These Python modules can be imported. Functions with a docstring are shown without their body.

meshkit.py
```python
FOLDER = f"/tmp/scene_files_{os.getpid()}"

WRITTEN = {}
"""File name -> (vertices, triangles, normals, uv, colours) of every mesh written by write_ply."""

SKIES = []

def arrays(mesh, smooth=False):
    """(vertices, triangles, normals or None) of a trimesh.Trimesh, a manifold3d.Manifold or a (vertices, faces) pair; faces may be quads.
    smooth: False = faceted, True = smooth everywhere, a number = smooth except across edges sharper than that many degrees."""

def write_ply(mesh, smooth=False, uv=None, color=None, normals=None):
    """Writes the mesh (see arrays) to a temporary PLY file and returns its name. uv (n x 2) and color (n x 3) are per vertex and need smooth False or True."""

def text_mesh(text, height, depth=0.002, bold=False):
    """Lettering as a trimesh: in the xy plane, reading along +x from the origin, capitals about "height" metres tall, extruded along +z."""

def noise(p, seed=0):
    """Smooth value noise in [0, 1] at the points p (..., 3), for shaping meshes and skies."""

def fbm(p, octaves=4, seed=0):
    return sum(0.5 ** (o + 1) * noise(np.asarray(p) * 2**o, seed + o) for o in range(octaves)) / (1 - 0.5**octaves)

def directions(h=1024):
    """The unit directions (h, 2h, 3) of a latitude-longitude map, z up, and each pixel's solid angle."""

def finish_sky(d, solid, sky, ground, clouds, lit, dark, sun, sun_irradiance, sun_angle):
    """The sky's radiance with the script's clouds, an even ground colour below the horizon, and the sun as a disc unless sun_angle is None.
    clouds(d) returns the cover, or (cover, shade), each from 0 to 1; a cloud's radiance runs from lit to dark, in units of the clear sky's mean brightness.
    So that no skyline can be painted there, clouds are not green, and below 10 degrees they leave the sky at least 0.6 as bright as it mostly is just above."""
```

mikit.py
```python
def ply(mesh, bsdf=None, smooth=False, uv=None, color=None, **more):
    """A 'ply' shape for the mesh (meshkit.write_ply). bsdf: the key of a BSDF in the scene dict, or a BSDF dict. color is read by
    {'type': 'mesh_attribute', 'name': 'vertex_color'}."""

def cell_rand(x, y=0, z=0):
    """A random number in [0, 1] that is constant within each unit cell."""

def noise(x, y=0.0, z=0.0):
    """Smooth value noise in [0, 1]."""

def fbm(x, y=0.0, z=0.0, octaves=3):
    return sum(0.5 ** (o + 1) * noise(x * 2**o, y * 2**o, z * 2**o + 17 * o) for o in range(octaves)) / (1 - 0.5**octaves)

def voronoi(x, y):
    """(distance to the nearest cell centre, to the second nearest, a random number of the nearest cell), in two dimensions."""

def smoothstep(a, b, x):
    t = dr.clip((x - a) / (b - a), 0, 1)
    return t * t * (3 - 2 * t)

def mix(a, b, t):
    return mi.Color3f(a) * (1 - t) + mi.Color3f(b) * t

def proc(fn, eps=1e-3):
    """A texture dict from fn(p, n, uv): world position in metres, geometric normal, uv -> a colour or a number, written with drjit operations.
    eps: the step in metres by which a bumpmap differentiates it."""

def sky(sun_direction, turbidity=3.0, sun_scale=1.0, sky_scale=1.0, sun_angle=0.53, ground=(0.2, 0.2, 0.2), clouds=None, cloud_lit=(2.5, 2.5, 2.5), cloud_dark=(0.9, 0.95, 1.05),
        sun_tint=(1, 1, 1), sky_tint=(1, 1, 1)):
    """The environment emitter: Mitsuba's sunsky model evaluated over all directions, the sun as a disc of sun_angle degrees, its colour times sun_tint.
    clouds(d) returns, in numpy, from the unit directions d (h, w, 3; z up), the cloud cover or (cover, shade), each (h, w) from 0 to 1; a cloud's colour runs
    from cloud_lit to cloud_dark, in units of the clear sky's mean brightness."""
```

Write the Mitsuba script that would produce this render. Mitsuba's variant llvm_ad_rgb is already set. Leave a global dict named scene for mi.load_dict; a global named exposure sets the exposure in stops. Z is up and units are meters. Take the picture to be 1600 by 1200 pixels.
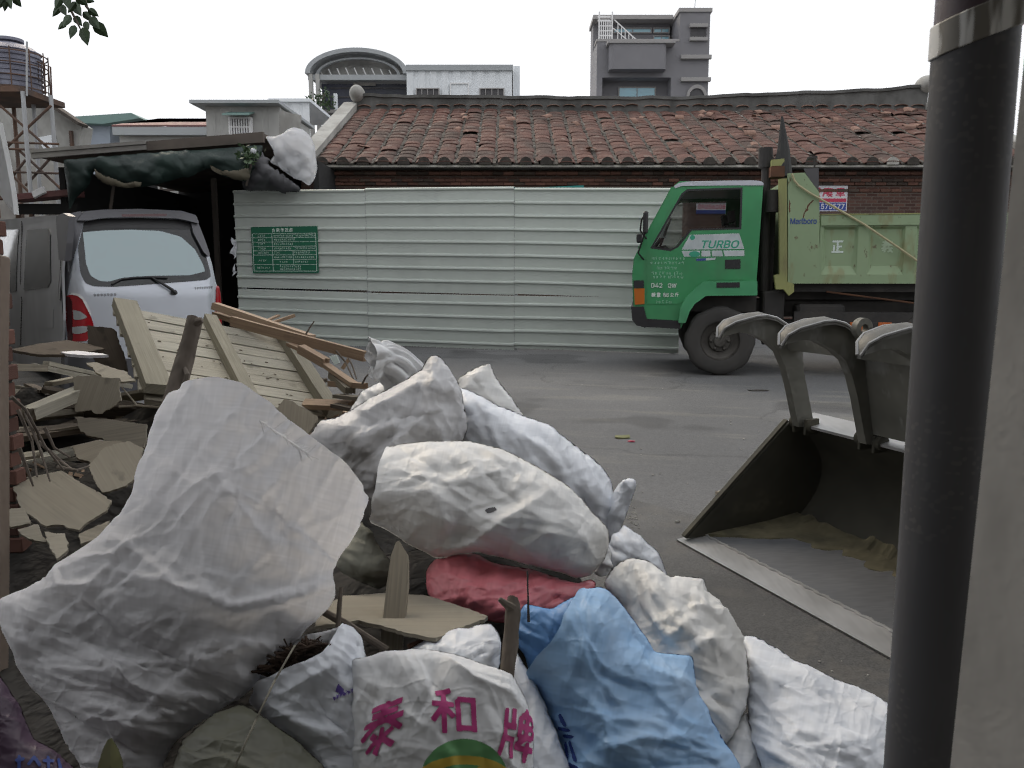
import math, random
import numpy as np, trimesh, manifold3d as mf, mitsuba as mi, drjit as dr
import shapely.geometry as sg, shapely.ops as so
from shapely import affinity, contains_xy
import scipy.sparse as sp, scipy.sparse.linalg as spl
from scipy.spatial import Delaunay, cKDTree
from scipy.interpolate import CloughTocher2DInterpolator, LinearNDInterpolator
import mikit, meshkit
from mikit import noise, fbm, voronoi, cell_rand, smoothstep, mix
TF = mi.ScalarTransform4f
scene, labels = {}, {}
random.seed(7); rng = np.random.default_rng(7)

# ------------------------------------------------------------------ camera, sky, exposure
CAM_H, PITCH, FPX = 1.27, math.radians(7.83), 1280.0
FWD = np.array([0, math.cos(PITCH), -math.sin(PITCH)]); UPV = np.array([0, math.sin(PITCH), math.cos(PITCH)]); EYE = np.array([0, 0, CAM_H])
scene['camera'] = {'type': 'thinlens', 'aperture_radius': .0013, 'focus_distance': 3.2, 'fov': 2*math.degrees(math.atan(800/FPX)), 'fov_axis': 'x', 'near_clip': 0.05, 'far_clip': 400.0,
                   'to_world': TF().look_at(origin=EYE.tolist(), target=(EYE+FWD).tolist(), up=[0, 0, 1])}
scene['daylight'] = mikit.sky([-0.40, 0.68, 0.62], turbidity=3, sun_scale=0.2, sun_angle=25, clouds=lambda d: 1.0, cloud_lit=(2.5, 2.53, 2.60), sun_tint=(.93, .98, 1.06))
exposure = 2.3

# ------------------------------------------------------------------ helpers
def ray(px, py):
    d = FWD + np.array([1, 0, 0])*((px-800)/FPX) + UPV*((600-py)/FPX)
    return d
def P(px, py, Y):                       # the point of the plane y = Y seen at this pixel of the 1600 x 1200 photograph
    d = ray(px, py); return EYE + d*(Y/d[1])
def G(px, py, z=0.0):                   # the point at height z
    d = ray(px, py); return EYE + d*((z-CAM_H)/d[2])
def PP(px, py, Y):                      # vectorised P
    px, py, Y = np.broadcast_arrays(np.asarray(px, float), np.asarray(py, float), np.asarray(Y, float))
    d = FWD + np.stack([(px-800)/FPX, 0*px, 0*px], -1) + UPV*((600-py)/FPX)[..., None]
    return EYE + d*(Y/d[..., 1])[..., None]

def key_of(name, parent=None):
    base = name if parent is None else parent + '__' + name
    k, i = base, 0
    while k in used: i += 1; k = f'{base}_{i:03d}'
    used.add(k); return k
used = set()
def thing(name, label, cat, group=None):
    k = key_of(name); labels[k] = {'label': label, 'category': cat}
    if group: labels[k]['group'] = group
    return k
def obj(name, mesh, m, parent=None, smooth=30, label=None, cat=None, group=None, kind=None, uv=None, color=None, **more):
    k = key_of(name, parent)
    if isinstance(mesh, list): mesh = trimesh.util.concatenate(mesh)
    scene[k] = mikit.ply(mesh, m, smooth=smooth, uv=uv, color=color, **more)
    d = {x: y for x, y in (('label', label), ('category', cat), ('group', group), ('kind', kind)) if y}
    if d: labels[k] = d
    return k
def put(name, mesh, m, parent): return obj(name, mesh, m, parent)

def to_tri(m):
    me = m.to_mesh(); return trimesh.Trimesh(me.vert_properties[:, :3], me.tri_verts, process=False)
def box(x0, x1, y0, y1, z0, z1, r=0.0):
    if r <= 0: return trimesh.creation.box(bounds=[[x0, y0, z0], [x1, y1, z1]])
    c = np.array([(x0+x1)/2, (y0+y1)/2, (z0+z1)/2]); h = np.array([x1-x0, y1-y0, z1-z0])/2
    pts = []
    for s in np.ndindex(2, 2, 2):
        s = np.array(s)*2-1
        for k in range(3):
            e = h.copy()-r; e[k] = h[k]; pts.append(c+s*e)
    return trimesh.convex.convex_hull(np.array(pts))
def bar(a, b, w, t, up=(0, 0, 1), r=0.0):
    """A board from a to b: w wide, t thick (t along up)."""
    a, b, up = (np.asarray(v, float) for v in (a, b, up)); L = np.linalg.norm(b-a); x = (b-a)/L
    y = np.cross(up, x); y /= np.linalg.norm(y)+1e-12; z = np.cross(x, y)
    m = box(0, L, -w/2, w/2, -t/2, t/2, r); M = np.eye(4); M[:3, 0], M[:3, 1], M[:3, 2], M[:3, 3] = x, y, z, a
    m.apply_transform(M); return m
def tube(pts, r, n=8, cap=True):
    """A tube through the points; r one radius or one per point."""
    pts = np.asarray(pts, float); r = np.broadcast_to(np.asarray(r, float), len(pts)); rings = []
    t = np.gradient(pts, axis=0); t /= np.linalg.norm(t, axis=1, keepdims=True)+1e-12
    u = np.cross(t[0], [0, 0, 1] if abs(t[0][2]) < 0.9 else [1, 0, 0]); u /= np.linalg.norm(u)
    for i in range(len(pts)):
        u = u - t[i]*(u@t[i]); u /= np.linalg.norm(u); v = np.cross(t[i], u)
        a = np.arange(n)*2*np.pi/n
        rings.append(pts[i]+r[i]*(np.cos(a)[:, None]*u+np.sin(a)[:, None]*v))
    V = np.vstack(rings+[pts[:1], pts[-1:]]); F = []
    for i in range(len(pts)-1):
        for k in range(n):
            p, q = i*n+k, i*n+(k+1) % n; F += [[p, q, q+n], [p, q+n, p+n]]
    if cap:
        e = len(pts)*n
        for k in range(n): F += [[e, (k+1) % n, k], [e+1, (len(pts)-1)*n+k, (len(pts)-1)*n+(k+1) % n]]
    return trimesh.Trimesh(V, F, process=False)
def prism(poly, y0, y1, axis='y'):
    """A polygon of (a, b) points swept along an axis: 'y': (x, z) points from y0 to y1, 'x': (y, z) points, 'z': (x, y) points."""
    if not isinstance(poly, (sg.Polygon, sg.MultiPolygon)): poly = sg.Polygon(poly)
    out = []
    for g in getattr(poly, 'geoms', [poly]):
        if g.area < 1e-9: continue
        m = trimesh.creation.extrude_polygon(g, y1-y0, engine='earcut'); v = m.vertices.copy()
        if axis == 'y': m.vertices = np.stack([v[:, 0], y1-v[:, 2], v[:, 1]], 1)
        elif axis == 'x': m.vertices = np.stack([y0+v[:, 2], v[:, 0], v[:, 1]], 1)
        else: m.vertices = v+[0, 0, y0]
        out.append(m)
    return trimesh.util.concatenate(out)
def frame(o, x, y, z):
    M = np.eye(4); M[:3, 0], M[:3, 1], M[:3, 2], M[:3, 3] = x, y, z, o; return M
def moved(m, M): m = m.copy(); m.apply_transform(M); return m
def rotz(a, o=(0, 0, 0)):
    M = np.eye(4); M[:2, :2] = [[math.cos(a), -math.sin(a)], [math.sin(a), math.cos(a)]]; M[:3, 3] = o; return M
def col(mesh, c): return np.tile(np.asarray(c, float), (len(mesh.vertices), 1))
def faceted(mesh):                      # every triangle its own vertices: crisp edges beside per-vertex colours
    return trimesh.Trimesh(mesh.triangles.reshape(-1, 3), np.arange(len(mesh.faces)*3).reshape(-1, 3), process=False)

# ------------------------------------------------------------------ materials
def rgb(*c): return {'type': 'rgb', 'value': list(c) if len(c) == 3 else [c[0]]*3}
def pr(base, rough=0.6, **k): return {'type': 'twosided', 'bsdf': {'type': 'principled', 'base_color': base if isinstance(base, dict) else rgb(*base), 'roughness': rough, **k}}
def mat(name, base, rough=0.6, bump=None, scale=1.0, **k):
    b = {'type': 'principled', 'base_color': base if isinstance(base, dict) else rgb(*base), 'roughness': rough, **k}
    if bump is not None: b = {'type': 'bumpmap', 'tex': bump, 'scale': scale, 'bsdf': b}
    scene[name] = {'type': 'twosided', 'bsdf': b}; return name
VC = {'type': 'mesh_attribute', 'name': 'vertex_color'}
class Wall:
    """An upright plane through o whose horizontal direction is u (u to the right as seen, n = away from the camera side)."""
    def __init__(s, o, ang):
        s.o = np.array([o[0], o[1], 0.0]); s.u = np.array([math.cos(ang), math.sin(ang), 0]); s.n = np.array([-math.sin(ang), math.cos(ang), 0]); s.M = frame(s.o, s.u, s.n, [0, 0, 1])
    def loc(s, px, py, v=0.0):          # pixel -> (u, z) on the plane shifted v metres away
        d = ray(px, py); p = EYE+d*(((s.o+s.n*v-EYE)@s.n)/(d@s.n)); return np.array([(p-s.o)@s.u, p[2]])
    def poly(s, pts, v=0.0): return [tuple(s.loc(x, y, v)) for x, y in pts]
    def pt(s, u, v, z): return s.o+s.u*u+s.n*v+np.array([0, 0, z])
def pxpoly(z, s, ox, oy): return [(ox+x/s, oy+y/s) for x, y in z]

def asphalt(p, n, uv):
    big = fbm(p.x*0.55, p.y*0.55, 0, 4); g = noise(p.x*140, p.y*140); g2 = noise(p.x*55, p.y*55)
    c = mix((.088, .089, .091), (.132, .132, .133), smoothstep(.3, .7, big)*.7+.3*g2)
    c = c*(0.78+.44*g)
    streak = smoothstep(.60, .78, fbm(p.x*0.9-p.y*.25, p.y*5.0+p.x*1.4, 3.0, 4))*smoothstep(4.2, 6.0, p.y)*(1-smoothstep(9.5, 11.5, p.y))
    c = mix(c, (.20, .19, .16), streak*.42*(0.4+.6*g2))
    stain = smoothstep(.62, .74, fbm(p.x*1.3+9, p.y*1.3, 7.0, 3)); c = c*(1-.32*stain)
    crack = 1-smoothstep(.0, .02, dr.abs(noise(p.x*.6+fbm(p.x*3, p.y*3)*.5, p.y*.6, 5)-.5)); return c*(1-.25*crack)
def asphalt_bump(p, n, uv): return noise(p.x*170, p.y*170)*.7+noise(p.x*60, p.y*60)
mat('asphalt', mikit.proc(asphalt), .85, bump=mikit.proc(asphalt_bump, eps=2e-3), scale=.0025)
def apron(p, n, uv):
    g = noise(p.x*190, p.y*190); b = fbm(p.x*2.2, p.y*2.2, 0, 4)
    c = mix((.080, .080, .080), (.118, .117, .115), smoothstep(.25, .75, b))*(.75+.5*g); d = smoothstep(.6, .72, fbm(p.x*9, p.y*9, 2, 3)); return mix(c, (.14, .13, .115), d*.25)
mat('worn_concrete', mikit.proc(apron), .9, bump=mikit.proc(asphalt_bump, eps=2e-3), scale=.0025)
def stained(a, b, f=1.5, v=.5):
    def fn(p, n, uv):
        w = fbm(p.x*f+p.y*f*.3, p.y*f, p.z*f*v, 4); k = fbm(p.x*f*9, p.y*f*9, p.z*f*3, 2); return mix(a, b, dr.clip(smoothstep(.3, .7, w)*.7+k*.3, 0, 1))
    return mikit.proc(fn)
mat('plaster', stained((.33, .33, .32), (.24, .235, .22), 1.2), .9)
mat('white_plaster', stained((.62, .63, .64), (.42, .42, .41), 3), .8)
mat('concrete', stained((.36, .36, .34), (.22, .215, .20), 2.5), .9)
mat('column_concrete', stained((.235, .234, .228), (.15, .149, .145), 7), .9, bump=mikit.proc(lambda p, n, uv: fbm(p.x*120, p.y*120, p.z*120, 3), eps=1.5e-3), scale=.001)
mat('dark_concrete', stained((.13, .13, .125), (.055, .055, .052), 2.0), .9)
def brick_far(p, n, uv):
    row = dr.floor(p.z/.066); x = p.x/.225+.5*(row-2*dr.floor(row/2)); fx, fz = x-dr.floor(x), p.z/.066-row
    j = dr.maximum(1-smoothstep(.03, .07, dr.minimum(fx, 1-fx)), 1-smoothstep(.08, .2, dr.minimum(fz, 1-fz))); r = cell_rand(dr.floor(x), row)
    c = mix((.062, .030, .024), (.115, .060, .045), r); c = mix(c, (.05, .045, .04), smoothstep(.4, .8, fbm(p.x*1.1, p.y, p.z*1.4, 3))*.75); return mix(c, (.12, .105, .09), j*.7)
mat('brickwork', mikit.proc(brick_far), .9)
mat('brick_vc', VC, .9)
def tile_fn(p, n, uv):
    r = cell_rand(dr.floor(uv.x), dr.floor(uv.y)); m = fbm(p.x*1.4, p.y*1.4, p.z*1.4, 3); g = noise(p.x*24, p.y*24, p.z*24)
    c = mix((.062, .029, .023), (.122, .060, .046), r*.75+.25*g); c = mix(c, (.050, .036, .030), smoothstep(.45, .72, m)*.8); return mix(c, (.22, .19, .16), smoothstep(.72, .85, noise(p.x*9, p.y*9, p.z*9))*.35)
mat('roof_tile', mikit.proc(tile_fn), .85)
mat('tile_break', stained((.25, .15, .115), (.17, .10, .075), 9), .85)
mat('mortar', stained((.095, .085, .072), (.040, .036, .032), 5), .95)
mat('old_lime', stained((.42, .41, .38), (.15, .145, .13), 7), .95)
def fence_fn(p, n, uv):
    d = fbm(p.x*2.2, p.y*2.2, p.z*.7, 4); s = noise(p.x*30, p.y*30, p.z*1.2); c = mix((.485, .525, .488), (.43, .465, .435), smoothstep(.35, .75, d)*.6+.2*s)
    low = 1-smoothstep(.0, .5, p.z+.25*d); return mix(c, (.30, .31, .28), low*.25)
mat('fence_paint', mikit.proc(fence_fn), .5)
mat('sheet_grey', stained((.40, .40, .38), (.27, .27, .26), 1.0), .6)
mat('sheet_white', stained((.72, .75, .78), (.66, .69, .71), .5), .55)
mat('sheet_blue', stained((.33, .38, .45), (.24, .27, .31), .8), .6)
mat('roof_green', (.16, .25, .23), .6); mat('roof_red', stained((.20, .085, .085), (.13, .07, .065), 2), .7); mat('roof_rim', (.32, .34, .35), .5); mat('navy_wall', stained((.035, .04, .065), (.02, .022, .03), 1), .5)
mat('tower_tile', stained((.19, .187, .20), (.155, .153, .165), .5), .6); mat('tower_light', (.30, .29, .285), .7); mat('tower_dark', (.07, .068, .072), .7)
mat('window_glass', (.05, .09, .12), .05, specular=.9); mat('window_blue', (.22, .45, .55), .08, specular=.9); mat('white_paint', (.7, .7, .7), .5)
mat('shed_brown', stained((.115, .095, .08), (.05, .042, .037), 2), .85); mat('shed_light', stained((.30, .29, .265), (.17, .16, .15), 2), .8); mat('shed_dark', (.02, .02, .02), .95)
mat('tarp_green', stained((.014, .034, .028), (.006, .016, .014), 2), .6); mat('tarp_hem', (.075, .066, .045), .85); mat('tarp_teal', (.02, .19, .18), .6)
mat('steel_tank', stained((.26, .27, .33), (.14, .14, .18), 3), .5, metallic=.4); mat('rusty_steel', stained((.13, .075, .05), (.06, .045, .04), 4), .8); mat('galvanised', (.34, .35, .36), .5, metallic=.3)
mat('sign_green', (.01, .115, .062), .45); mat('sign_white', (.62, .70, .66), .6); mat('poster_white', (.62, .62, .66), .6); mat('poster_red', (.50, .04, .09), .6); mat('poster_blue', (.03, .06, .27), .6)
mat('leaf_green', stained((.05, .085, .035), (.03, .06, .025), 30), .5)
# ------------------------------------------------------------------ sacks: sheets of cloth, relaxed until they crumple
def resample(pts, step, closed=True):
    pts = np.asarray(pts, float)
    if closed: pts = np.vstack([pts, pts[:1]])
    s = np.concatenate([[0], np.cumsum(np.linalg.norm(np.diff(pts, axis=0), axis=1))])
    n = max(6, int(round(s[-1]/step))); t = np.linspace(0, s[-1], n, endpoint=not closed)
    return np.stack([np.interp(t, s, pts[:, k]) for k in (0, 1)], 1)
def polydist(p, line):
    """Distance of the points p to a polyline, and the position along it (0 to 1)."""
    line = np.asarray(line, float); best, pos = np.full(len(p), 1e9), np.zeros(len(p)); n = len(line)-1
    for i in range(n):
        a, b = line[i], line[i+1]; t = np.clip(((p-a)@(b-a))/max((b-a)@(b-a), 1e-9), 0, 1)
        d = np.linalg.norm(p-(a+t[:, None]*(b-a)), axis=1); k = d < best
        best[k] = d[k]; pos[k] = (i+t[k])/n
    return best, pos
def kink(v, line, amp, width, skew=2.0):
    """A crease: a sharp ridge (or a valley, amp < 0) along the line, falling off steeply on one side and slowly on the other."""
    line = np.asarray(line, float); best, pos, sgn = np.full(len(v), 1e9), np.zeros(len(v)), np.ones(len(v)); n = len(line)-1
    for i in range(n):
        a, b = line[i], line[i+1]; ab = b-a; t = np.clip(((v-a)@ab)/max(ab@ab, 1e-9), 0, 1); r = v-(a+t[:, None]*ab)
        d = np.linalg.norm(r, axis=1); k = d < best; best[k] = d[k]; pos[k] = ((i+t)/n)[k]; sgn[k] = np.sign(ab[0]*r[:, 1]-ab[1]*r[:, 0])[k]
    w = np.where(sgn > 0, width*skew, width/skew)*(0.35+0.65*np.sin(np.pi*np.clip(pos, 0, 1)))
    e = np.sqrt(best**2+2.0)-1.4
    return amp*np.exp(-e/w)*np.sin(np.pi*np.clip(pos, 0.02, .98))**0.7
def random_folds(o, count, size, amp, angle, seed):
    """Creases scattered over a sack; angle(x, y) gives their main direction in radians (pixels, y down)."""
    r = np.random.default_rng(seed); poly = sg.Polygon(o).buffer(0); x0, y0, x1, y1 = poly.bounds; out = []
    while len(out) < count:
        c = np.array([r.uniform(x0, x1), r.uniform(y0, y1)])
        if not poly.contains(sg.Point(c)): continue
        a = angle(c[0], c[1])+r.normal(0, .35)+(r.uniform(-1.2, 1.2) if r.random() < .25 else 0); L = size*r.uniform(.35, 1.3)
        d = np.array([math.cos(a), math.sin(a)]); nrm = np.array([-d[1], d[0]]); bow = r.normal(0, .10)*L
        out.append(([c-d*L/2, c+nrm*bow*.7-d*L/6, c+nrm*bow+d*L/8, c+d*L/2], amp*r.uniform(.35, 1.2)*(1 if r.random() < .6 else -1), size*r.uniform(.05, .16)*(1 if r.random() < .8 else -1)))
    return out
def thin_creases(o, count, size, mpp, angle, seed):
    """Long, narrow, sharp creases, like the veins of crumpled woven plastic."""
    r = np.random.default_rng(seed); poly = sg.Polygon(o).buffer(0); x0, y0, x1, y1 = poly.bounds; out = []
    while len(out) < count:
        c = np.array([r.uniform(x0, x1), r.uniform(y0, y1)])
        if not poly.contains(sg.Point(c)): continue
        a = angle(c[0], c[1])+r.normal(0, .22)+(r.uniform(-1.4, 1.4) if r.random() < .3 else 0); L = size*r.uniform(.35, 1.5); d = np.array([math.cos(a), math.sin(a)]); n = np.array([-d[1], d[0]]); b = r.normal(0, .05)*L; b2 = r.normal(0, .04)*L
        out.append(([c-d*L/2, c-d*L/5+n*b, c+d*L/6+n*(b+b2), c+d*L/2], mpp*r.uniform(.7, 2.6)*(1 if r.random() < .75 else -1), r.uniform(2.2, 6.0)*(1 if r.random() < .5 else -1)))
    return out
def grid_mesh(outline, step, seed, bstep):
    b = resample(outline, bstep)
    for _ in range(2): b = 0.5*b+0.25*(np.roll(b, 1, 0)+np.roll(b, -1, 0))
    w3 = np.concatenate([b/34.0, np.full((len(b), 1), seed % 100)], 1); wob = min(2.2, bstep*.6); b = b+wob*2*(np.stack([meshkit.fbm(w3, 2, 3), meshkit.fbm(w3+5.5, 2, 4)], 1)-.5)*1.6
    poly = sg.Polygon(b).buffer(0); x0, y0, x1, y1 = poly.bounds
    gx, gy = np.meshgrid(np.arange(x0, x1, step), np.arange(y0, y1, step*0.866)); gx = gx+(np.arange(gx.shape[0]) % 2)[:, None]*step/2
    p = np.stack([gx.ravel(), gy.ravel()], 1); p = p+np.random.default_rng(seed).uniform(-.18, .18, p.shape)*step
    inner = poly.buffer(-step*0.55); p = p[contains_xy(inner, p[:, 0], p[:, 1])]
    v = np.vstack([b, p]); f = Delaunay(v).simplices; c = v[f].mean(1)
    f = f[contains_xy(poly, c[:, 0], c[:, 1])]
    a = v[f]; area = np.cross(a[:, 1]-a[:, 0], a[:, 2]-a[:, 0]); f = f[np.abs(area) > 1e-3*step*step]; area = area[np.abs(area) > 1e-3*step*step]
    f[area < 0] = f[area < 0][:, [0, 2, 1]]
    return v, f, len(b)
def edges_of(f):
    e = np.sort(np.vstack([f[:, [0, 1]], f[:, [1, 2]], f[:, [2, 0]]]), axis=1); opp = np.concatenate([f[:, 2], f[:, 0], f[:, 1]])
    o = np.lexsort((e[:, 1], e[:, 0])); e, opp = e[o], opp[o]
    same = np.all(e[1:] == e[:-1], axis=1); i = np.nonzero(same)[0]
    return np.unique(e, axis=0), np.stack([opp[i], opp[i+1]], 1)
def inflate(v, f, dirichlet):
    """Solves the soap-film equation over the flat mesh: 0 along the seams, free along the mouth."""
    n = len(v); a = v[f]; L = sp.lil_matrix((n, n)); e, _ = edges_of(f)
    W = sp.coo_matrix((np.ones(len(e)), (e[:, 0], e[:, 1])), (n, n)); W = W+W.T
    D = np.asarray(W.sum(1)).ravel(); A = sp.diags(D)-W.tocsr()
    free = ~dirichlet; h = np.zeros(n); h[free] = spl.spsolve(A.tocsc()[free][:, free], np.ones(free.sum()))
    return h
def normals(V, f):
    n = np.zeros_like(V); c = np.cross(V[f[:, 1]]-V[f[:, 0]], V[f[:, 2]]-V[f[:, 0]])
    for k in range(3): n += np.stack([np.bincount(f[:, k], c[:, j], len(V)) for j in range(3)], 1)
    return n/(np.linalg.norm(n, axis=1, keepdims=True)+1e-12)
def relax(V, f, excess, iters, anchor, bend=0.2, seed=0, kick=0.3, direction=None):
    """Position-based cloth: each edge wants to be longer by its excess; the sheet buckles into folds about its first shape."""
    e, o = edges_of(f); V0 = V.copy(); N = len(V); w0 = anchor[:, None]
    l0 = np.linalg.norm(V[e[:, 0]]-V[e[:, 1]], axis=1); b0 = np.linalg.norm(V[o[:, 0]]-V[o[:, 1]], axis=1)
    ex = 0.5*(excess[e[:, 0]]+excess[e[:, 1]]); xo = 0.5*(excess[o[:, 0]]+excess[o[:, 1]])
    if direction is not None:           # most of the extra length across one direction per vertex: folds run along it
        for arr, (i, j), l in ((ex, e.T, l0), (xo, o.T, b0)):
            d = (V[i]-V[j])/np.maximum(l, 1e-9)[:, None]; c = np.abs((d*direction[i]).sum(1)); arr *= (1-0.85*c*c)
    l1, b1 = l0*(1+ex), b0*(1+xo)
    n = normals(V, f); V = V+n*(meshkit.noise(V/(l0.mean()*2.2), seed)-0.5)[:, None]*l0.mean()*2*kick
    ii = np.concatenate([e[:, 0], e[:, 1], o[:, 0], o[:, 1]]); cnt = np.bincount(e.ravel(), minlength=N)+bend*np.bincount(o.ravel(), minlength=N)
    for _ in range(iters):
        d = V[e[:, 1]]-V[e[:, 0]]; l = np.linalg.norm(d, axis=1); c = d*(0.5*(1-l1/np.maximum(l, 1e-9)))[:, None]
        g = V[o[:, 1]]-V[o[:, 0]]; l = np.linalg.norm(g, axis=1); q = g*(0.5*bend*(1-b1/np.maximum(l, 1e-9)))[:, None]
        al = np.vstack([c, -c, q, -q]); D = np.stack([np.bincount(ii, al[:, k], N) for k in range(3)], 1)
        V = V+1.35*D/cnt[:, None]; V = V+w0*(V0-V)
    return V
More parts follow.
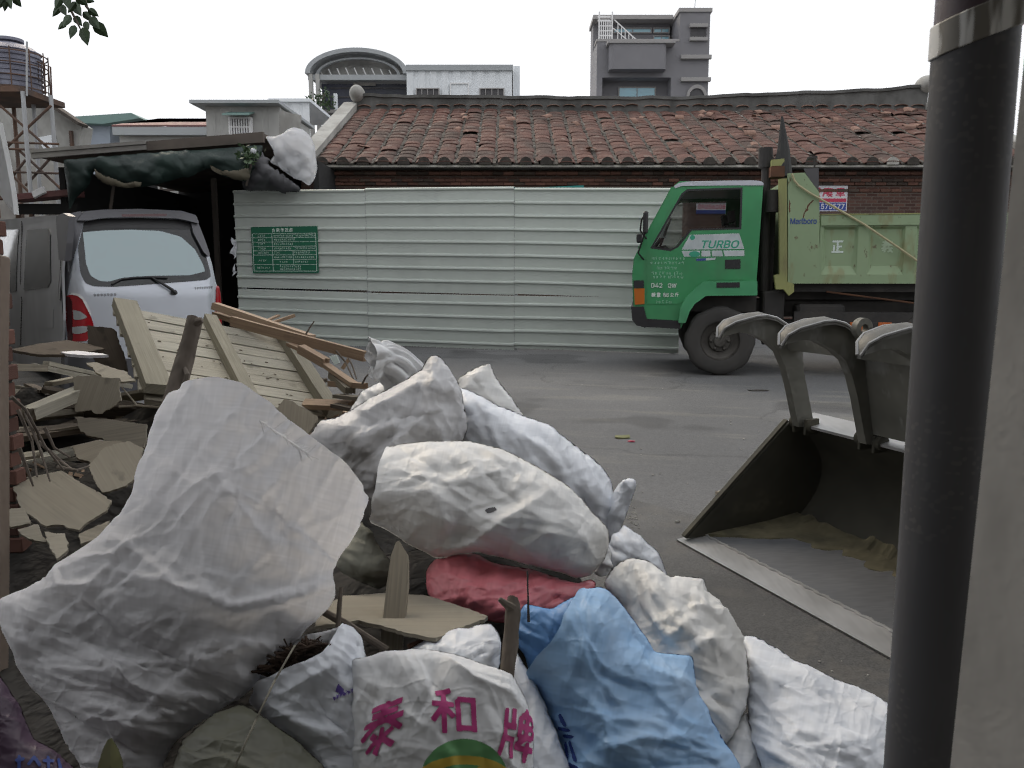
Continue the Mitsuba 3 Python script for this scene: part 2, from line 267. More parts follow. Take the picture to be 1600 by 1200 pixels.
def sack(name, outline, Y, m, label, thick=0.12, back=0.7, lean=0.0, side=0.0, mouth=(), folds=(), excess=0.012, step=5.0, seed=1, power=0.5, flow=None,
         fine=0.008, cat='sack', group=None, parent=None, only_front=False, anchor=0.012, press=None, crumple=30, fine_angle=None, veins=3.4, vein=1.15, size=None, amp=None, angle=None, sag=0.005, inside=None):
    """outline: pixels of the photograph, laid on a plane about y = Y that leans back by `lean` metres per 100 pixels upwards; blown up to `thick` metres."""
    o = np.asarray(outline, float); cx, cy = (o.min(0)+o.max(0))/2
    def place(v): return PP(v[:, 0], v[:, 1], Y+lean*(cy-v[:, 1])/100+side*(v[:, 0]-cx)/100)
    toward = EYE-P(cx, cy, Y); toward /= np.linalg.norm(toward); m_per_px = Y/FPX
    span = min(np.ptp(o[:, 0]), np.ptp(o[:, 1])); size = size or span*.5; amp = 1.35*(amp or size*m_per_px*.045)
    if angle is None: angle = lambda x, y: 0.4
    elif not callable(angle): angle = (lambda a: lambda x, y: a)(angle)
    creases = list(folds)+random_folds(o, crumple, size, amp, angle, seed)+random_folds(o, crumple, size*.4, amp*.26, angle, seed+50)+random_folds(o, int(crumple*1.6), size*.2, amp*.11, angle, seed+90)
    fa = angle if fine_angle is None else fine_angle if callable(fine_angle) else (lambda x, y: fine_angle)
    thin = thin_creases(o, int(crumple*veins), max(size*1.1, 40), m_per_px*vein, fa, seed+70)
    def build(step, seed, bstep):
        v, f, nb = grid_mesh(o, step, seed, bstep); edge = np.zeros(len(v), bool); edge[:nb] = True; mo = np.zeros(len(v), bool)
        for line in mouth: mo |= edge & (polydist(v, line)[0] < 9)
        dirich = edge & ~mo; h = inflate(v, f, dirich); h = (np.maximum(h, 0)/max(h.max(), 1e-9))**power
        f = f[:, [0, 2, 1]] if np.cross(place(v[f[0]])[1]-place(v[f[0]])[0], place(v[f[0]])[2]-place(v[f[0]])[0])@toward < 0 else f
        return v, f, nb, dirich, mo, h
    def shape(v, h, k, dirich):
        d = h*thick*k
        soft = np.minimum(1, h*2.2)*np.where(dirich, 0, 1)
        d = d+sag*thick/.15*(meshkit.fbm(np.stack([v[:, 0]/size*.8, v[:, 1]/size*.8, 0*v[:, 0]+seed], 1), 2, seed)-.5)*2*soft
        for line, a, width in (creases if k > 0 else creases[::3]):
            d = d+kink(v, line, a, abs(width), 1.6 if width > 0 else 1/1.6)*soft
        p = place(v)+toward*d[:, None]
        if press is not None: p = press(p)
        return p
    def field(v, dirich, h, a):
        n = meshkit.fbm(np.stack([v[:, 0]/110, v[:, 1]/110, 0*v[:, 0]+seed], 1), 2, seed)
        return a*np.clip(0.25+1.9*(n-0.2), 0.1, 2)
    def direc(v, V):
        if flow is None: return None
        d = flow(v); q = place(v+d*2)-place(v); return q/np.linalg.norm(q, axis=1, keepdims=True)
    def sheet(k, want_fine):
        v, f, nb, dirich, mo, h = build(max(step, min(step*2.6, span/9)), seed, max(step, min(step*2.6, span/9))); V = shape(v, h, k, dirich)
        an = np.where(dirich, 0.5, np.where(mo, 0.05, anchor))
        W = relax(V, f, field(v, dirich, h, excess), 70, an, 0.25, seed, 0.5, direc(v, V))
        disp = W-V
        v2, f2, nb2, dirich2, mo2, h2 = build(step*(.72 if want_fine else 1.6), seed+100, step*.72); V2 = shape(v2, h2, k, dirich2)
        ci = CloughTocher2DInterpolator(v, disp); d2 = ci(v2); bad = ~np.isfinite(d2).all(1)
        if bad.any(): d2[bad] = disp[cKDTree(v).query(v2[bad])[1]]
        V2 = V2+d2*np.where(dirich2, 0.5, 1)[:, None]
        if want_fine:
            n2 = normals(V2, f2); n2 *= np.sign((n2*toward).sum(1))[:, None]; dd = np.zeros(len(v2))
            for line, a, w in thin: dd += kink(v2, line, a, abs(w), 1.5 if w > 0 else 1/1.5)
            V2 = V2+n2*(dd*np.minimum(1, h2*3)*np.where(dirich2, 0, 1))[:, None]
        return v2, f2, nb2, dirich2, V2
    v, f, nb, dirich, A = sheet(1.0, True)
    uv = (v-[cx, cy])*m_per_px
    if only_front: V, F, UV = A, f, uv
    else:
        vb, f2, _, db, B = sheet(-back, False); seam = np.nonzero(dirich[:nb])[0]      # both sheets share the points of the outline
        idx = np.arange(len(vb))+len(v); idx[seam] = seam
        V, F, UV = np.vstack([A, B]), np.vstack([f, idx[f2][:, ::-1]]), np.vstack([uv, (vb-[cx, cy])*m_per_px])
    if inside is not None:              # what fills a sack stays behind the sack's own front sheet
        S = surfaces[inside][2]; pj = lambda Q: np.stack([(Q-EYE)[:, 0], (Q-EYE)@UPV], 1)/((Q-EYE)@FWD)[:, None]
        lim = LinearNDInterpolator(pj(S), np.linalg.norm(S-EYE, axis=1), fill_value=9.0)(pj(V))+.014; r_ = np.linalg.norm(V-EYE, axis=1); V = EYE+(V-EYE)*(np.maximum(r_, np.minimum(lim, r_+.3))/r_)[:, None]
    V[:, 2] = np.maximum(V[:, 2], 0.004+0*V[:, 2])
    mesh = trimesh.Trimesh(V, F, process=False)
    k = obj(name, mesh, m, parent, smooth=True, uv=UV, label=label, cat=None if parent else cat, group=group)
    surfaces[k] = (v, f, A)
    return k
surfaces = {}
def on_sack(k, poly, lift, toward=None):
    """A printed or sewn patch: the flat polygon (pixels) laid onto the front sheet of sack k, lifted by `lift` metres."""
    v, f, A = surfaces[k]; poly = poly.buffer(0); tris = []
    x0, y0, x1, y1 = poly.bounds
    gx, gy = np.meshgrid(np.arange(x0, x1, 4), np.arange(y0, y1, 4)); p = np.stack([gx.ravel(), gy.ravel()], 1)
    out = []
    for g in getattr(poly, 'geoms', [poly]):
        q = np.vstack([resample(list(r.coords)[:-1], 3.0) for r in [g.exterior, *g.interiors]]); s = p[contains_xy(g.buffer(-1.2), p[:, 0], p[:, 1])]
        a = np.vstack([q, s]); a = a+np.random.default_rng(1).uniform(-.01, .01, a.shape); t = Delaunay(a).simplices; c = a[t].mean(1); t = t[contains_xy(g, c[:, 0], c[:, 1])]
        out.append((a, t))
    n = normals(A, f); N = LinearNDInterpolator(v, np.hstack([A, n])); ms = []
    for a, t in out:
        r = N(a); bad = ~np.isfinite(r).all(1)
        if bad.any(): r[bad] = np.hstack([A, n])[cKDTree(v).query(a[bad])[1]]
        nn = r[:, 3:]; nn = nn*np.sign((nn*(EYE-r[:, :3])).sum(1))[:, None]
        V = r[:, :3]+nn*lift; fl = np.cross(V[t[:, 1]]-V[t[:, 0]], V[t[:, 2]]-V[t[:, 0]]); t = t.copy(); w = (fl*nn[t[:, 0]]).sum(1) < 0; t[w] = t[w][:, ::-1]
        ms.append(trimesh.Trimesh(V, t, process=False))
    return trimesh.util.concatenate(ms)
# ------------------------------------------------------------------ ground, arcade round the camera
def sheet(poly, z):
    m = trimesh.creation.extrude_polygon(sg.Polygon(poly), .05, engine='earcut'); m.apply_translation([0, 0, z-.05]); return m
obj('road', sheet([(-150, -60), (150, -60), (150, 260), (-150, 260)], 0), 'asphalt', smooth=False, kind='structure')
e0, e1 = G(930, 764), G(1112, 812); ed = (e1-e0)/np.linalg.norm(e1-e0)
A0, A1 = e0-ed*5.5, e1+ed*5
obj('pavement', sheet([(A0[0], A0[1]), (e0[0], e0[1]), (e0[0]*.5+e1[0]*.5, e0[1]*.5+e1[1]*.5-.03), (e1[0], e1[1]), (A1[0], A1[1]), (A1[0], -4), (A0[0], -4)], .004), 'worn_concrete', smooth=False, kind='structure')
obj('arcade_ceiling', box(-7, 7, -3.4, 1.25, 3.15, 3.35), 'plaster', kind='structure', smooth=False)
obj('arcade_rear_wall', box(-7, 7, -3.6, -3.4, .004, 3.35), 'plaster', kind='structure', smooth=False)

obj('arcade_side_wall', bar([-2.35, 3.16, 2.5], [-11.0, 15.6, 2.5], .2, 4.99), 'plaster', kind='structure', smooth=False)
# concrete column and rain pipe beside the camera
c = thing('concrete_column', 'grey rough concrete column standing just behind the dark rain pipe', 'column')
m = box(.525, 1.1, -.6, .905, .004, 3.15, .012); m.vertices[:, 0] += (m.vertices[:, 2]-1.1)*.024; put('shaft', m, 'column_concrete', c)
px0 = .594; PIPE = np.array([px0, 1.1])
def pipe_fn(p, n, uv):
    s = smoothstep(.58, .8, fbm(p.x*40, p.y*40, p.z*3, 4)); d = smoothstep(.62, .75, noise(p.x*150, p.y*150, p.z*150))*smoothstep(.5, .7, fbm(p.x*9, p.y*9, p.z*6, 2)); c = mix((.078, .078, .083), (.055, .055, .06), fbm(p.x*9, p.y*9, p.z*4, 3)); return mix(mix(c, (.13, .125, .115), s*.2), (.17, .16, .14), d*.2)
mat('pipe_plastic', mikit.proc(pipe_fn), .58, specular=.4)
mat('pipe_upper', stained((.075, .05, .058), (.05, .034, .04), 3), .45)
def clampfn(p, n, uv):
    s = fbm(p.x*70, p.y*70, p.z*9, 3); return mix((.62, .62, .60), (.16, .15, .13), smoothstep(.42, .6, s))
mat('clamp_steel', mikit.proc(clampfn), .5, metallic=.2)
pk = thing('rain_pipe', 'dark grey plastic rain pipe standing in front of the concrete column', 'pipe')
def ring(r, z0, z1, n=64, b=.0015): 
    return trimesh.creation.revolve(np.array([[0, z0], [r-b, z0], [r, z0+b], [r, z1-b], [r-b, z1], [0, z1]]), sections=n)
zc = 1.27+1.1*math.tan(math.radians(15.75))
m = ring(.0505, .004, zc-.0); m.apply_translation([*PIPE, 0]); obj('lower_length', m, 'pipe_plastic', pk, label='long dark lower length of the pipe')
m = ring(.0495, zc+.001, 3.15); m.apply_translation([*PIPE, 0]); obj('upper_length', m, 'pipe_upper', pk, label='maroon-black upper length above the bright clamp')
m = trimesh.util.concatenate([ring(.0535, zc-.021, zc+.021).subdivide(), box(.0, .11, -.055, -.047, zc-.0205, zc+.0205)]); m.vertices[:, 2] += m.vertices[:, 0]*.36; m.apply_translation([*PIPE, 0]); obj('clamp', m, 'clamp_steel', pk, label='paint-streaked bright steel clamp round the pipe')

# brick pillar at the other side, with its broken plaster cap and a weathered post
bp = thing('brick_pillar', 'red brick pillar with broken white plaster above, at the edge of the heap', 'pillar')
W = P(2, 480, 3.0); x1 = W[0]
put('core', box(x1-.5, x1-.016, 3.016, 3.055, .004, 1.45), 'mortar', bp)
r2 = np.random.default_rng(3)
for i in range(25):
    z = .01+i*.066
    if z > 1.62: break
    off = 0 if i % 2 else .105
    for kx in range(2):
        xa = x1-.22*(kx+1)+off+.11-.002
        xb = min(x1, xa+.212); xa = max(xa, x1-.47)
        if i % 2 and kx == 1: xb = x1
        if xb-xa < .04: continue
        m = box(xa, xb, 3.0+r2.uniform(0, .006), 3.068+r2.uniform(0, .006), z, z+.056, .004); cc = np.array([.115, .055, .042])*r2.uniform(.6, 1.25)
        obj('brick', m, 'brick_vc', bp, smooth=False, color=col(m, cc))
q = [P(-60, 190, 2.9), P(-4, 190, 2.9), P(9, 250, 2.9), P(18, 300, 2.9), P(22, 335, 2.9), P(-2, 302, 2.9), P(-60, 260, 2.9)]
obj('plaster_cap', prism([(a[0], a[2]) for a in q], 2.9, 2.93), 'white_plaster', bp, label='broken white plaster left on the pillar top')
mat('post_wood', stained((.26, .21, .17), (.15, .115, .09), 12, .08), .85)
a, b = P(-2, 1010, 2.35), P(6, 400, 2.62)
pst = thing('timber_post', 'weathered pinkish timber post leaning against the brick pillar', 'post')
m = bar(a-[.02, 0, .1], b-[.02, 0, 0], .05, .06, up=(0, -1, 0.1), r=.006); m = m.subdivide().subdivide(); m.vertices += (meshkit.noise(m.vertices*[30, 30, 5])[:, None]-.5)*.008
put('shaft', m, 'post_wood', pst)

# ------------------------------------------------------------------ construction fence
F0 = G(570, 541); F1 = G(1062, 553.5); FW = Wall(F0, math.atan2(F1[1]-F0[1], F1[0]-F0[0]))
def rib_profile(z0, z1, pitch, top):
    """(depth, z) outline of a ribbed sheet: narrow ribs standing 3 cm proud towards the street."""
    pts = [(0, z1)]; z = z1-(.004 if top else pitch*.55)
    while z > z0+.06:
        pts += [(0, z), (-.034, z-.012), (-.036, z-.036), (-.002, z-.056)]; z -= pitch
    pts.append((0, z0)); return pts
def ribbed(u0, u1, z0, z1, pitch, top, dz=0.0, lean=0.0):
    pr_ = rib_profile(z0, z1, pitch, top); n = len(pr_); us = np.linspace(u0, u1, 9); V = []
    for u in us:
        w = .006*math.sin(u*2.3+z0); 
        for d, z in pr_: V.append(FW.pt(u, d+w, z+dz+lean*(u-u0)))
    for u in us:
        w = .006*math.sin(u*2.3+z0)
        for d, z in pr_: V.append(FW.pt(u, d+w+.004, z+dz+lean*(u-u0)))
    F = []; N = n*len(us)
    for i in range(len(us)-1):
        for j in range(n-1):
            a = i*n+j; F += [[a, a+1, a+n], [a+1, a+n+1, a+n], [N+a, N+a+n, N+a+1], [N+a+1, N+a+n, N+a+n+1]]
    for i in range(len(us)-1):
        for j in (0, n-1):
            a = i*n+j; F += [[a, a+n, N+a], [a+n, N+a+n, N+a]]
    for i in (0, len(us)-1):
        for j in range(n-1):
            a = i*n+j; F += [[a, N+a, a+1], [a+1, N+a, N+a+1]]
    return trimesh.Trimesh(V, F, process=False)
fence = thing('construction_fence', 'pale grey-green corrugated metal fence closing the site across the road', 'fence')
ul = [FW.loc(369, 400)[0], FW.loc(573, 400)[0], FW.loc(804, 400)[0], FW.loc(1062, 500)[0]]
tops = [(FW.loc(371, 297)[1], FW.loc(572, 294)[1]), (FW.loc(574, 293.5)[1], FW.loc(803, 292.5)[1]), (FW.loc(805, 293)[1], FW.loc(1042, 300)[1])]
gaps = [(FW.loc(371, 449)[1], FW.loc(572, 455)[1]), (FW.loc(574, 455)[1], FW.loc(803, 459.5)[1]), (FW.loc(805, 459)[1], FW.loc(1042, 462.5)[1])]
for i in range(3):
    u0, u1 = ul[i]+.004, ul[i+1]-.004; (t0, t1), (g0, g1) = tops[i], gaps[i]; pitch = (t0-g0)/8.05
    obj('upper_panel', ribbed(u0, u1, g0, t0, pitch, True, lean=((t1-t0)+(g1-g0))/2/(u1-u0)), 'fence_paint', fence, smooth=25)
    obj('lower_panel', ribbed(u0, u1, .03, g0-.022-.004*i, pitch*1.02, False, lean=(g1-g0)/(u1-u0)), 'fence_paint', fence, smooth=25)
for i, u in enumerate([ul[0]+.1, ul[1], ul[2], ul[3]-.1]):
    obj('post', moved(box(u-.03, u+.03, .03, .09, .004, tops[min(i, 2)][0]-.05), FW.M), 'galvanised', fence)
# tattered plastic caught on the fence end
tp = thing('plastic_shred', 'small tattered white plastic shred caught on the end of the metal fence', 'plastic shred')
mat('white_film', (.55, .57, .6), .4)
sh = sg.Polygon(FW.poly([(362, 372), (371, 376), (372, 400), (366, 408), (372, 425), (365, 432), (369, 404), (363, 394), (367, 384)])).buffer(0)
m = prism(sh, -.04, -.034); m = moved(m.subdivide().subdivide(), FW.M); m.vertices += (meshkit.noise(m.vertices*20)[:, None]-.5)*.06; put('film', m, 'white_film', tp)

# ------------------------------------------------------------------ notice board on the fence
GLYPHS = {  # strokes in a unit square, y up
 '泰': [[(.15, .9), (.85, .9)], [(.2, .76), (.8, .76)], [(.05, .62), (.95, .62)], [(.5, 1), (.45, .7), (.05, .35)], [(.55, .66), (.95, .36)], [(.5, .5), (.5, .03), (.4, .08)], [(.28, .4), (.4, .3)], [(.2, .08), (.45, .26)], [(.75, .42), (.55, .28)], [(.56, .26), (.85, .06)]],
 '和': [[(.45, .97), (.1, .86)], [(.03, .65), (.52, .65)], [(.28, .9), (.28, .02)], [(.28, .63), (.03, .28)], [(.28, .6), (.5, .38)], [(.6, .78), (.6, .08)], [(.6, .78), (.95, .78), (.95, .08)], [(.6, .16), (.95, .16)]],
 '牌': [[(.12, .95), (.12, .5), (.02, .03)], [(.33, .98), (.33, .62)], [(.12, .62), (.42, .62)], [(.12, .38), (.36, .38), (.36, .02)], [(.68, 1), (.6, .88)], [(.52, .86), (.52, .46)], [(.52, .86), (.93, .86), (.93, .46)], [(.52, .66), (.93, .66)], [(.52, .47), (.93, .47)], [(.7, .86), (.7, .47), (.5, .3)], [(.45, .26), (1, .26)], [(.78, .4), (.78, 0)]],
 '台': [[(.5, 1), (.2, .6), (.75, .64)], [(.65, .8), (.85, .55)], [(.2, .42), (.2, .02)], [(.2, .42), (.8, .42), (.8, .02)], [(.2, .08), (.8, .08)]],
 '南': [[(.1, .86), (.9, .86)], [(.5, 1), (.5, .7)], [(.12, .68), (.12, 0)], [(.12, .68), (.88, .68), (.88, .02)], [(.36, .6), (.42, .5)], [(.64, .6), (.58, .5)], [(.28, .44), (.72, .44)], [(.28, .27), (.72, .27)], [(.5, .44), (.5, .03)]],
 '市': [[(.5, 1), (.5, .85)], [(.05, .82), (.95, .82)], [(.2, .62), (.2, .15)], [(.2, .62), (.8, .62), (.8, .18)], [(.5, .82), (.5, 0)]],
 '政': [[(.03, .88), (.5, .88)], [(.3, .88), (.3, .15)], [(.3, .52), (.5, .52)], [(.12, .6), (.12, .12)], [(.02, .1), (.52, .2)], [(.7, 1), (.55, .6)], [(.62, .78), (.98, .78)], [(.88, .76), (.75, .3), (.5, .02)], [(.62, .6), (.78, .25), (1, .02)]],
 '府': [[(.5, 1), (.54, .88)], [(.12, .86), (.95, .86)], [(.14, .86), (.14, .4), (.02, .03)], [(.42, .75), (.25, .45)], [(.35, .55), (.35, .02)], [(.45, .52), (.98, .52)], [(.78, .72), (.78, .04), (.68, .08)], [(.52, .36), (.62, .24)]],
 '正': [[(.08, .92), (.92, .92)], [(.5, .92), (.5, .05)], [(.5, .5), (.85, .5)], [(.22, .6), (.22, .05)], [(.03, .05), (.97, .05)]],
 '義': [[(.3, 1), (.38, .9)], [(.7, 1), (.62, .9)], [(.1, .86), (.9, .86)], [(.2, .74), (.8, .74)], [(.05, .62), (.95, .62)], [(.5, .86), (.5, .62)], [(.42, .54), (.15, .48)], [(.04, .36), (.96, .36)], [(.3, .5), (.3, .02)], [(.08, .18), (.45, .26)], [(.58, .54), (.7, .2), (.95, .02)], [(.85, .28), (.55, .04)]],
 '廢': [[(.52, 1), (.55, .9)], [(.1, .88), (.95, .88)], [(.12, .88), (.12, .4), (.02, .02)], [(.28, .76), (.5, .76), (.22, .48)], [(.7, .82), (.6, .72), (.95, .5)], [(.85, .8), (.72, .7)], [(.32, .5), (.48, .5), (.3, .36), (.5, .34), (.44, .12)], [(.6, .5), (.58, .36)], [(.6, .5), (.82, .5), (.84, .38)], [(.58, .28), (.88, .28), (.55, .02)], [(.62, .22), (.95, .02)]],
 '車': [[(.12, .88), (.88, .88)], [(.2, .74), (.2, .36)], [(.2, .74), (.8, .74), (.8, .36)], [(.2, .55), (.8, .55)], [(.2, .38), (.8, .38)], [(.04, .2), (.96, .2)], [(.5, 1), (.5, 0)]],
 '報': [[(.06, .84), (.46, .84)], [(.26, 1), (.26, .68)], [(.02, .68), (.5, .68)], [(.14, .6), (.2, .48)], [(.4, .62), (.33, .48)], [(.04, .42), (.48, .42)], [(.04, .26), (.48, .26)], [(.26, .46), (.26, 0)], [(.6, .94), (.6, 0)], [(.6, .94), (.92, .94), (.92, .64), (.8, .66)], [(.62, .5), (.92, .5), (.6, .02)], [(.68, .4), (.98, .02)]],
 '載': [[(.08, .8), (.62, .8)], [(.32, 1), (.32, .64)], [(.02, .64), (.98, .64)], [(.1, .5), (.55, .5), (.55, .22), (.1, .22), (.1, .5)], [(.32, .58), (.32, 0)], [(.04, .12), (.6, .12)], [(.7, 1), (.78, .3), (.97, .04)], [(.92, .5), (.6, .05)], [(.84, .94), (.95, .8)]],
 '重': [[(.75, 1), (.2, .92)], [(.04, .82), (.96, .82)], [(.2, .7), (.8, .7), (.8, .36), (.2, .36), (.2, .7)], [(.2, .53), (.8, .53)], [(.5, .96), (.5, .03)], [(.12, .2), (.88, .2)], [(.03, .03), (.97, .03)]],
 '公': [[(.35, .95), (.05, .55)], [(.62, .95), (.96, .55)], [(.5, .6), (.2, .08), (.8, .12)], [(.65, .35), (.88, .02)]],
 '斤': [[(.85, 1), (.2, .86)], [(.2, .86), (.2, .45), (.03, .02)], [(.2, .58), (.97, .58)], [(.66, .58), (.66, 0)]],
}
def glyph(ch, w=.11):
    return so.unary_union([sg.LineString(s).buffer(w/2, cap_style='flat', join_style='mitre') for s in GLYPHS[ch]])
def glyph_at(ch, x, z, sx, sz, w=.11, rot=0.0, shear=0.0):
    g = affinity.translate(glyph(ch, w), -.5, -.5); g = affinity.affine_transform(g, [sx, shear*sz, 0, sz, 0, 0])
    return affinity.translate(affinity.rotate(g, rot, origin=(0, 0)), x, z)
def latin(text, height, x, z, width=None, bold=False, slant=0.0):
    m = meshkit.text_mesh(text, height, .003, bold); v = m.vertices.copy(); b = v[:, 0].max()
    if width: v[:, 0] *= width/b
    v[:, 0] += slant*v[:, 1]; m.vertices = np.stack([v[:, 0]+x, -v[:, 2], v[:, 1]+z], 1); return m   # in the x, z plane, facing -y
board = thing('notice_board', 'green construction notice board with white ruled lines, fixed to the metal fence', 'notice board')
bq = FW.poly([(392, 353), (496, 355), (497, 428), (392.5, 425)], -.04); bu0, bu1 = bq[0][0], bq[1][0]; bz1, bz0 = (bq[0][1]+bq[1][1])/2, (bq[2][1]+bq[3][1])/2
obj('panel', moved(box(bu0, bu1, -.044, -.036, bz0, bz1, .002), FW.M), 'sign_green', board)
bw, bh = bu1-bu0, bz1-bz0
def bx_(x0, x1, z0, z1): return sg.box(bu0+bw*x0, bz1-bh*z1, bu0+bw*x1, bz1-bh*z0)
ln = []; t = .006
rows = [.145, .232, .325, .42, .515, .605, .70, .815, .955]
for i, r_ in enumerate(rows): ln.append(bx_(.02 if i not in (6,) else .315, .975, r_, r_+t*1.3))
for xx, ra, rb in ((.02, .145, .961), (.97, .145, .961), (.315, .145, .961), (.625, .515, .815)): ln.append(bx_(xx, xx+t, ra, rb))
obj('ruled_lines', moved(prism(so.unary_union(ln), -.0465, -.0445), FW.M), 'sign_white', board, kind=None)
gl = [glyph_at(ch, bu0+bw*(.345+.066*i), bz1-bh*.075, bw*.052, bh*.085, .13) for i, ch in enumerate('台南市政府')]
obj('lettering', moved(prism(so.unary_union(gl), -.0465, -.0445), FW.M), 'sign_white', board, label='heading in white characters')
r3 = np.random.default_rng(11); tiny = []
def tiny_row(x0, x1, z, h, adv):
    x = x0
    while x < x1:
        for _ in range(4):
            a = r3.uniform(0, 1, 4); horiz = r3.random() < .55; yy = bz1-bh*(z+(a[1]-.5)*h); xx = bu0+bw*(x+adv*.8*a[0]*.4)
            tiny.append(sg.box(xx, yy, xx+bw*adv*.5, yy+.0032) if horiz else sg.box(bu0+bw*(x+adv*.7*a[0]), bz1-bh*(z+h/2), bu0+bw*(x+adv*.7*a[0])+.0032, bz1-bh*(z-h/2)))
        x += adv
for z, x0, x1 in ((.195, .34, .95), (.28, .34, .66), (.375, .34, .62), (.19, .1, .22), (.28, .1, .22), (.372, .1, .22), (.468, .1, .22), (.562, .09, .25), (.73, .1, .22), (.885, .07, .26), (.66, .34, .61), (.76, .42, .53), (.66, .65, .95), (.76, .65, .86), (.47, .34, .6), (.47, .66, .95), (.56, .34, .42), (.56, .64, .86), (.86, .42, .75), (.92, .42, .75)): tiny_row(x0, x1, z, .038, .030)
obj('small_print', moved(prism(so.unary_union(tiny), -.0465, -.0445), FW.M), 'sign_white', board, kind='stuff', label='rows of small white print')
mat('chassis_tar', stained((.06, .052, .045), (.028, .025, .022), 8), .95)
# ------------------------------------------------------------------ old brick house under a tiled roof
YF, YE, YR = 17.0, 16.55, 21.7
zE = P(975, 257, YE)[2]; zR = P(960, 172, YR)[2]
xl_e, xl_r = P(497, 250, YE)[0], P(553, 165, YR)[0]; XL = (xl_e+xl_r)/2; XR = P(1440, 165, YR)[0]
house = thing('brick_house', 'old low red brick house with a sagging tiled roof behind the fence', 'house')
wall = put('wall', [box(XL+.1, XR-.1, YF, YF+.3, .004, zE-.02), box(XL+.1, XL+.4, YF+.3, 2*YR-YF, .004, zE-.05), box(XR-.4, XR-.1, YF+.3, 2*YR-YF, .004, zE-.05)], 'brickwork', house)
r4 = np.random.default_rng(5)
for i, (dz, pro) in enumerate(((.10, .13), (.235, .09), (.30, .05), (.43, .03))):
    x = XL+.1+(.11 if i % 2 else 0); k = 0
    while x < XR-.3:
        m = box(x, x+.205, YF-pro-r4.uniform(0, .012), YF+.02, zE-dz-.056, zE-dz, .004); base = np.array([.14, .07, .052]) if r4.random() < .6 else np.array([.075, .055, .045])
        obj('brick', m, 'brick_vc', wall, smooth=False, color=col(m, base*r4.uniform(.7, 1.3))); x += .215
put('eave_board', box(XL-.02, XR+.02, YE-.03, YE+.0, zE-.055, zE-.012), 'old_lime', house)
put('soffit', box(XL, XR, YE+.002, YF-.002, zE-.05, zE-.02), 'dark_concrete', house)
roof = put('roof', prism([(YE, zE-.015), (YE, zE), (YR, zR), (2*YR-YE, zE), (2*YR-YE, zE-.015), (YR, zR-.1)], XL, XR, 'x'), 'mortar', house)
def sag(x): 
    t = (x-XL)/(XR-XL); return -.035*max(0.0, math.sin(math.pi*t))**.8+.03*math.sin(9*t)
sl = np.array([0, YR-YE, zR-zE]); SL = np.linalg.norm(sl); sl /= SL; sn = np.array([0, -sl[2], sl[1]])
NC = 36; cw = (XR-XL)/NC; NR = 18; rl = (SL-.12)/NR
def tile_mesh(x, s0, s1, w, lift0, lift1, rise, tw=0.0, skew=0.0):
    a = np.linspace(0, np.pi, 7); V = []
    for (s, lf) in ((s0, lift0), (s1, lift1)):
        for rr in (1.0, .80):
            for t in a: 
                V.append(np.array([x+math.cos(t)*w/2*(1 if rr == 1 else .93)+tw*(s-s0)+skew, 0, 0])+np.array([0, YE, zE])+sl*s+sn*(lf+math.sin(t)*rise*rr-(0 if rr == 1 else .006)))
    n = 7; F = []
    for i in range(n-1):
        F += [[i, 2*n+i, i+1], [i+1, 2*n+i, 2*n+i+1], [n+i, n+i+1, 3*n+i], [n+i+1, 3*n+i+1, 3*n+i], [i, i+1, n+i], [i+1, n+i+1, n+i], [2*n+i, 3*n+i, 2*n+i+1], [2*n+i+1, 3*n+i, 3*n+i+1]]
    return trimesh.Trimesh(V, F, process=False)
rest, n_t = [], 0; tid = 0
for r_ in range(NR):
    for c_ in range(NC):
        x = XL+(c_+.5)*cw+r4.normal(0, .010); s0 = -.05+r_*rl+r4.normal(0, .012); bad = r4.random() < (.10 if c_ > 20 else .05)
        m = tile_mesh(x, s0, s0+rl*1.12, cw*.86*r4.uniform(.95, 1.04), .035+r4.uniform(0, .013), .030, .042*r4.uniform(.9, 1.1), r4.normal(0, .02) if not bad else r4.normal(0, .12), 0)
        if bad: m.vertices += sn*r4.uniform(0, .04)
        m.vertices[:, 2] += np.array([sag(v[0]) for v in m.vertices])*min(1, (s0+.4)/SL)
        tid += 1; uv = np.tile([tid+.5, .5], (len(m.vertices), 1))
        if r4.random() < .02 and r_ > 1: continue
        if n_t < 290: obj('tile', m, 'roof_tile', roof, smooth=True, uv=uv); n_t += 1
        else: rest.append((m, uv))
k = key_of('upper_tiles', roof); mm = trimesh.util.concatenate([m for m, _ in rest]); scene[k] = mikit.ply(mm, 'roof_tile', smooth=True, uv=np.vstack([u for _, u in rest])); labels[k] = {'kind': 'stuff', 'label': 'many red clay tiles up to the ridge'}
# gutter mortar between the columns, with pale crumbs
gm = []
for c_ in range(NC+1):
    x = XL+c_*cw
    for s in np.arange(0.05, SL-.1, .16):
        w = r4.uniform(.025, .05); m = box(-w, w, -.09, .09, 0, .02+r4.uniform(0, .02), 0); M = frame(np.array([x+r4.normal(0, .012), YE, zE])+sl*(s+r4.normal(0, .03))+sn*.01, [1, 0, 0], sl, sn); m.apply_transform(M); m.vertices[:, 2] += sag(x)*s/SL; gm.append(m)
obj('gutter_mortar', gm, 'mortar', roof, smooth=False, kind='stuff')
cr = []
for _ in range(330):
    c_ = r4.integers(0, NC+1); s = r4.uniform(0, SL-.1); d = r4.uniform(.012, .035); m = trimesh.creation.icosphere(subdivisions=0, radius=1); m.apply_scale([d, d*1.4, d*.6]); p = np.array([XL+c_*cw+r4.normal(0, .03), YE, zE+sag(XL+c_*cw)*s/SL])+sl*s+sn*.035; m.apply_translation(p); cr.append(m)
obj('mortar_crumbs', cr, 'old_lime', roof, smooth=False, kind='stuff', label='pale crumbs of mortar between the tile rows')
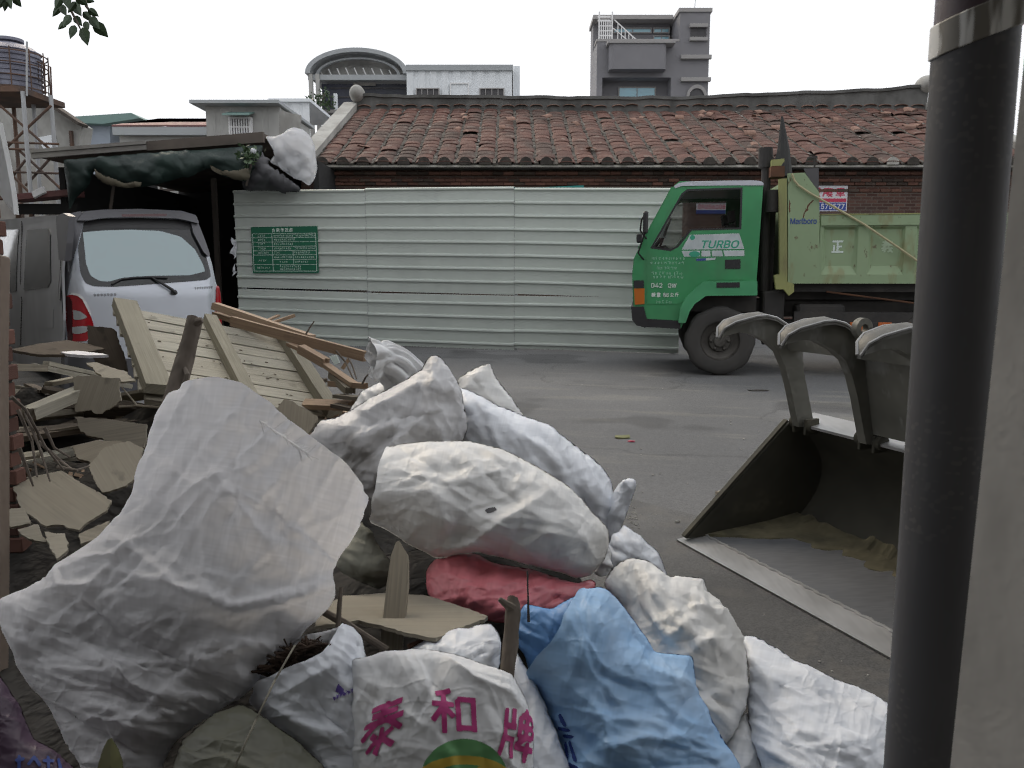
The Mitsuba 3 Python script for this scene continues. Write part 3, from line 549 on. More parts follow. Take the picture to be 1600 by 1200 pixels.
for _ in range(48):                      # shards and slipped tiles
    c_ = r4.uniform(0, NC) if r4.random() < .45 else r4.uniform(20, NC); s = r4.uniform(.15, SL-.4); w = r4.uniform(.10, .22); L = r4.uniform(.10, .26); x = XL+c_*cw
    m = tile_mesh(0, 0, L, w, .0, .0, w*.22); m.vertices -= np.array([0, YE, zE]); M = trimesh.transformations.rotation_matrix(r4.uniform(-1.6, 1.6), sn); T2 = trimesh.transformations.rotation_matrix(r4.normal(0, .22), [1, 0, 0])
    m.apply_transform(T2 @ M); m.apply_translation(np.array([x, YE, zE+sag(x)*s/SL])+sl*s+sn*r4.uniform(.12, .15)); obj('broken_tile', m, 'tile_break', roof, smooth=True)
for c_ in range(NC):                      # round tile ends along the eave
    x = XL+(c_+.5)*cw; cyl = trimesh.creation.cylinder(radius=cw*.30, height=.03, sections=20); cyl.apply_transform(trimesh.transformations.rotation_matrix(np.pi/2, [1, 0, 0])); cyl.apply_translation([x, YE-.05, zE+.02]); cyl = trimesh.intersections.slice_mesh_plane(cyl, [0, 0, 1], [0, 0, zE-.008], cap=False)
    obj('eave_end', cyl, 'old_lime' if r4.random() < .08 else 'chassis_tar', roof, smooth=False)
for c_ in range(NC):                      # the pale tile ends tucked under the ridge
    m = tile_mesh(XL+(c_+.5)*cw+r4.normal(0, .03), SL-.22, SL-.02, cw*.8, .11+r4.uniform(0, .04), .10, .05, r4.normal(0, .1)); obj('ridge_tile', m, 'tile_break', roof, smooth=True)
# ridge: a curved band of mortar with a thin coping and rounded ends
def band(x0, x1, f0, f1, ya, yb, n=48):
    xs = np.linspace(x0, x1, n); V, F = [], []
    for x in xs: V += [[x, ya, f0(x)], [x, yb, f0(x)], [x, yb, f1(x)], [x, ya, f1(x)]]
    for i in range(n-1):
        for j in range(4):
            a, b = 4*i+j, 4*i+(j+1) % 4; F += [[a, b, b+4], [a, b+4, a+4]]
    F += [[0, 2, 1], [0, 3, 2], [4*n-4, 4*n-3, 4*n-2], [4*n-4, 4*n-2, 4*n-1]]; return trimesh.Trimesh(V, F, process=False)
ztop = lambda px, py: P(px, py, YR-.2)[2]
cx_ = [P(px, 150, YR-.2)[0] for px in (560, 700, 850, 1000, 1100, 1250, 1350, 1430)]; cz_ = [ztop(px, py) for px, py in ((560, 147), (700, 149), (850, 150), (1000, 151), (1100, 150), (1250, 144), (1350, 139), (1430, 133))]
f1 = lambda x: float(np.interp(x, cx_, cz_))+.07*(meshkit.fbm(np.array([x*1.7, 0, 0.]), 3, 6)-.5)
put('ridge', [band(XL-.05, XR+.05, lambda x: zR+sag(x)-.15, lambda x: f1(x)-.075, YR-.2, YR+.2), band(XL-.08, XR+.08, lambda x: f1(x)-.073, lambda x: f1(x), YR-.25, YR+.25, 140)], 'dark_concrete', house)
for xx, zz in ((XL, f1(XL)), (XR, f1(XR))):
    m = trimesh.creation.icosphere(subdivisions=3, radius=1); m.apply_scale([.19, .4, .22]); m.vertices += (meshkit.noise(m.vertices*5)[:, None]-.5)*.06*m.vertices; m.apply_translation([xx, YR-.1, zz+.02]); put('ridge_end', m, 'concrete', house)
for xx in (XL-.17, XR+.17):
    m = prism([(YE-.05, zE-.1), (YE-.05, zE+.16), (YR-.1, zR+.18), (2*YR-YE, zE+.16), (2*YR-YE, zE-.1), (YR-.1, zR-.15)], xx-.17, xx+.17, 'x'); put('verge', m, 'concrete', house)
    put('gable', prism([(YE+.3, zE-.2), (YR, zR-.2), (2*YR-YE-.3, zE-.2), (2*YR-YE-.3, .004), (YE+.3, .004)], xx-.14, xx+.14, 'x'), 'brickwork', house)
# posters on its wall
def poster(nm, label, corners, parts_fn):
    k = thing(nm, label, 'poster'); y = YF-.012; q = [P(*c_, y) for c_ in corners]; x0, x1 = q[0][0], q[1][0]; z1, z0 = q[0][2], q[3][2]
    obj('sheet', box(x0, x1, y, y+.006, z0, z1), 'poster_white', k); parts_fn(k, x0, x1, z0, z1, y); return k
def pA(k, x0, x1, z0, z1, y):
    w, h = x1-x0, z1-z0; M = frame([0, y, 0], [1, 0, 0], [0, 1, 0], [0, 0, 1])
    obj('red_lettering', prism(so.unary_union([glyph_at(ch, x0+w*(.2+.31*i), z1-h*.26, w*.25, h*.36, .13) for i, ch in enumerate('報廢車')]), y-.004, y-.001), 'poster_red', k)
    obj('red_band', box(x0+.01, x1-.02, y-.004, y-.001, z0+h*.36, z0+h*.5), 'poster_red', k); obj('blue_band', box(x0+.01, x1-.02, y-.004, y-.001, z0+h*.03, z0+h*.34), 'poster_blue', k)
    m = latin('09-575577', h*.20, x0+.03, z0+h*.085, w*.9, True); m.apply_translation([0, y-.004, 0]); obj('number', m, 'poster_white', k)
poster('scrap_car_poster', 'white poster with red characters and blue number band on the brick wall', [(1262, 290), (1325, 290), (1325, 330), (1262, 330)], pA)
def pB(k, x0, x1, z0, z1, y):
    w, h = x1-x0, z1-z0; m = latin('0925610895', h*.42, x0+.03, z0+h*.48, w*.92, True); m.apply_translation([0, y, 0]); obj('red_number', m, 'poster_red', k); obj('blue_band', box(x0, x1, y-.004, y-.001, z0, z0+h*.36), 'poster_blue', k)
poster('phone_poster', 'small poster with red numerals seen through the truck cab windows', [(1088, 318), (1147, 316), (1147, 334), (1088, 334)], pB)
tl = thing('teal_tarpaulin', 'strip of teal tarpaulin showing along the top of the metal fence', 'tarpaulin')
a = FW.loc(760, 292, .15); b = FW.loc(912, 290.5, .15); put('strip', moved(prism([(a[0], a[1]-.2), (b[0], b[1]-.2), (b[0], b[1]+.01), ((a[0]+b[0])/2, b[1]-.005), (a[0], a[1]-.005)], .15, .165), FW.M), 'tarp_teal', tl)
# ------------------------------------------------------------------ buildings behind
def corr(u0, u1, z0, z1, y, pitch=.25, d=.03):
    """Upright ribbed cladding facing the street."""
    xs = [u0]; x = u0
    pts = []
    while x < u1-pitch: pts += [(x, 0), (x+pitch*.55, 0), (x+pitch*.65, d), (x+pitch*.9, d)]; x += pitch
    pts += [(x, 0), (u1, 0)]
    return prism([(a, y+b) for a, b in pts]+[(u1, y+.12), (u0, y+.12)], z0, z1, 'z')
def XZ(px, py, Y): p = P(px, py, Y); return p[0], p[2]
def win(parent, a, b, y, frame_m, pane_m, bars=(1, 1), depth=.1, name='window'):
    (x0, z1), (x1, z0) = XZ(*a, y), XZ(*b, y); t = .05*max(1, y/40)
    f = [box(x0, x1, y-depth, y, z0, z0+t), box(x0, x1, y-depth, y, z1-t, z1), box(x0, x0+t, y-depth, y, z0+t, z1-t), box(x1-t, x1, y-depth, y, z0+t, z1-t)]
    for i in range(1, bars[0]): xx = x0+(x1-x0)*i/bars[0]; f.append(box(xx-t*.35, xx+t*.35, y-depth*.9, y-.003, z0+t, z1-t))
    for i in range(1, bars[1]): zz = z0+(z1-z0)*i/bars[1]; f.append(box(x0+t, x1-t, y-depth*.9, y-.003, zz-t*.35, zz+t*.35))
    k = obj(name, f, frame_m, parent, smooth=False); obj('pane', box(x0+t*.5, x1-t*.5, y-depth*.4, y-depth*.4+.02, z0+t*.5, z1-t*.5), pane_m, k, smooth=False); return k
# tall grey tower house
Y = 52.0; tw = thing('tower_house', 'tall grey tiled town house with a rooftop terrace and white spiral stair railing', 'building')
(xa, _), (xb, zt) = XZ(933, 60, Y), XZ(1110, 19, Y); xm, ztm = XZ(1060, 17, Y); _, zl = XZ(1000, 65, Y)
put('wall', [box(xa, xb, Y+1.2, Y+4.2, 0, zl), box(XZ(1062, 50, Y)[0], xb, Y, Y+4.2, 0, zt), box(xa, xm-.02, Y+2.6, Y+4.2, zl, ztm), box(xa, xa+.35, Y, Y+1.2, 0, zl), box(XZ(1050, 60, Y)[0], XZ(1062, 60, Y)[0], Y, Y+1.2, 0, zl),
              box(xa+.35, XZ(1050, 60, Y)[0], Y, Y+1.2, XZ(940, 121, Y)[1], zl)], 'tower_tile', tw)
put('roof_slab', box(xa-.1, xm, Y+1.6, Y+4.3, ztm, ztm+.25), 'tower_light', tw); put('roof_slab', box(xm+.02, xb+.1, Y-.1, Y+4.3, zt, zt+.22), 'tower_light', tw)
(ba, bz1), (bb, bz0) = XZ(953, 68, Y-.8), XZ(1041, 108, Y-.8)
bal = obj('balcony', prism(sg.box(ba, Y-.85, bb, Y).buffer(-.25).buffer(.25).union(sg.box(ba, Y-.3, bb, Y)), bz0, bz1, 'z'), 'tower_tile', tw); put('coping', box(ba-.15, bb+.5, Y-.95, Y+.05, bz1+.002, bz1+.16), 'tower_light', bal)
put('terrace_edge', box(xa-.05, bb+.9, Y-.05, Y+1.3, zl, zl+.14), 'tower_light', tw)
for a, b in (((958, 44), (1018, 53)), ((1020, 44), (1046, 53)), ((1020, 56), (1046, 64))): win(tw, a, b, Y+2.6, 'tower_light', 'window_blue', (2, 1), .15)
win(tw, (966, 136), (1024, 160), Y+1.15, 'tower_light', 'window_blue', (2, 1), .1)
for z in (41, 62): x0, z0 = XZ(1077, z, Y); x1, _ = XZ(1105, z, Y); put('sill', box(x0, x1, Y-.25, Y, z0-.1, z0+.1), 'tower_light', tw)
win(tw, (1079, 43), (1103, 60), Y, 'tower_dark', 'tower_dark', (2, 1), .06)
for z in (90, 125): x0, z0 = XZ(1063, z, Y); put('ledge', box(x0, xb+.1, Y-.3, Y, z0-.12, z0+.1), 'tower_light', tw)
x0, z0 = XZ(1088, 152, Y); t_ = np.linspace(0, np.pi, 15); put('window_arch', prism(sg.Polygon([(x0+math.cos(a)*.62, z0+math.sin(a)*.72) for a in t_]).difference(sg.Polygon([(x0+math.cos(a)*.45, z0+math.sin(a)*.5) for a in t_]).buffer(.01)), Y-.16, Y, 'y'), 'tower_light', tw)
put('arch_pane', prism([(x0+math.cos(a)*.46, z0+math.sin(a)*.52) for a in t_], Y-.06, Y-.003, 'y'), 'tower_dark', tw)
rl_ = []
(ra, rz0), (rb, rz1) = XZ(936, 64, Y+.3), XZ(957, 18, Y+.3)
for i in range(7): x = ra+(rb-ra)*i/6; rl_.append(box(x-.03, x+.03, Y+.3, Y+.36, rz0, rz0+(rz1-rz0)*.68))
for i in range(5): z = rz0+(rz1-rz0)*(.02+.165*i); rl_.append(box(ra, rb, Y+.302, Y+.358, z-.03, z+.03))
for z in (.85, .98): rl_.append(box(ra, rb, Y+1.2, Y+1.26, rz0+(rz1-rz0)*z-.05, rz0+(rz1-rz0)*z+.05))
for x in (ra, rb): rl_.append(box(x-.04, x+.04, Y+.29, Y+.37, rz0, rz1))
p0, p1 = P(960, 31, Y+.3), P(994, 62, Y+.3); rl_.append(bar(p0, p1, .06, .06)); p2, p3 = P(958, 44, Y+.3), P(982, 64, Y+.3); rl_.append(bar(p2, p3, .05, .05))
for i in range(1, 6): q = p0+(p1-p0)*i/6; rl_.append(box(q[0]-.025, q[0]+.025, Y+.31, Y+.35, rz0, q[2]))
obj('stair_railing', rl_, 'white_paint', tw, label='white railing of the roof stair')
x0, z0 = XZ(1085, 19, Y+1); put('aerial', tube([[x0, Y+1, z0], [x0+.05, Y+1, z0+1.0]], .02, 6), 'galvanised', tw)
# vaulted metal house
Y = 41.0; ah = thing('vaulted_house', 'grey rooftop house with a barrel-vaulted metal canopy and dark front', 'building')
(xa, z_s), (xb, _) = XZ(481, 116, Y), XZ(635, 116, Y); zc_ = XZ(558, 77, Y)[1]; cxm = (xa+xb)/2; t_ = np.linspace(0, np.pi, 33)
arc = lambda k, e: [(cxm+math.cos(a)*(xb-xa)/2*k, z_s+math.sin(a)*(zc_-z_s)*e) for a in t_]
obj('vault_roof', prism(sg.Polygon(arc(1.04, 1.03)+arc(.94, .86)[::-1]), Y-.2, Y+8, 'y'), 'roof_rim', ah, label='curved grey vault roof')
put('gable', prism(sg.Polygon(arc(.93, .85)), Y+1.0, Y+1.1, 'y'), 'sheet_grey', ah)
put('arch_rib', prism(sg.Polygon(arc(.86, .72)).difference(sg.Polygon(arc(.80, .66))), Y+.2, Y+.4, 'y'), 'roof_rim', ah)
put('beam', box(xa, xb, Y, Y+.3, z_s-.26, z_s-.02), 'roof_rim', ah)
for i in range(9): x = cxm+(i-4)*.42; put('strut', bar([x, Y+.5, z_s-.1], [x-.22, Y+.5, z_s+.75*math.sqrt(max(.05, 1-((x-cxm)/2.6)**2))*.55], .05, .05), 'white_paint', ah)
put('front_wall', box(xa+.5, xb-.05, Y+.7, Y+8, 0, z_s-.3), 'navy_wall', ah)
for i in range(6): z = z_s-.5-.42*i; put('shutter_slat', box(xa+.9, xb-.1, Y+.64, Y+.7-.003, z-.03, z+.03), 'tower_dark', ah)
for xx in (xa+.05, xa+.38): put('post', box(xx, xx+.18, Y-.1, Y+.1, 0, z_s), 'sheet_grey', ah)
(sx0, sz1), (sx1, sz0) = XZ(552, 129, Y+.6), XZ(587, 134, Y+.6); put('name_board', box(sx0, sx1, Y+.58, Y+.64, sz0, sz1), 'shed_light', ah)
(lx0, lz1), (lx1, lz0) = XZ(499, 171, Y-1), XZ(533, 176, Y-1); put('terrace_slab', box(lx0, lx1, Y-1, Y+.6, lz0, lz1), 'tower_light', ah); (lx0, lz1), (lx1, lz0) = XZ(521, 146, Y-.9), XZ(527, 171, Y-.9); put('terrace_post', box(lx0, lx1, Y-.9, Y-.7, lz0, lz1), 'sheet_white', ah)
pl = thing('terrace_plant', 'leafy green plant on the terrace of the vaulted house', 'plant'); lv = []; r5 = np.random.default_rng(8)
for (ppx, ppy, s_) in ((508, 150, 9), (512, 165, 8), (490, 165, 10), (500, 160, 8), (485, 160, 7)):
    for _ in range(70):
        p = P(ppx+r5.normal(0, s_*.55), ppy+r5.normal(0, s_*.75), Y-1.2+r5.normal(0, .3)); d = r5.normal(size=3); d /= np.linalg.norm(d); e = np.cross(d, r5.normal(size=3)); e /= np.linalg.norm(e); L = .16
        lv.append(trimesh.Trimesh([p, p+d*L*.5+e*L*.3, p+d*L, p+d*L*.5-e*L*.3], [[0, 1, 2], [0, 2, 3]], process=False))
obj('foliage', lv, 'leaf_green', pl, smooth=False, kind='stuff'); put('stem', tube([P(500, 178, Y-1.2), P(500, 165, Y-1.2), P(508, 145, Y-1.2)], .03, 6), 'shed_brown', pl)
# white corrugated house
Y = 40.0; wh = thing('corrugated_house', 'long white corrugated metal house behind the ridge, with three windows', 'building')
(xa, zt), (xb, _) = XZ(635, 102, Y), XZ(800, 102, Y); obj('cladding', corr(xa, xb, 0, zt-.1, Y, .55, .05), 'sheet_white', wh, smooth=False); put('body', box(xa+.05, xb-.05, Y+.13, Y+7, 0, zt-.15), 'sheet_white', wh)
put('eave_trim', box(xa-.02, xb+.05, Y-.12, Y+7.1, zt-.25, zt), 'roof_rim', wh)
put('side_wing', box(xb+.06, XZ(812, 110, Y+2)[0], Y+1, Y+7, 0, XZ(812, 111, Y+2)[1]), 'sheet_white', wh)
win(wh, (650, 138), (687, 158), Y, 'tower_light', 'tower_dark', (4, 1), .1); win(wh, (749, 138), (788, 158), Y, 'tower_light', 'tower_dark', (4, 1), .1); win(wh, (703, 130), (733, 158), Y, 'white_paint', 'sheet_white', (1, 1), .12)
# low shed with a barred window
Y = 27.0; sh_ = thing('barred_window_shed', 'grey panelled metal shed with a barred window under a flat roof', 'shed')
(xa, zt), (xb, _) = XZ(321, 166, Y), XZ(437, 166, Y); obj('cladding', corr(xa, xb, 0, zt, Y, .5, .02), 'sheet_grey', sh_, smooth=False); put('body', box(xa+.05, xb-.02, Y+.13, Y+4, 0, zt-.02), 'sheet_grey', sh_)
rx0 = XZ(305, 162, Y)[0]; put('roof', box(rx0, xb+.1, Y-.5, Y+4.2, zt+.002, zt+.1), 'roof_rim', sh_)
win(sh_, (359, 184), (396, 215), Y, 'white_paint', 'tower_dark', (9, 2), .16, 'window_grille'); (x0, z0), (x1, _) = XZ(357, 183, Y), XZ(398, 183, Y); put('awning', prism([(Y-.6, z0-.05), (Y, z0+.12), (Y, z0+.16), (Y-.6, z0)], x0, x1, 'x'), 'roof_green', sh_)
Y = 33.0; s2 = thing('white_shed', 'plain white metal shed between the barred-window shed and the vaulted house', 'shed'); (xa, zt), (xb, _) = XZ(425, 160, Y), XZ(482, 160, Y)
obj('cladding', corr(xa, xb, 0, zt, Y, .4, .03), 'sheet_white', s2, smooth=False); put('roof', box(xa-.1, xb+.1, Y-.15, Y+5, zt+.002, zt+.12), 'sheet_white', s2)
Y = 25.5; s3 = thing('wall_panel', 'weathered grey side panel beside the plastic sheet', 'panel'); put('sheet', prism([XZ(436, 172, Y), XZ(470, 180, Y), XZ(466, 240, Y), XZ(436, 240, Y)], Y, Y+.1, 'y'), 'concrete', s3)
# red-roofed and green-roofed sheds
Y = 30.0; s4 = thing('red_roof_shed', 'long low shed with a dull red roof and grey fascia', 'shed'); (xa, zt), (xb, _) = XZ(175, 198, Y), XZ(322, 196, Y)
put('wall', box(xa+.1, xb, Y+.3, Y+6, 0, zt-.25), 'sheet_grey', s4); put('fascia', box(xa, xb, Y, Y+.2, zt-.28, zt), 'roof_rim', s4); put('roof', prism([(Y-.02, zt+.003), (Y-.02, zt+.06), (Y+4, zt+1.0), (Y+8, zt+.3), (Y+8, zt+.25), (Y+4, zt+.95)], xa, xb, 'x'), 'roof_red', s4)
Y = 34.0; s5 = thing('green_roof_shed', 'bluish grey metal shed with a pale green pitched roof', 'shed'); q = [XZ(x, y, Y) for x, y in ((112, 191), (122, 187), (210, 180), (225, 187), (172, 197), (172, 250), (112, 250))]
obj('gable_wall', prism([XZ(112, 196, Y), XZ(128, 192, Y), XZ(172, 194, Y), XZ(172, 330, Y), XZ(112, 330, Y)], Y, Y+6, 'y'), 'sheet_blue', s5)
obj('roof', prism([XZ(108, 193, Y), XZ(122, 186, Y), XZ(214, 180, Y), XZ(228, 188, Y), XZ(170, 197, Y), XZ(128, 195, Y)], Y-.5, Y+6.5, 'y'), 'roof_green', s5)
# grey workshop behind the tank tower
Y = 23.0; s6 = thing('weathered_workshop', 'grimy grey workshop with a sloping roof edge behind the water tank tower', 'building')
put('wall', prism([XZ(-60, 148, Y), XZ(58, 148, Y), XZ(128, 196, Y), XZ(122, 235, Y), XZ(122, 345, Y), XZ(-60, 345, Y)], Y, Y+.6, 'y'), 'concrete', s6)
put('verge', bar(P(55, 146, Y-.15), P(130, 196, Y-.15), .5, .08, up=(-.3, 0, 1)), 'shed_brown', s6)
put('panel', prism([XZ(58, 215, Y-.05), XZ(85, 210, Y-.05), XZ(90, 232, Y-.05), XZ(70, 236, Y-.05)], Y-.06, Y-.005, 'y'), 'sheet_white', s6); put('downpipe', box(XZ(110, 200, Y)[0], XZ(114, 200, Y)[0], Y-.1, Y-.003, 0, XZ(112, 205, Y)[1]), 'rusty_steel', s6)
put('lower_wall', box(XZ(-40, 260, Y-.4)[0], XZ(118, 262, Y-.4)[0], Y-.4, Y-.01, 0, XZ(60, 262, Y)[1]), 'shed_light', s6)
# water tank on its lattice tower
Y = 19.0; tk = thing('water_tank', 'stainless steel water tank with ribs on top of the lattice tower', 'water tank'); (xc, zb), (xr, zt) = XZ(20, 147, Y), XZ(57, 82, Y); R = xr-xc
prof = [[0, zb], [R, zb]]; n_ = 8
for i in range(n_): z = zb+(zt-zb)*i/n_; h = (zt-zb)/n_; prof += [[R, z+.1*h], [R, z+.7*h], [R+.035, z+.8*h], [R+.035, z+.92*h]]
prof += [[R, zt], [R*.8, zt+.10], [R*.35, zt+.2], [.3, zt+.22], [.3, zt+.28], [0, zt+.28]]
m = trimesh.creation.revolve(np.array(prof), sections=40); m.apply_translation([xc, Y, 0]); obj('shell', m, 'steel_tank', tk)
cage = [tube([[xc+math.cos(a)*(R+.14), Y+math.sin(a)*(R+.14), zb], [xc+math.cos(a)*(R+.14), Y+math.sin(a)*(R+.14), zb+(zt-zb)*.98]], .014, 5) for a in np.arange(12)*np.pi/6]
for f_ in (.05, .33, .62, .9): cage.append(tube([[xc+math.cos(a)*(R+.14), Y+math.sin(a)*(R+.14), zb+(zt-zb)*f_] for a in np.linspace(0, 2*np.pi, 33)], .014, 5))
obj('guard_hoops', cage, 'rusty_steel', tk)
lt = thing('lattice_tower', 'rusty steel lattice tower carrying the water tank', 'tower'); xL_, xR_ = XZ(-30, 200, Y)[0], XZ(92, 200, Y)[0]
put('platform', [box(xL_-.1, xR_-.3, Y-.9, Y+.9, zb-.13, zb-.01)], 'rusty_steel', lt)
for xx, yy in ((XZ(40, 200, Y-.9)[0], Y-.9), (XZ(-20, 200, Y-.9)[0], Y-.9), (XZ(83, 200, Y-.5)[0], Y-.5), (XZ(24, 200, Y+.9)[0], Y+.9), (XZ(55, 200, Y+.5)[0], Y+.5)): put('leg', tube([[xx, yy, 0], [xx, yy, zb-.13]], .045, 8), 'galvanised' if xx > -11 else 'rusty_steel', lt)
for (a, b) in (((0, 240), (80, 165)), ((0, 165), (88, 242)), ((40, 290), (90, 235)), ((30, 235), (95, 295)), ((0, 300), (40, 250)), ((5, 260), (45, 300))): put('brace', tube([P(*a, Y-.7), P(*b, Y-.7)], .028, 6), 'rusty_steel', lt)
for z_ in (222, 232, 268): put('tie', tube([P(-10, z_, Y-.75), P(92, z_+3, Y-.75)], .025, 6), 'rusty_steel', lt)
lad = [tube([P(57, 96, Y), P(79, 105, Y), P(81, 152, Y)], .018, 5)]+[tube([P(60+5*i, 98+2*i, Y), P(61+5*i, 150, Y)], .010, 4) for i in range(4)]
obj('ladder_rail', lad, 'rusty_steel', lt); put('mast', tube([P(42, 65, Y-.9), P(42, 150, Y-.9)], .02, 6), 'galvanised', lt)
# lean-to with a small red roof
Y = 14.6; rr = thing('red_awning', 'small faded red awning roof over a dark lean-to beside the shed', 'awning'); (xa, za), (xb, zb_) = XZ(10, 306, Y), XZ(109, 300, Y)
obj('roof', prism([(xa, za-.08), (xb, zb_-.05), (xb, zb_+.05), (xa, za+.02)], Y, Y+.5, 'y'), 'roof_red', rr); put('back', box(xa, xb, Y+1.2, Y+1.3, .004, zb_-.3), 'shed_light', rr); put('beam', box(xa, xb, Y+.2, Y+.3, za-.3, za-.12), 'shed_dark', rr)
for px_ in (29, 50): x0 = XZ(px_, 330, Y+.3)[0]; put('post', box(x0, x0+.06, Y+.2, Y+.26, .004, za-.3), 'rusty_steel', rr)
put('loose_plank', bar(P(52, 305, Y-.05), P(70, 296, Y-.05), .12, .05, up=(0, -1, .3)), 'white_paint', rr)
# dark open shed beside the house
Y = 14.0; od = thing('open_shed', 'dark open-fronted shed under a sloping sheet roof, next to the brick house', 'shed')
(xa, za), (xm_, zm), (xb, zb2) = XZ(50, 242, Y), XZ(230, 228, Y), XZ(412, 213, Y)
put('roof', [prism([(xa, za-.02), (xb, zb2-.02), (xb, zb2+.05), (xa, za+.05)], Y+.05, Y+7, 'y')], 'shed_brown', od)
obj('fascia', [prism([(xa, za-.06), (xm_, zm-.06), (xm_, zm+.02), (xa, za+.02)], Y-.03, Y+.05, 'y'), prism([(xa, za+.025), (xm_, zm+.025), (xm_, zm+.08), (xa, za+.08)], Y-.06, Y+.3, 'y')], 'shed_light', od, label='pale fascia under one half of the roof edge')
obj('fascia', prism([(xm_+.005, zm-.08), (xb, zb2-.1), (xb, zb2+.07), (xm_+.005, zm+.07)], Y-.03, Y+.05, 'y'), 'shed_brown', od, label='brown fascia under the other half of the roof edge')
xr_ = XZ(112, 300, Y+1)[0]; xq = XZ(480, 300, Y+1)[0]; yb_ = Y+6.4; (hx0, hz1), (hx1, hz0) = XZ(243, 280, yb_), XZ(279, 304, yb_)
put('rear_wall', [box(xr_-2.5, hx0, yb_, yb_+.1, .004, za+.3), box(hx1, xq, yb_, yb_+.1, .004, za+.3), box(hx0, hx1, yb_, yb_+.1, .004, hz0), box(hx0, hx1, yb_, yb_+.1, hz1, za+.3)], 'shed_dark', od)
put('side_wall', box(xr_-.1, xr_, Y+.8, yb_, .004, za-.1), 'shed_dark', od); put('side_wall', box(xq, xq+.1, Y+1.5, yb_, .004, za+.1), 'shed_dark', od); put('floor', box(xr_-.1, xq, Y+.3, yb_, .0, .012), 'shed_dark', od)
for px_ in (150, 330): x0 = XZ(px_, 300, Y+2.5)[0]; put('post', box(x0, x0+.09, Y+2.5, Y+2.59, .012, za-.1), 'shed_brown', od)
for i, (pa, pb) in enumerate((((252, 280), (252, 304)), ((262, 282), (264, 304)), ((243, 298), (279, 296)))): put('hanging_lath', bar(P(*pa, yb_-.1), P(*pb, yb_-.1), .06, .02, up=(0, 1, 0)), 'shed_brown', od)
put('prop', tube([P(181, 268, Y+.2), P(170, 345, Y+.4)], .025, 6), 'shed_brown', od)
# ------------------------------------------------------------------ green tipper truck
def paint(a, b, dirt, f=2.2, amt=.6):
    def fn(p, n, uv):
        c = mix(a, b, smoothstep(.3, .7, fbm(p.x*f, p.y*f, p.z*f, 3))); d = smoothstep(.5, .8, fbm(p.x*6, p.y*6, p.z*3, 4))*amt; low = 1-smoothstep(.4, 1.1, p.z+.3*noise(p.x*5, p.z*5)); return mix(c, dirt, dr.maximum(d, low*.55))
    return mikit.proc(fn)
mat('truck_green', paint((.050, .27, .108), (.042, .23, .092), (.08, .13, .085), amt=.25), .38, specular=.5)
mat('truck_light_green', paint((.075, .32, .15), (.06, .27, .125), (.09, .13, .09), amt=.3), .4)
def bed_fn(p, n, uv):
    c = mix((.25, .335, .20), (.205, .28, .16), fbm(p.x*1.5, p.y*1.5, p.z*1.5, 3)); r = smoothstep(.58, .75, fbm(p.x*9, p.y*9, p.z*2.6, 5)); c = mix(c, (.20, .17, .075), r*.55)
    k = smoothstep(.70, .80, fbm(p.x*22, p.y*22, p.z*9, 4)); return mix(c, (.11, .065, .035), k*.8)
mat('bed_green', mikit.proc(bed_fn), .6)
mat('bed_yellow', paint((.26, .27, .10), (.19, .20, .08), (.12, .08, .05)), .6); mat('rubber', stained((.035, .034, .033), (.055, .052, .048), 5), .85); mat('chassis_black', stained((.022, .021, .021), (.05, .045, .04), 3), .75); mat('plastic_black', (.018, .018, .02), .45)
mat('cab_roof', (.48, .50, .55), .3); mat('decal_white', stained((.50, .54, .55), (.36, .41, .42), 8), .5); mat('decal_teal', (.04, .30, .19), .5); mat('pale_print', (.22, .42, .30), .6); mat('faded_white', (.36, .45, .32), .6); mat('white_print', (.55, .62, .58), .6); mat('ink_blue', (.03, .06, .22), .6)
mat('amber', (.45, .13, .02), .25); mat('orange_stripe', (.42, .10, .02), .5); mat('rust_brown', stained((.12, .055, .03), (.07, .035, .022), 12), .9); mat('rope', (.36, .33, .20), .9); mat('seat_dark', (.03, .03, .03), .8); mat('hub_steel', stained((.10, .095, .085), (.05, .045, .04), 10), .6, metallic=.3)
scene['pane'] = {'type': 'thindielectric', 'int_ior': 1.5, 'specular_transmittance': rgb(.8)}
TO = G(1125, 587); TW = Wall(TO, -math.radians(9.0)); tk_ = thing('tipper_truck', 'small green tipper truck with pale green dump bed parked in front of the metal fence', 'truck')
def TL(pts, v=0.0): return sg.Polygon(TW.poly(pts, v)).buffer(0)
def tm(m): return moved(m, TW.M)
def tput(name, m, mt, parent=None, **k): return obj(name, tm(trimesh.util.concatenate(m) if isinstance(m, list) else m), mt, parent or tk_, **k)
def side(pts, v0, v1, inner=None): return prism(TL(pts) if not isinstance(pts, sg.base.BaseGeometry) else pts, v0, v1, 'y')
WID = 1.9
cab_px = [(1011, 366), (1046, 302), (1054, 289), (1062, 283), (1186, 283), (1193, 287), (1181, 459), (1181, 462), (1100, 462), (1080, 480), (1064, 513), (1012, 511), (994, 500), (990, 478), (988, 430), (991, 404), (998, 389)]
win_px = [(1018, 387), (1066, 303), (1074, 297), (1159, 294), (1157, 357), (1080, 359), (1059, 385), (1048, 391)]
cabP, winP = TL(cab_px), TL(win_px).buffer(.03).buffer(-.03)
cab = tput('cab', side(cabP.difference(winP), .012, .06), 'truck_green'); tput('off_side', side(cabP.difference(winP), WID-.06, WID-.012), 'truck_green', cab)
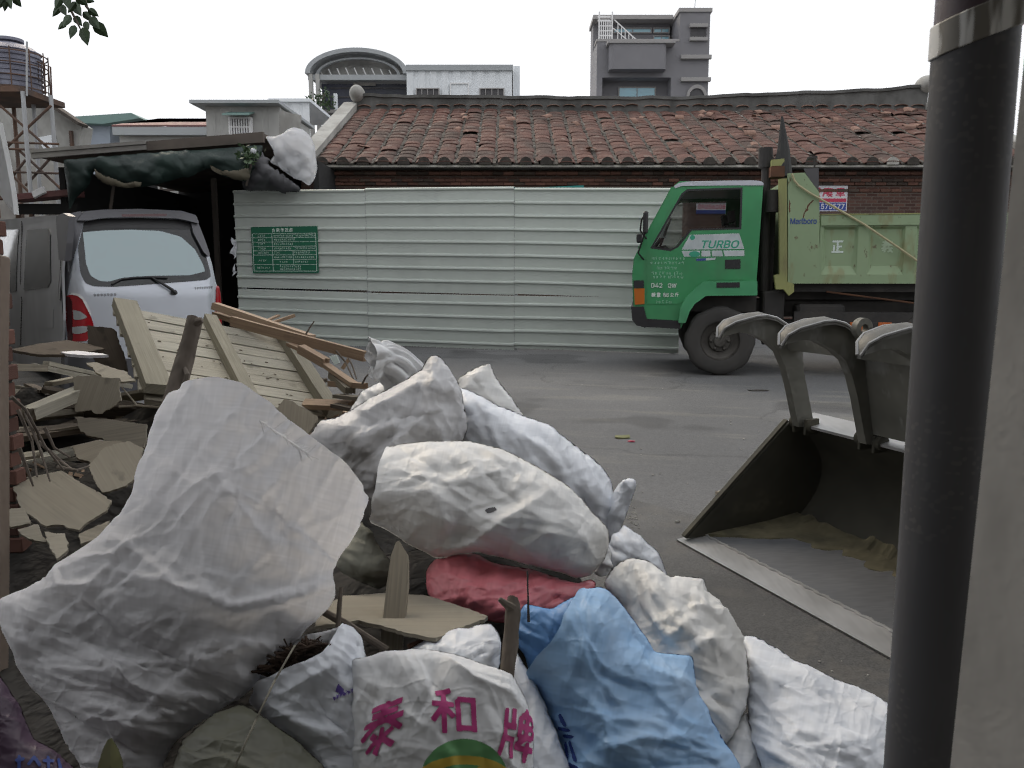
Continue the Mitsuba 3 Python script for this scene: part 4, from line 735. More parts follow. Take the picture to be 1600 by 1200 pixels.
# skin round the front, roof, back: the outline as a shell between the two sides, windscreen left open
def strip(pts, t=.03):
    l = sg.LineString(TW.poly(pts)); return l.buffer(t/2, cap_style='flat')
tput('front_panel', side(strip([(998.5, 391), (992, 405), (989.5, 430), (991.5, 478), (996, 500)], .03), .06, WID-.06), 'truck_green', cab); tput('rear_panel', side(strip([(1191, 290), (1180, 458)], .03), .06, WID-.06), 'truck_green', cab); tput('floor_pan', side(strip([(1004, 455), (1179, 455)], .05), .06, WID-.06), 'chassis_black', cab)
rp = TL([(1053, 291), (1061, 281.5), (1072, 277.5), (1080, 276), (1178, 274.5), (1189, 277), (1193, 284), (1193, 289.5), (1150, 289.5), (1066, 290.5), (1055, 294)])
m = side(rp, .0, WID); m = m.subdivide().subdivide(); c_ = m.vertices.copy(); zt = c_[:, 2].max(); k_ = np.clip((.14-np.minimum(c_[:, 1], WID-c_[:, 1]))/.14, 0, 1); m.vertices[:, 2] -= k_**2*.055*np.clip((c_[:, 2]-(zt-.10))/.10, 0, 1)
obj('cab_roof', tm(m), 'cab_roof', cab, smooth=35, label='silvery white roof panel of the cab')
ws = side(strip([(1000, 387), (1047, 303)], .006), .10, WID-.10); tput('windscreen', ws, 'pane', cab)
for v0, v1 in ((.06, .13), (WID-.13, WID-.06)): tput('windscreen_pillar', side(strip([(999, 389), (1013, 364), (1052, 292)], .045), v0, v1), 'truck_green', cab)
tput('side_window', side(winP.buffer(-.004), .034, .039), 'pane', cab); tput('side_window', side(winP.buffer(-.004), WID-.039, WID-.034), 'pane', cab)
tput('window_seal', side(winP.buffer(.012).difference(winP.buffer(-.012)), .004, .0118), 'plastic_black', cab)
tput('dashboard', side([(1006, 392), (1040, 382), (1052, 392), (1052, 440), (1004, 440)], .2, WID-.1), 'seat_dark', cab)
for v in (.25, 1.1): tput('seat', [side([(1108, 402), (1146, 404), (1146, 425), (1104, 425)], v, v+.5), side([(1140, 350), (1153, 345), (1163, 404), (1146, 410)], v, v+.5), side([(1144, 326), (1153, 325), (1155, 343), (1146, 344)], v+.12, v+.38)], 'seat_dark', cab)
a = TW.loc(1040, 362, .35); t_ = np.linspace(0, 2*np.pi, 25); tput('steering_wheel', [tube([[a[0]+.06*math.cos(s), .45+.19*math.sin(s), a[1]+.17*math.cos(s)] for s in t_], .014, 6), tube([[a[0], .45, a[1]], [a[0]-.2, .45, a[1]-.3]], .025, 6)], 'plastic_black', cab)
a = TW.loc(1036, 358, .3); tput('cab_bottle', tube([[a[0], .30, a[1]-.11], [a[0], .30, a[1]+.08]], .04, 8), 'decal_white', cab)
# door, flare, prints
door_px = [(1013, 388), (1064, 296), (1163, 291), (1170, 300), (1167, 438), (1108, 438), (1090, 449), (1072, 470), (1060, 476), (1010, 476), (1009, 400)]
tput('door', side(TL(door_px).difference(winP.buffer(.004)).buffer(-.006), .004, .0115), 'truck_green', cab); D_ = tk_ + '__cab__door'
tput('door_handle', [side([(1133, 406), (1157, 405), (1157, 420), (1133, 420)], -.004, .0035)], 'plastic_black', cab)
fl_px = [(1061, 503), (1064, 482), (1072, 466), (1092, 447), (1100, 441), (1181, 440), (1181, 460), (1102, 461), (1084, 474), (1076, 486), (1070, 503)]
tput('wheel_arch', side(TL(fl_px).buffer(.01), -.055, .05), 'truck_light_green', cab, label='lighter green flared wheel arch'); tput('arch_vent', side([(1119, 441.5), (1155, 441), (1155, 449), (1119, 449.5)], -.062, -.054), 'plastic_black', cab)
z1 = TL([(1078, 367), (1155, 364.5), (1163, 389), (1065, 390)]); z2 = TL([(1065, 392), (1163, 391), (1163, 400), (1069, 401)])
cut = so.unary_union([TL([(1094, 391), (1096, 391), (1096, 402), (1093, 402)]), TL([(1110, 391), (1112, 391), (1113, 402), (1110, 402)]), TL([(1128, 391), (1130, 391), (1133, 402), (1130, 402)])])
dcl = tput('stripe_decal', [side(z1, .0005, .0035), side(z2.difference(cut), .0005, .0035)], 'decal_white', cab)
def tlatin(text, px, py, h, width, m, v=-.001, **k):
    a, b = TW.loc(px, py), TW.loc(px+width, py); hh = TW.loc(px, py-h)[1]-a[1]; mm = latin(text, hh, a[0], a[1], b[0]-a[0], True, k.get('slant', 0)); mm.apply_translation([0, v, 0]); return mm
tput('turbo_lettering', tlatin('TURBO', 1093, 387.5, 11.5, 60, '', -.0005, slant=.25), 'decal_teal', cab, label='green slanted TURBO lettering on the white door decal')
tput('decal_spot', side(sg.Point(TW.loc(1082, 371)).buffer(.03), -.002, .0002), 'decal_teal', cab); tput('decal_spot', side(affinity.scale(sg.Point(TW.loc(1085, 397)).buffer(.05), 1.3, .7), -.002, .0002), 'decal_teal', cab)
tput('small_sticker', side([(1088, 404), (1119, 402.5), (1117, 406), (1088, 408)], .0005, .0035), 'decal_white', cab); tput('small_sticker', side([(1088, 404.2), (1103, 403.4), (1103, 407), (1088, 407.8)], -.001, .0003), 'ink_blue', cab)
g_ = []
def tglyphs(chs, px, py, size, adv, w=.13, out=None):
    for i, ch in enumerate(chs):
        a = TW.loc(px+adv*i, py); s = TW.loc(px, py-size)[1]-TW.loc(px, py)[1]; out.append(glyph_at(ch, a[0], a[1], s, s, w))
tglyphs('載重', 1021, 460.5, 6.5, 8, .16, g_); tglyphs('公斤', 1050, 460.5, 6, 7.5, .16, g_)
nums = [tlatin('042', 1016.5, 449.5, 7.2, 18.5, ''), tlatin('QW', 1043, 449.5, 6.5, 14, ''), tlatin('88', 1035.5, 463.8, 6, 9.5, '')]
r7 = np.random.default_rng(4); fz = []
for (x0, x1, y) in ((1018, 1068, 404), (1016, 1068, 411), (1026, 1056, 419), (1018, 1064, 427), (1020, 1064, 433), (1023, 1047, 472)):
    x = x0
    while x < x1:
        a = TW.loc(x, y); s = .03
        for _ in range(3):
            d = r7.uniform(0, 1, 2); fz.append(sg.box(a[0]+d[0]*s*.3, a[1]+(d[1]-.5)*s, a[0]+s*.9, a[1]+(d[1]-.5)*s+.006) if r7.random() < .5 else sg.box(a[0]+d[0]*s, a[1]-s*.5, a[0]+d[0]*s+.006, a[1]+s*.5))
        x += 5.4
tput('door_lettering', [side(so.unary_union(g_), .0005, .0035)]+nums, 'white_print', cab, label='white number 042 QW and load lines on the door'); tput('worn_print', side(so.unary_union(fz), .0005, .0033), 'pale_print', cab, kind='stuff', label='rows of worn pale print on the door')
# lamps, bumper, mirror
tput('corner_band', [side([(990, 438), (1006, 438), (1006, 450), (990, 450)], -.006, .3), side(strip([(990, 438), (990.5, 476)], .03), .3, WID-.3)], 'plastic_black', cab); tput('turn_lamp', side([(990.5, 451), (1007, 450.5), (1007, 475), (992, 476)], -.006, .28), 'amber', cab)
tput('bumper', [side([(986, 479), (1006, 479), (1013, 508), (1008, 512), (994, 508), (988, 500)], -.03, WID+.03), side([(1006, 498), (1062, 501), (1064, 514), (1010, 511)], .0, .4)], 'plastic_black')
a, b, c_ = TW.loc(1009, 332), TW.loc(1008, 367), TW.loc(1000, 380)
mir = tput('wing_mirror', [box(a[0]-.03, a[0]+.03, -.30, -.14, b[1], a[1], .02)], 'plastic_black', cab); tput('mirror_arm', [tube([[a[0], -.2, a[1]-.02], [a[0]-.05, -.15, a[1]-.1], [c_[0]-.0, -.05, c_[1]+.15], [c_[0]+.08, .02, c_[1]+.05]], .011, 6), tube([[b[0], -.2, b[1]+.03], [c_[0]-.02, -.08, c_[1]-.12], [c_[0]+.05, .02, c_[1]-.2]], .011, 6)], 'plastic_black', mir)
a = TW.loc(1001, 372); tput('front_mirror', box(a[0]-.05, a[0]+.02, -.12, -.0, a[1]-.06, a[1]+.05, .015), 'plastic_black', cab)
# wheels
def wheel(px, py, v, name='wheel', pr_=54.5):
    c = TW.loc(px, py); R = TW.loc(px, py-pr_)[1]-c[1]; w = .2; P_ = [[R*.56, -w/2+.01], [R*.60, -w/2], [R*.80, -w/2-.012], [R*.93, -w/2+.006], [R*.985, -w/2+.03], [R, -w*.2], [R, w*.2], [R*.985, w/2-.03], [R*.93, w/2], [R*.6, w/2], [R*.56, w/2-.02]]
    Rm = np.array([[1, 0, 0, c[0]], [0, 0, -1, v+w/2], [0, 1, 0, c[1]], [0, 0, 0, 1.0]]); Rm = Rm @ np.diag([1, 1, -1, 1.0]); tyre = trimesh.creation.revolve(np.array(P_+[P_[0]]), sections=64)
    ang = np.arctan2(tyre.vertices[:, 1], tyre.vertices[:, 0]); rad = np.hypot(tyre.vertices[:, 0], tyre.vertices[:, 1]); groove = (rad > R*.975)*(np.abs(((ang*36/np.pi) % 1)-.5) < .25)*.012; tyre.vertices[:, :2] *= (1-groove/np.maximum(rad, .01))[:, None]
    rim = trimesh.creation.revolve(np.array([[R*.57, -.07], [R*.55, -.075], [R*.52, -.03], [R*.42, .0], [R*.33, .005], [R*.30, -.03], [R*.18, -.035], [R*.16, -.075], [R*.07, -.08], [0, -.08]]), sections=40)
    holes = [trimesh.creation.icosphere(subdivisions=1, radius=.022) for _ in range(6)]
    for i, h in enumerate(holes): h.apply_translation([math.cos(i*np.pi/3)*R*.25, math.sin(i*np.pi/3)*R*.25, -.038])
    k = tput(name, moved(tyre, Rm), 'rubber', smooth=35)
    tput('rim', [moved(trimesh.util.concatenate([rim]), Rm)], 'hub_steel', k, smooth=30)
    for h in holes: tput('nut', moved(h, Rm), 'hub_steel', k)
wheel(1125, 533, -.02); wheel(1125, 533, WID-.2)
rwx = TW.loc(1125, 533)[0]+2.5; 
for v in (.02, .26, WID-.24, WID-.48):
    c0 = TW.loc(1125, 533); 
    pxq = TW.pt(rwx, 0, c0[1]); dd = pxq-EYE; zz = dd@FWD; pxx, pyy = 800+FPX*dd[0]/zz, 600-FPX*(dd@UPV)/zz; wheel(pxx, pyy, v, pr_=54.5*(FPX/zz)/(FPX/((TW.pt(c0[0], 0, c0[1])-EYE)@FWD)))
zc0 = TW.loc(1125, 533)[1]; u_f, u_b = TW.loc(1195, 470)[0], rwx+.9; zb0 = TW.loc(1280, 443)[1]
tput('chassis', [box(TW.loc(1030, 480)[0], u_b, .45, .53, zb0-.42, zb0-.22), box(TW.loc(1030, 480)[0], u_b, WID-.53, WID-.45, zb0-.42, zb0-.22), box(-.05, .05, .1, WID-.1, zc0-.05, zc0+.05), box(rwx-.05, rwx+.05, .1, WID-.1, zc0-.05, zc0+.05), box(TW.loc(1065, 480)[0], TW.loc(1185, 480)[0], .2, WID-.2, zb0-.35, zb0-.05), box(u_f, u_f+.25, .12, .5, zb0-.5, zb0-.1, .02), box(u_f+.4, u_f+.95, .1, .45, zb0-.55, zb0-.25, .03), box(u_f+.1, u_b, .35, WID-.35, zb0-.2, zb0-.09)], 'chassis_black')
m = trimesh.creation.cylinder(radius=.16, height=.5, sections=24); m.apply_transform(trimesh.transformations.rotation_matrix(np.pi/2, [0, 1, 0])); m.apply_translation([u_f+.28, .3, zc0+.1]); tput('air_tank', m, 'chassis_black')
# side guard with orange and black blocks
ga, gb = TW.loc(1242, 503), TW.loc(1242, 517); gu = TW.loc(1440, 510)[0]; n_ = 9
for i in range(n_): tput('guard_block', box(ga[0]+(gu-ga[0])*i/n_+.002, ga[0]+(gu-ga[0])*(i+1)/n_-.002, .03, .06, gb[1], ga[1], .003), 'orange_stripe' if i % 2 == 0 else 'chassis_black')
tput('guard_rail', box(ga[0], gu+.4, .062, .10, gb[1]+.01, ga[1]+.12), 'chassis_black')
tput('sub_frame', box(TW.loc(1225, 450)[0], u_b, .12, WID-.12, zb0-.10, zb0-.004), 'chassis_black')
tput('brake_pipe', tube([[*TW.loc(1294, 456)][0:1]+[.1]+[TW.loc(1294, 456)[1]], [TW.loc(1432, 474)[0], .1, TW.loc(1432, 474)[1]]], .012, 6), 'rust_brown')
# dump bed
bz0, bz1 = TW.loc(1300, 443)[1], TW.loc(1340, 335)[1]; u0, u1 = TW.loc(1231, 400)[0], u_b+.15; bed = tput('dump_bed', [box(u0+.02, u1, .06, WID-.06, bz0, bz0+.06), box(u0+.30, u1, WID-.10, WID, bz0, bz1), box(u1-.06, u1, .07, WID-.11, bz0+.06, bz1)], 'bed_green')
up = lambda px: TW.loc(px, 390)[0]; zp = lambda py: TW.loc(1340, py)[1]
ws_ = (up(1340)-up(1285)); gap = up(1357)-up(1340); rec = []; x = up(1285)
while x+ws_ < u1-.1: rec.append((x, x+ws_)); x += ws_+gap
plate = sg.box(up(1280)+.002, bz0, u1, bz1).difference(so.unary_union([sg.box(a, zp(429), b, zp(354)) for a, b in rec]))
tput('side_panel', [side(plate, .0, .05), box(up(1280)+.01, u1, .05, .058, bz0, bz1)], 'bed_green', bed)
for a, b in rec:
    p_ = np.array([[a, .0, zp(429)], [b, .0, zp(429)], [b, .0, zp(354)], [a, .0, zp(354)], [a+.05, .045, zp(429)+.10], [b-.05, .045, zp(429)+.10], [b-.03, .045, zp(354)-.03], [a+.03, .045, zp(354)-.03]]); tput('pressed_recess', trimesh.Trimesh(p_, [[0, 1, 5], [0, 5, 4], [1, 2, 6], [1, 6, 5], [2, 3, 7], [2, 7, 6], [3, 0, 4], [3, 4, 7], [4, 5, 6], [4, 6, 7]], process=False), 'bed_green', bed, smooth=False)
tput('top_rail', side(sg.box(up(1280)+.002, zp(352), u1, zp(336)), -.022, -.001), 'bed_green', bed); tput('top_rail_lip', box(up(1280), u1, -.03, .055, zp(336)+.002, zp(334)), 'bed_yellow', bed)
hb = TL([(1231, 271), (1257, 270), (1262, 277), (1280, 301), (1280, 443), (1231, 443)]); tput('headboard_side', side(hb, -.015, .04), 'bed_green', bed); tput('headboard_side', side(hb, WID-.04, WID+.015), 'bed_green', bed)
tput('headboard', box(u0, u0+.06, .042, WID-.042, bz0+.062, TW.loc(1240, 275)[1]), 'bed_green', bed); tput('headboard_post', side([(1217, 280), (1229, 279), (1230, 438), (1218, 440)], -.02, .06), 'bed_yellow', bed); tput('headboard_post', side([(1217, 280), (1229, 279), (1230, 438), (1218, 440)], WID-.06, WID+.02), 'bed_yellow', bed)
for q_ in ([(1270, 312), (1271, 314), (1265, 320), (1262, 325), (1263, 328), (1257, 333), (1256, 340), (1254, 341), (1255, 334), (1258, 329), (1260, 326), (1261, 321)], [(1233, 312), (1235, 318), (1234, 324), (1235, 330), (1233, 333), (1232, 326)]): tput('rust_streak', side(q_, -.0162, -.0154), 'rust_brown', bed)
mm = tlatin('Marlboro', 1233.5, 350, 8.5, 42, '', -.0165); tput('blue_lettering', mm, 'ink_blue', bed, label='dark blue lettering on the headboard side')
g2 = []; tglyphs('正', 1310, 385, 19, 0, .15, g2); tput('white_character', side(so.unary_union(g2), .0405, .0445), 'white_print', bed); g2 = []; tglyphs('義', 1388, 385, 19, 0, .13, g2); tput('white_character', side(so.unary_union(g2), .0405, .0445), 'faded_white', bed, label='second worn character, half faded')
tput('latch', [side([(1209, 430), (1226, 427), (1230, 440), (1240, 444), (1240, 456), (1232, 462), (1224, 452), (1212, 452)], -.03, .05)], 'bed_yellow')
# things between cab and bed
tput('exhaust_stack', [tube([[TW.loc(1202, 440)[0], .35, zb0-.1], [TW.loc(1202, 300)[0], .35, TW.loc(1202, 262, .35)[1]]], .055, 12), tube([[TW.loc(1201, 300)[0], .35, TW.loc(1202, 262, .35)[1]], [TW.loc(1200, 300)[0], .35, TW.loc(1202, 231, .35)[1]]], .085, 12)], 'chassis_black'); tput('filter_can', [tube([[TW.loc(1206, 440)[0], .18, TW.loc(1205, 330)[1]], [TW.loc(1206, 440)[0], .18, TW.loc(1205, 295)[1]]], .09, 14)], 'chassis_black')
tput('tipping_ram', [box(u_f-.02, u_f+.16, .5, WID-.5, zb0-.1, TW.loc(1210, 320)[1])], 'chassis_black'); tput('yellow_lamp_pod', [side([(1209, 247), (1229, 245), (1229, 256), (1209, 257)], .15, .32)], 'bed_yellow'); tput('lamp_bracket', side([(1207, 258), (1229, 257), (1229, 274), (1207, 274)], .12, .4), 'rust_brown')
a, b = TW.loc(1222, 182, .25), TW.loc(1221, 276, .25); tput('cover_pole', [tube([[b[0], .25, b[1]], [b[0]+.01, .25, b[1]+.3], [a[0], .25, a[1]]], [.13, .075, .012], 10)], 'seat_dark'); tput('headboard_plate', side([(1256, 263), (1280, 262), (1280, 302), (1276, 302)], .02, .035), 'tower_dark'); tput('plate_bracket', [side([(1264, 244), (1278, 243), (1278, 246.5), (1264, 247.5)], .02, .12), side([(1272, 247), (1275, 247), (1275, 262), (1272, 262)], .02, .04)], 'chassis_black')
rp_ = thing('tie_rope', 'pale rope slung down across the dump bed of the green truck', 'rope'); pts = [(1236, 272), (1240, 283), (1247, 291), (1262, 301), (1300, 323), (1350, 352), (1400, 386), (1440, 414)]
obj('line', tm(tube([[*TW.loc(x, y)][0:1]+[-.05]+[TW.loc(x, y)[1]] for x, y in pts], .014, 6)), 'rope', rp_)
# ------------------------------------------------------------------ silver van seen from behind
mat('van_silver', (.53, .56, .615), .30, metallic=.35, specular=.6, clearcoat=.5); mat('van_side', stained((.40, .405, .42), (.32, .325, .335), 2), .5, specular=.2); mat('van_spoiler', (.10, .10, .11), .4, metallic=.3)
mat('van_glass', (.25, .30, .31), .07, metallic=.85); mat('side_glass', (.012, .014, .016), .05, specular=.6); mat('lamp_red', (.32, .008, .015), .12, specular=.7); mat('lamp_dark', (.06, .008, .01), .12, specular=.7); mat('lamp_clear', (.35, .36, .37), .12, specular=.8); mat('badge', (.22, .23, .25), .35, metallic=.6)
vo = P(103, 500, 8.55); VW = Wall(vo, math.radians(38.0)); van = thing('silver_van', 'silver van seen from behind, parked beyond the heap of broken wood', 'van')
def vl(px, py, v=0.0): return VW.loc(px, py, v)
def vm(m): return moved(m, VW.M)
wR, wL = vl(344, 480)[0], vl(103, 480)[0]; zR_ = vl(215, 333)[1]; L_ = 4.3; mid = (wL+wR)/2; hw = (wR-wL)/2
# body: cross-sections from the tail to the nose
def section(y, half, zt, z0=.32, tumble=.10, shoulder=1.02):
    pts = []
    for (a, z) in ((.90, z0), (.985, z0+.1), (1.0, .65), (.995, shoulder), (.96-tumble*.2, shoulder+.25), (.93-tumble*.6, zt-.16), (.88-tumble*.75, zt-.05), (.74-tumble, zt), (.4, zt+.025), (0, zt+.03)): pts.append((a*half, z))
    right = [(mid+a, y, z) for a, z in pts]; left = [(mid-a, y, z) for a, z in pts[::-1][1:]]; return right+left
secs = [section(.06, hw*.95, 1.0, .40), section(.16, hw*.97, 1.3, .36), section(.34, hw*.985, zR_-.12, .34), section(.46, hw*.99, zR_-.03, .32), section(.9, hw*1.0, zR_), section(2.0, hw*1.02, zR_-.005), section(2.9, hw*1.01, zR_-.04), section(3.5, hw*.99, 1.18, .30, .1, .95), section(4.1, hw*.95, 1.0, .30, .1, .85), section(L_+.1, hw*.85, .8, .35, .1, .7)]
n_ = len(secs[0]); V = np.array([p for s in secs for p in s]); F = []
for i in range(len(secs)-1):
    for j in range(n_-1): a = i*n_+j; F += [[a, a+n_, a+1], [a+1, a+n_, a+n_+1]]
for b, rev in ((0, False), ((len(secs)-1)*n_, True)):
    for j in range(1, n_-1): t = [b, b+j, b+j+1]; F.append(t[::-1] if rev else t)
bodym = trimesh.Trimesh(V, F, process=False); trimesh.repair.fix_normals(bodym); body = obj('body', vm(bodym), 'van_side', van, smooth=40)
# tail: the rear face as its own curved skin. rear(px, py) lies on a surface that leans forward above the waist and curves at the corners
def rear_v(u, z): return -.06-.05*(1-((u-mid)/hw)**2)+.30*np.clip((z-1.02)/.85, 0, 1)**1.3+.16*np.clip((abs(u-mid)-hw*.80)/(hw*.2), 0, 1)**2
def rear_panel(pts, lift=0.0, step=.05, thick=.02):
    """A panel of the tail traced on the plane and laid on its curved skin."""
    q = []
    for x, y in pts:
        u, z = vl(x, y)
        for _ in range(6): u, z = vl(x, y, float(rear_v(u, z)))
        q.append((u, z))
    poly = sg.Polygon(q).buffer(0); ring = resample(list(poly.exterior.coords)[:-1], .03); x0, y0, x1, y1 = poly.bounds; gx, gy = np.meshgrid(np.arange(x0, x1, step), np.arange(y0, y1, step)); p = np.stack([gx.ravel(), gy.ravel()], 1)
    p = p[contains_xy(poly.buffer(-.018), p[:, 0], p[:, 1])]; a = np.vstack([ring, p]); t = Delaunay(a+np.random.default_rng(1).uniform(-1e-5, 1e-5, a.shape)).simplices; c = a[t].mean(1); t = t[contains_xy(poly.buffer(.002), c[:, 0], c[:, 1])]
    f = np.stack([a[:, 0], rear_v(a[:, 0], a[:, 1])-lift, a[:, 1]], 1); w = f+[0, thick, 0]; n = len(a); s = np.cross(f[t[:, 1]]-f[t[:, 0]], f[t[:, 2]]-f[t[:, 0]])[:, 1] > 0; t[s] = t[s][:, ::-1]
    k = len(ring); e = [[i, (i+1) % k, n+(i+1) % k] for i in range(k)]+[[i, n+(i+1) % k, n+i] for i in range(k)]
    return trimesh.Trimesh(np.vstack([f, w]), np.vstack([t, t[:, ::-1]+n, e]), process=False)
def rp2(name, pts, m, lift, parent=van, sm=30, **k): return obj(name, vm(rear_panel(pts, lift, **k)), m, parent, smooth=sm)
gate = rp2('tailgate', [(122, 343), (150, 333), (215, 331), (285, 334), (306, 344), (320, 380), (331, 412), (340, 452), (344, 480), (344, 560), (343, 590), (110, 590), (104, 545), (102, 500), (106, 455), (112, 425), (117, 390)], 'van_silver', .004)
rg = [(131, 348), (160, 343), (215, 342), (275, 344), (297, 349), (310, 376), (322, 402), (328, 424), (329, 432), (322, 437), (300, 439), (235, 444), (176, 448), (146, 447), (133, 442), (126, 428), (123, 405), (122, 385)]
gl_ = rp2('rear_window', rg, 'side_glass', .012, gate, thick=.01); rp2('clear_pane', [(129, 363), (165, 360), (205, 359), (250, 361), (282, 370), (304, 390), (316, 412), (320, 424), (296, 430), (236, 431), (215, 432), (190, 434), (170, 440), (155, 439), (141, 431), (134, 412)], 'van_glass', .016, gl_, thick=.003)
rp2('window_band', [(131, 346.5), (160, 342), (215, 341), (275, 343), (298, 348), (303, 358), (285, 358), (215, 357), (150, 358), (128, 362)], 'plastic_black', .0165, gate, thick=.003)
spo = [rear_panel([(118, 345), (128, 331), (160, 328), (215, 327), (280, 330), (303, 337), (308, 350), (296, 347), (275, 342), (215, 340), (160, 341), (134, 345)], .09, thick=.12), rear_panel([(104, 405), (98, 404), (92, 350), (96, 336), (126, 330), (131, 340), (128, 352), (121, 378), (112, 406)], .05, thick=.16), rear_panel([(303, 338), (309, 352), (326, 398), (324, 402), (316, 394), (300, 364), (296, 346)], .05, thick=.1)]
obj('spoiler', vm(trimesh.util.concatenate(spo)), 'van_spoiler', van, smooth=30, label='dark grey roof spoiler wrapping round the rear window'); rp2('brake_lamp', [(186, 335.5), (258, 334.5), (257, 338.5), (188, 339.5)], 'lamp_dark', .094, gate, thick=.01)
lt_ = [(104, 463), (110, 459), (120, 459.5), (129, 466), (136, 480), (142, 496), (146, 508), (143, 512), (136, 532), (106, 534), (103, 500)]
tl_ = rp2('tail_lamp', lt_, 'lamp_red', .022, van, thick=.05); rp2('lamp_edge', [(103, 464), (106, 462), (112, 470), (113, 532), (105, 534)], 'lamp_dark', .0245, tl_, thick=.01)
rp2('clear_lens', [(113, 484), (124, 486), (134, 493), (136, 496), (126, 499), (114, 500)], 'lamp_clear', .026, tl_, thick=.012); rp2('clear_lens', [(112, 511), (128, 509), (138, 510), (136, 518), (120, 522), (112, 521)], 'lamp_clear', .026, tl_, thick=.012)
rp2('lamp_rim', [(107, 460.5), (112, 457.5), (121, 458), (130, 464.5), (137, 477), (143, 493), (141, 494), (134, 480), (128, 468), (119, 461.5), (112, 460.5)], 'white_paint', .026, tl_, thick=.01)
tr_ = rp2('tail_lamp', [(337, 448), (341, 446), (344, 462), (345.5, 485), (345.5, 520), (337, 520), (336.5, 480)], 'lamp_red', .022, van, thick=.05, step=.03); rp2('clear_lens', [(338, 478), (345, 476), (345, 490), (338, 492)], 'lamp_clear', .026, tr_, thick=.012, step=.02)
# wiper and badges
def on_rear(x, y, lift):
    u, z = vl(x, y)
    for _ in range(6): u, z = vl(x, y, float(rear_v(u, z))-lift)
    return np.array([u, float(rear_v(u, z))-lift, z])
wp = obj('wiper', vm(trimesh.util.concatenate([tube([on_rear(275, 458, .05), on_rear(268, 452, .05), on_rear(250, 441, .05)], [.02, .016, .012], 8), tube([on_rear(*q, .035) for q in ((175, 444), (190, 436), (212, 433.5), (235, 433), (262, 434))], .012, 6), tube([on_rear(250, 441, .05), on_rear(238, 434, .04)], .011, 6)])), 'plastic_black', gate)
m = trimesh.creation.cylinder(radius=.03, height=.04, sections=16); m.apply_transform(trimesh.transformations.rotation_matrix(np.pi/2, [1, 0, 0])); m.apply_translation(on_rear(272, 457, .03)); obj('wiper_pivot', vm(m), 'plastic_black', gate)
def badge(pts_px, n, h):
    out = []
    for i in range(n):
        x = pts_px[0]+(pts_px[2]-pts_px[0])*i/n; y = pts_px[1]+(pts_px[3]-pts_px[1])*i/n; w = (pts_px[2]-pts_px[0])/n*.8; out.append(rear_panel([(x, y), (x+w, y), (x+w*.8, y+h), (x+w*.1, y+h)], .008, .02, .006))
    return out
obj('badge_letters', vm(trimesh.util.concatenate(badge((146, 459, 183, 458), 7, 4.5))), 'badge', gate, smooth=False); obj('badge_letters', vm(trimesh.util.concatenate(badge((304, 448.5, 333, 447), 8, 3.6))), 'badge', gate, smooth=False)
rp2('bumper', [(98, 556), (215, 560), (345, 556), (347, 600), (330, 620), (110, 640), (98, 610)], 'van_spoiler', .10, van, thick=.2)
# left side: door line, window, fuel flap
SW = Wall(VW.pt(wL-.012, 0, 0), math.radians(38.0+90)); 
def side_v(z): return -.115*np.clip((z-1.0)/.85, 0, 1)**1.2
def spoly(pts, v):
    out = []
    for x, y in pts:
        u, z = SW.loc(x, y, v)
        for _ in range(6): u, z = SW.loc(x, y, v+float(side_v(z)))
        out.append((u, z))
    return sg.Polygon(out).buffer(0)
def splate(name, pts, v, t, m, parent, rnd=.03): q = spoly(pts, v); q = q.buffer(-rnd).buffer(rnd); mm = prism(q, -t, t).subdivide_to_size(.5); mm.vertices[:, 1] += side_v(mm.vertices[:, 2]); return obj(name, moved(mm, frame(SW.o+SW.n*v, SW.u, SW.n, [0, 0, 1])), m, parent)
sk = splate('side_skin', [(104, 350), (95, 336), (60, 338), (20, 342), (-40, 348), (-60, 420), (-60, 560), (98, 575), (101, 500)], .012, .012, 'van_side', van, .02)
splate('side_window', [(43, 359), (75, 357), (79, 366), (80, 440), (75, 449), (38, 454)], .028, .006, 'side_glass', van); splate('side_window', [(-40, 362), (30, 358), (26, 455), (-50, 470)], .028, .006, 'side_glass', van)
splate('spoiler_wing', [(92, 338), (104, 333), (113, 338), (109, 380), (106, 408), (97, 406)], .05, .03, 'van_spoiler', van, .005); splate('fuel_flap', [(58, 480), (84, 479), (83, 513), (56, 513)], .025, .004, 'van_side', van); 
for pts in ([(92, 338), (93.5, 338), (96, 400), (95, 470), (94, 470), (94.5, 400)], [(33, 345), (34.5, 345), (35, 470), (33, 540), (31.5, 540), (33.5, 470)]): splate('door_seam', pts, .024, .003, 'plastic_black', van, .0001)
def vwheel(u, v, name='wheel'):
    t = trimesh.creation.cylinder(radius=.33, height=.2, sections=40); t.apply_transform(trimesh.transformations.rotation_matrix(np.pi/2, [0, 1, 0])); t.apply_translation([u, v, .33]); k = obj(name, vm(t), 'rubber', van); r_ = trimesh.creation.cylinder(radius=.2, height=.215, sections=30); r_.apply_transform(trimesh.transformations.rotation_matrix(np.pi/2, [0, 1, 0])); r_.apply_translation([u, v, .33]); obj('rim', vm(r_), 'badge', k)
for u in (wL+.12, wR-.12): vwheel(u, .95); vwheel(u, 3.45)
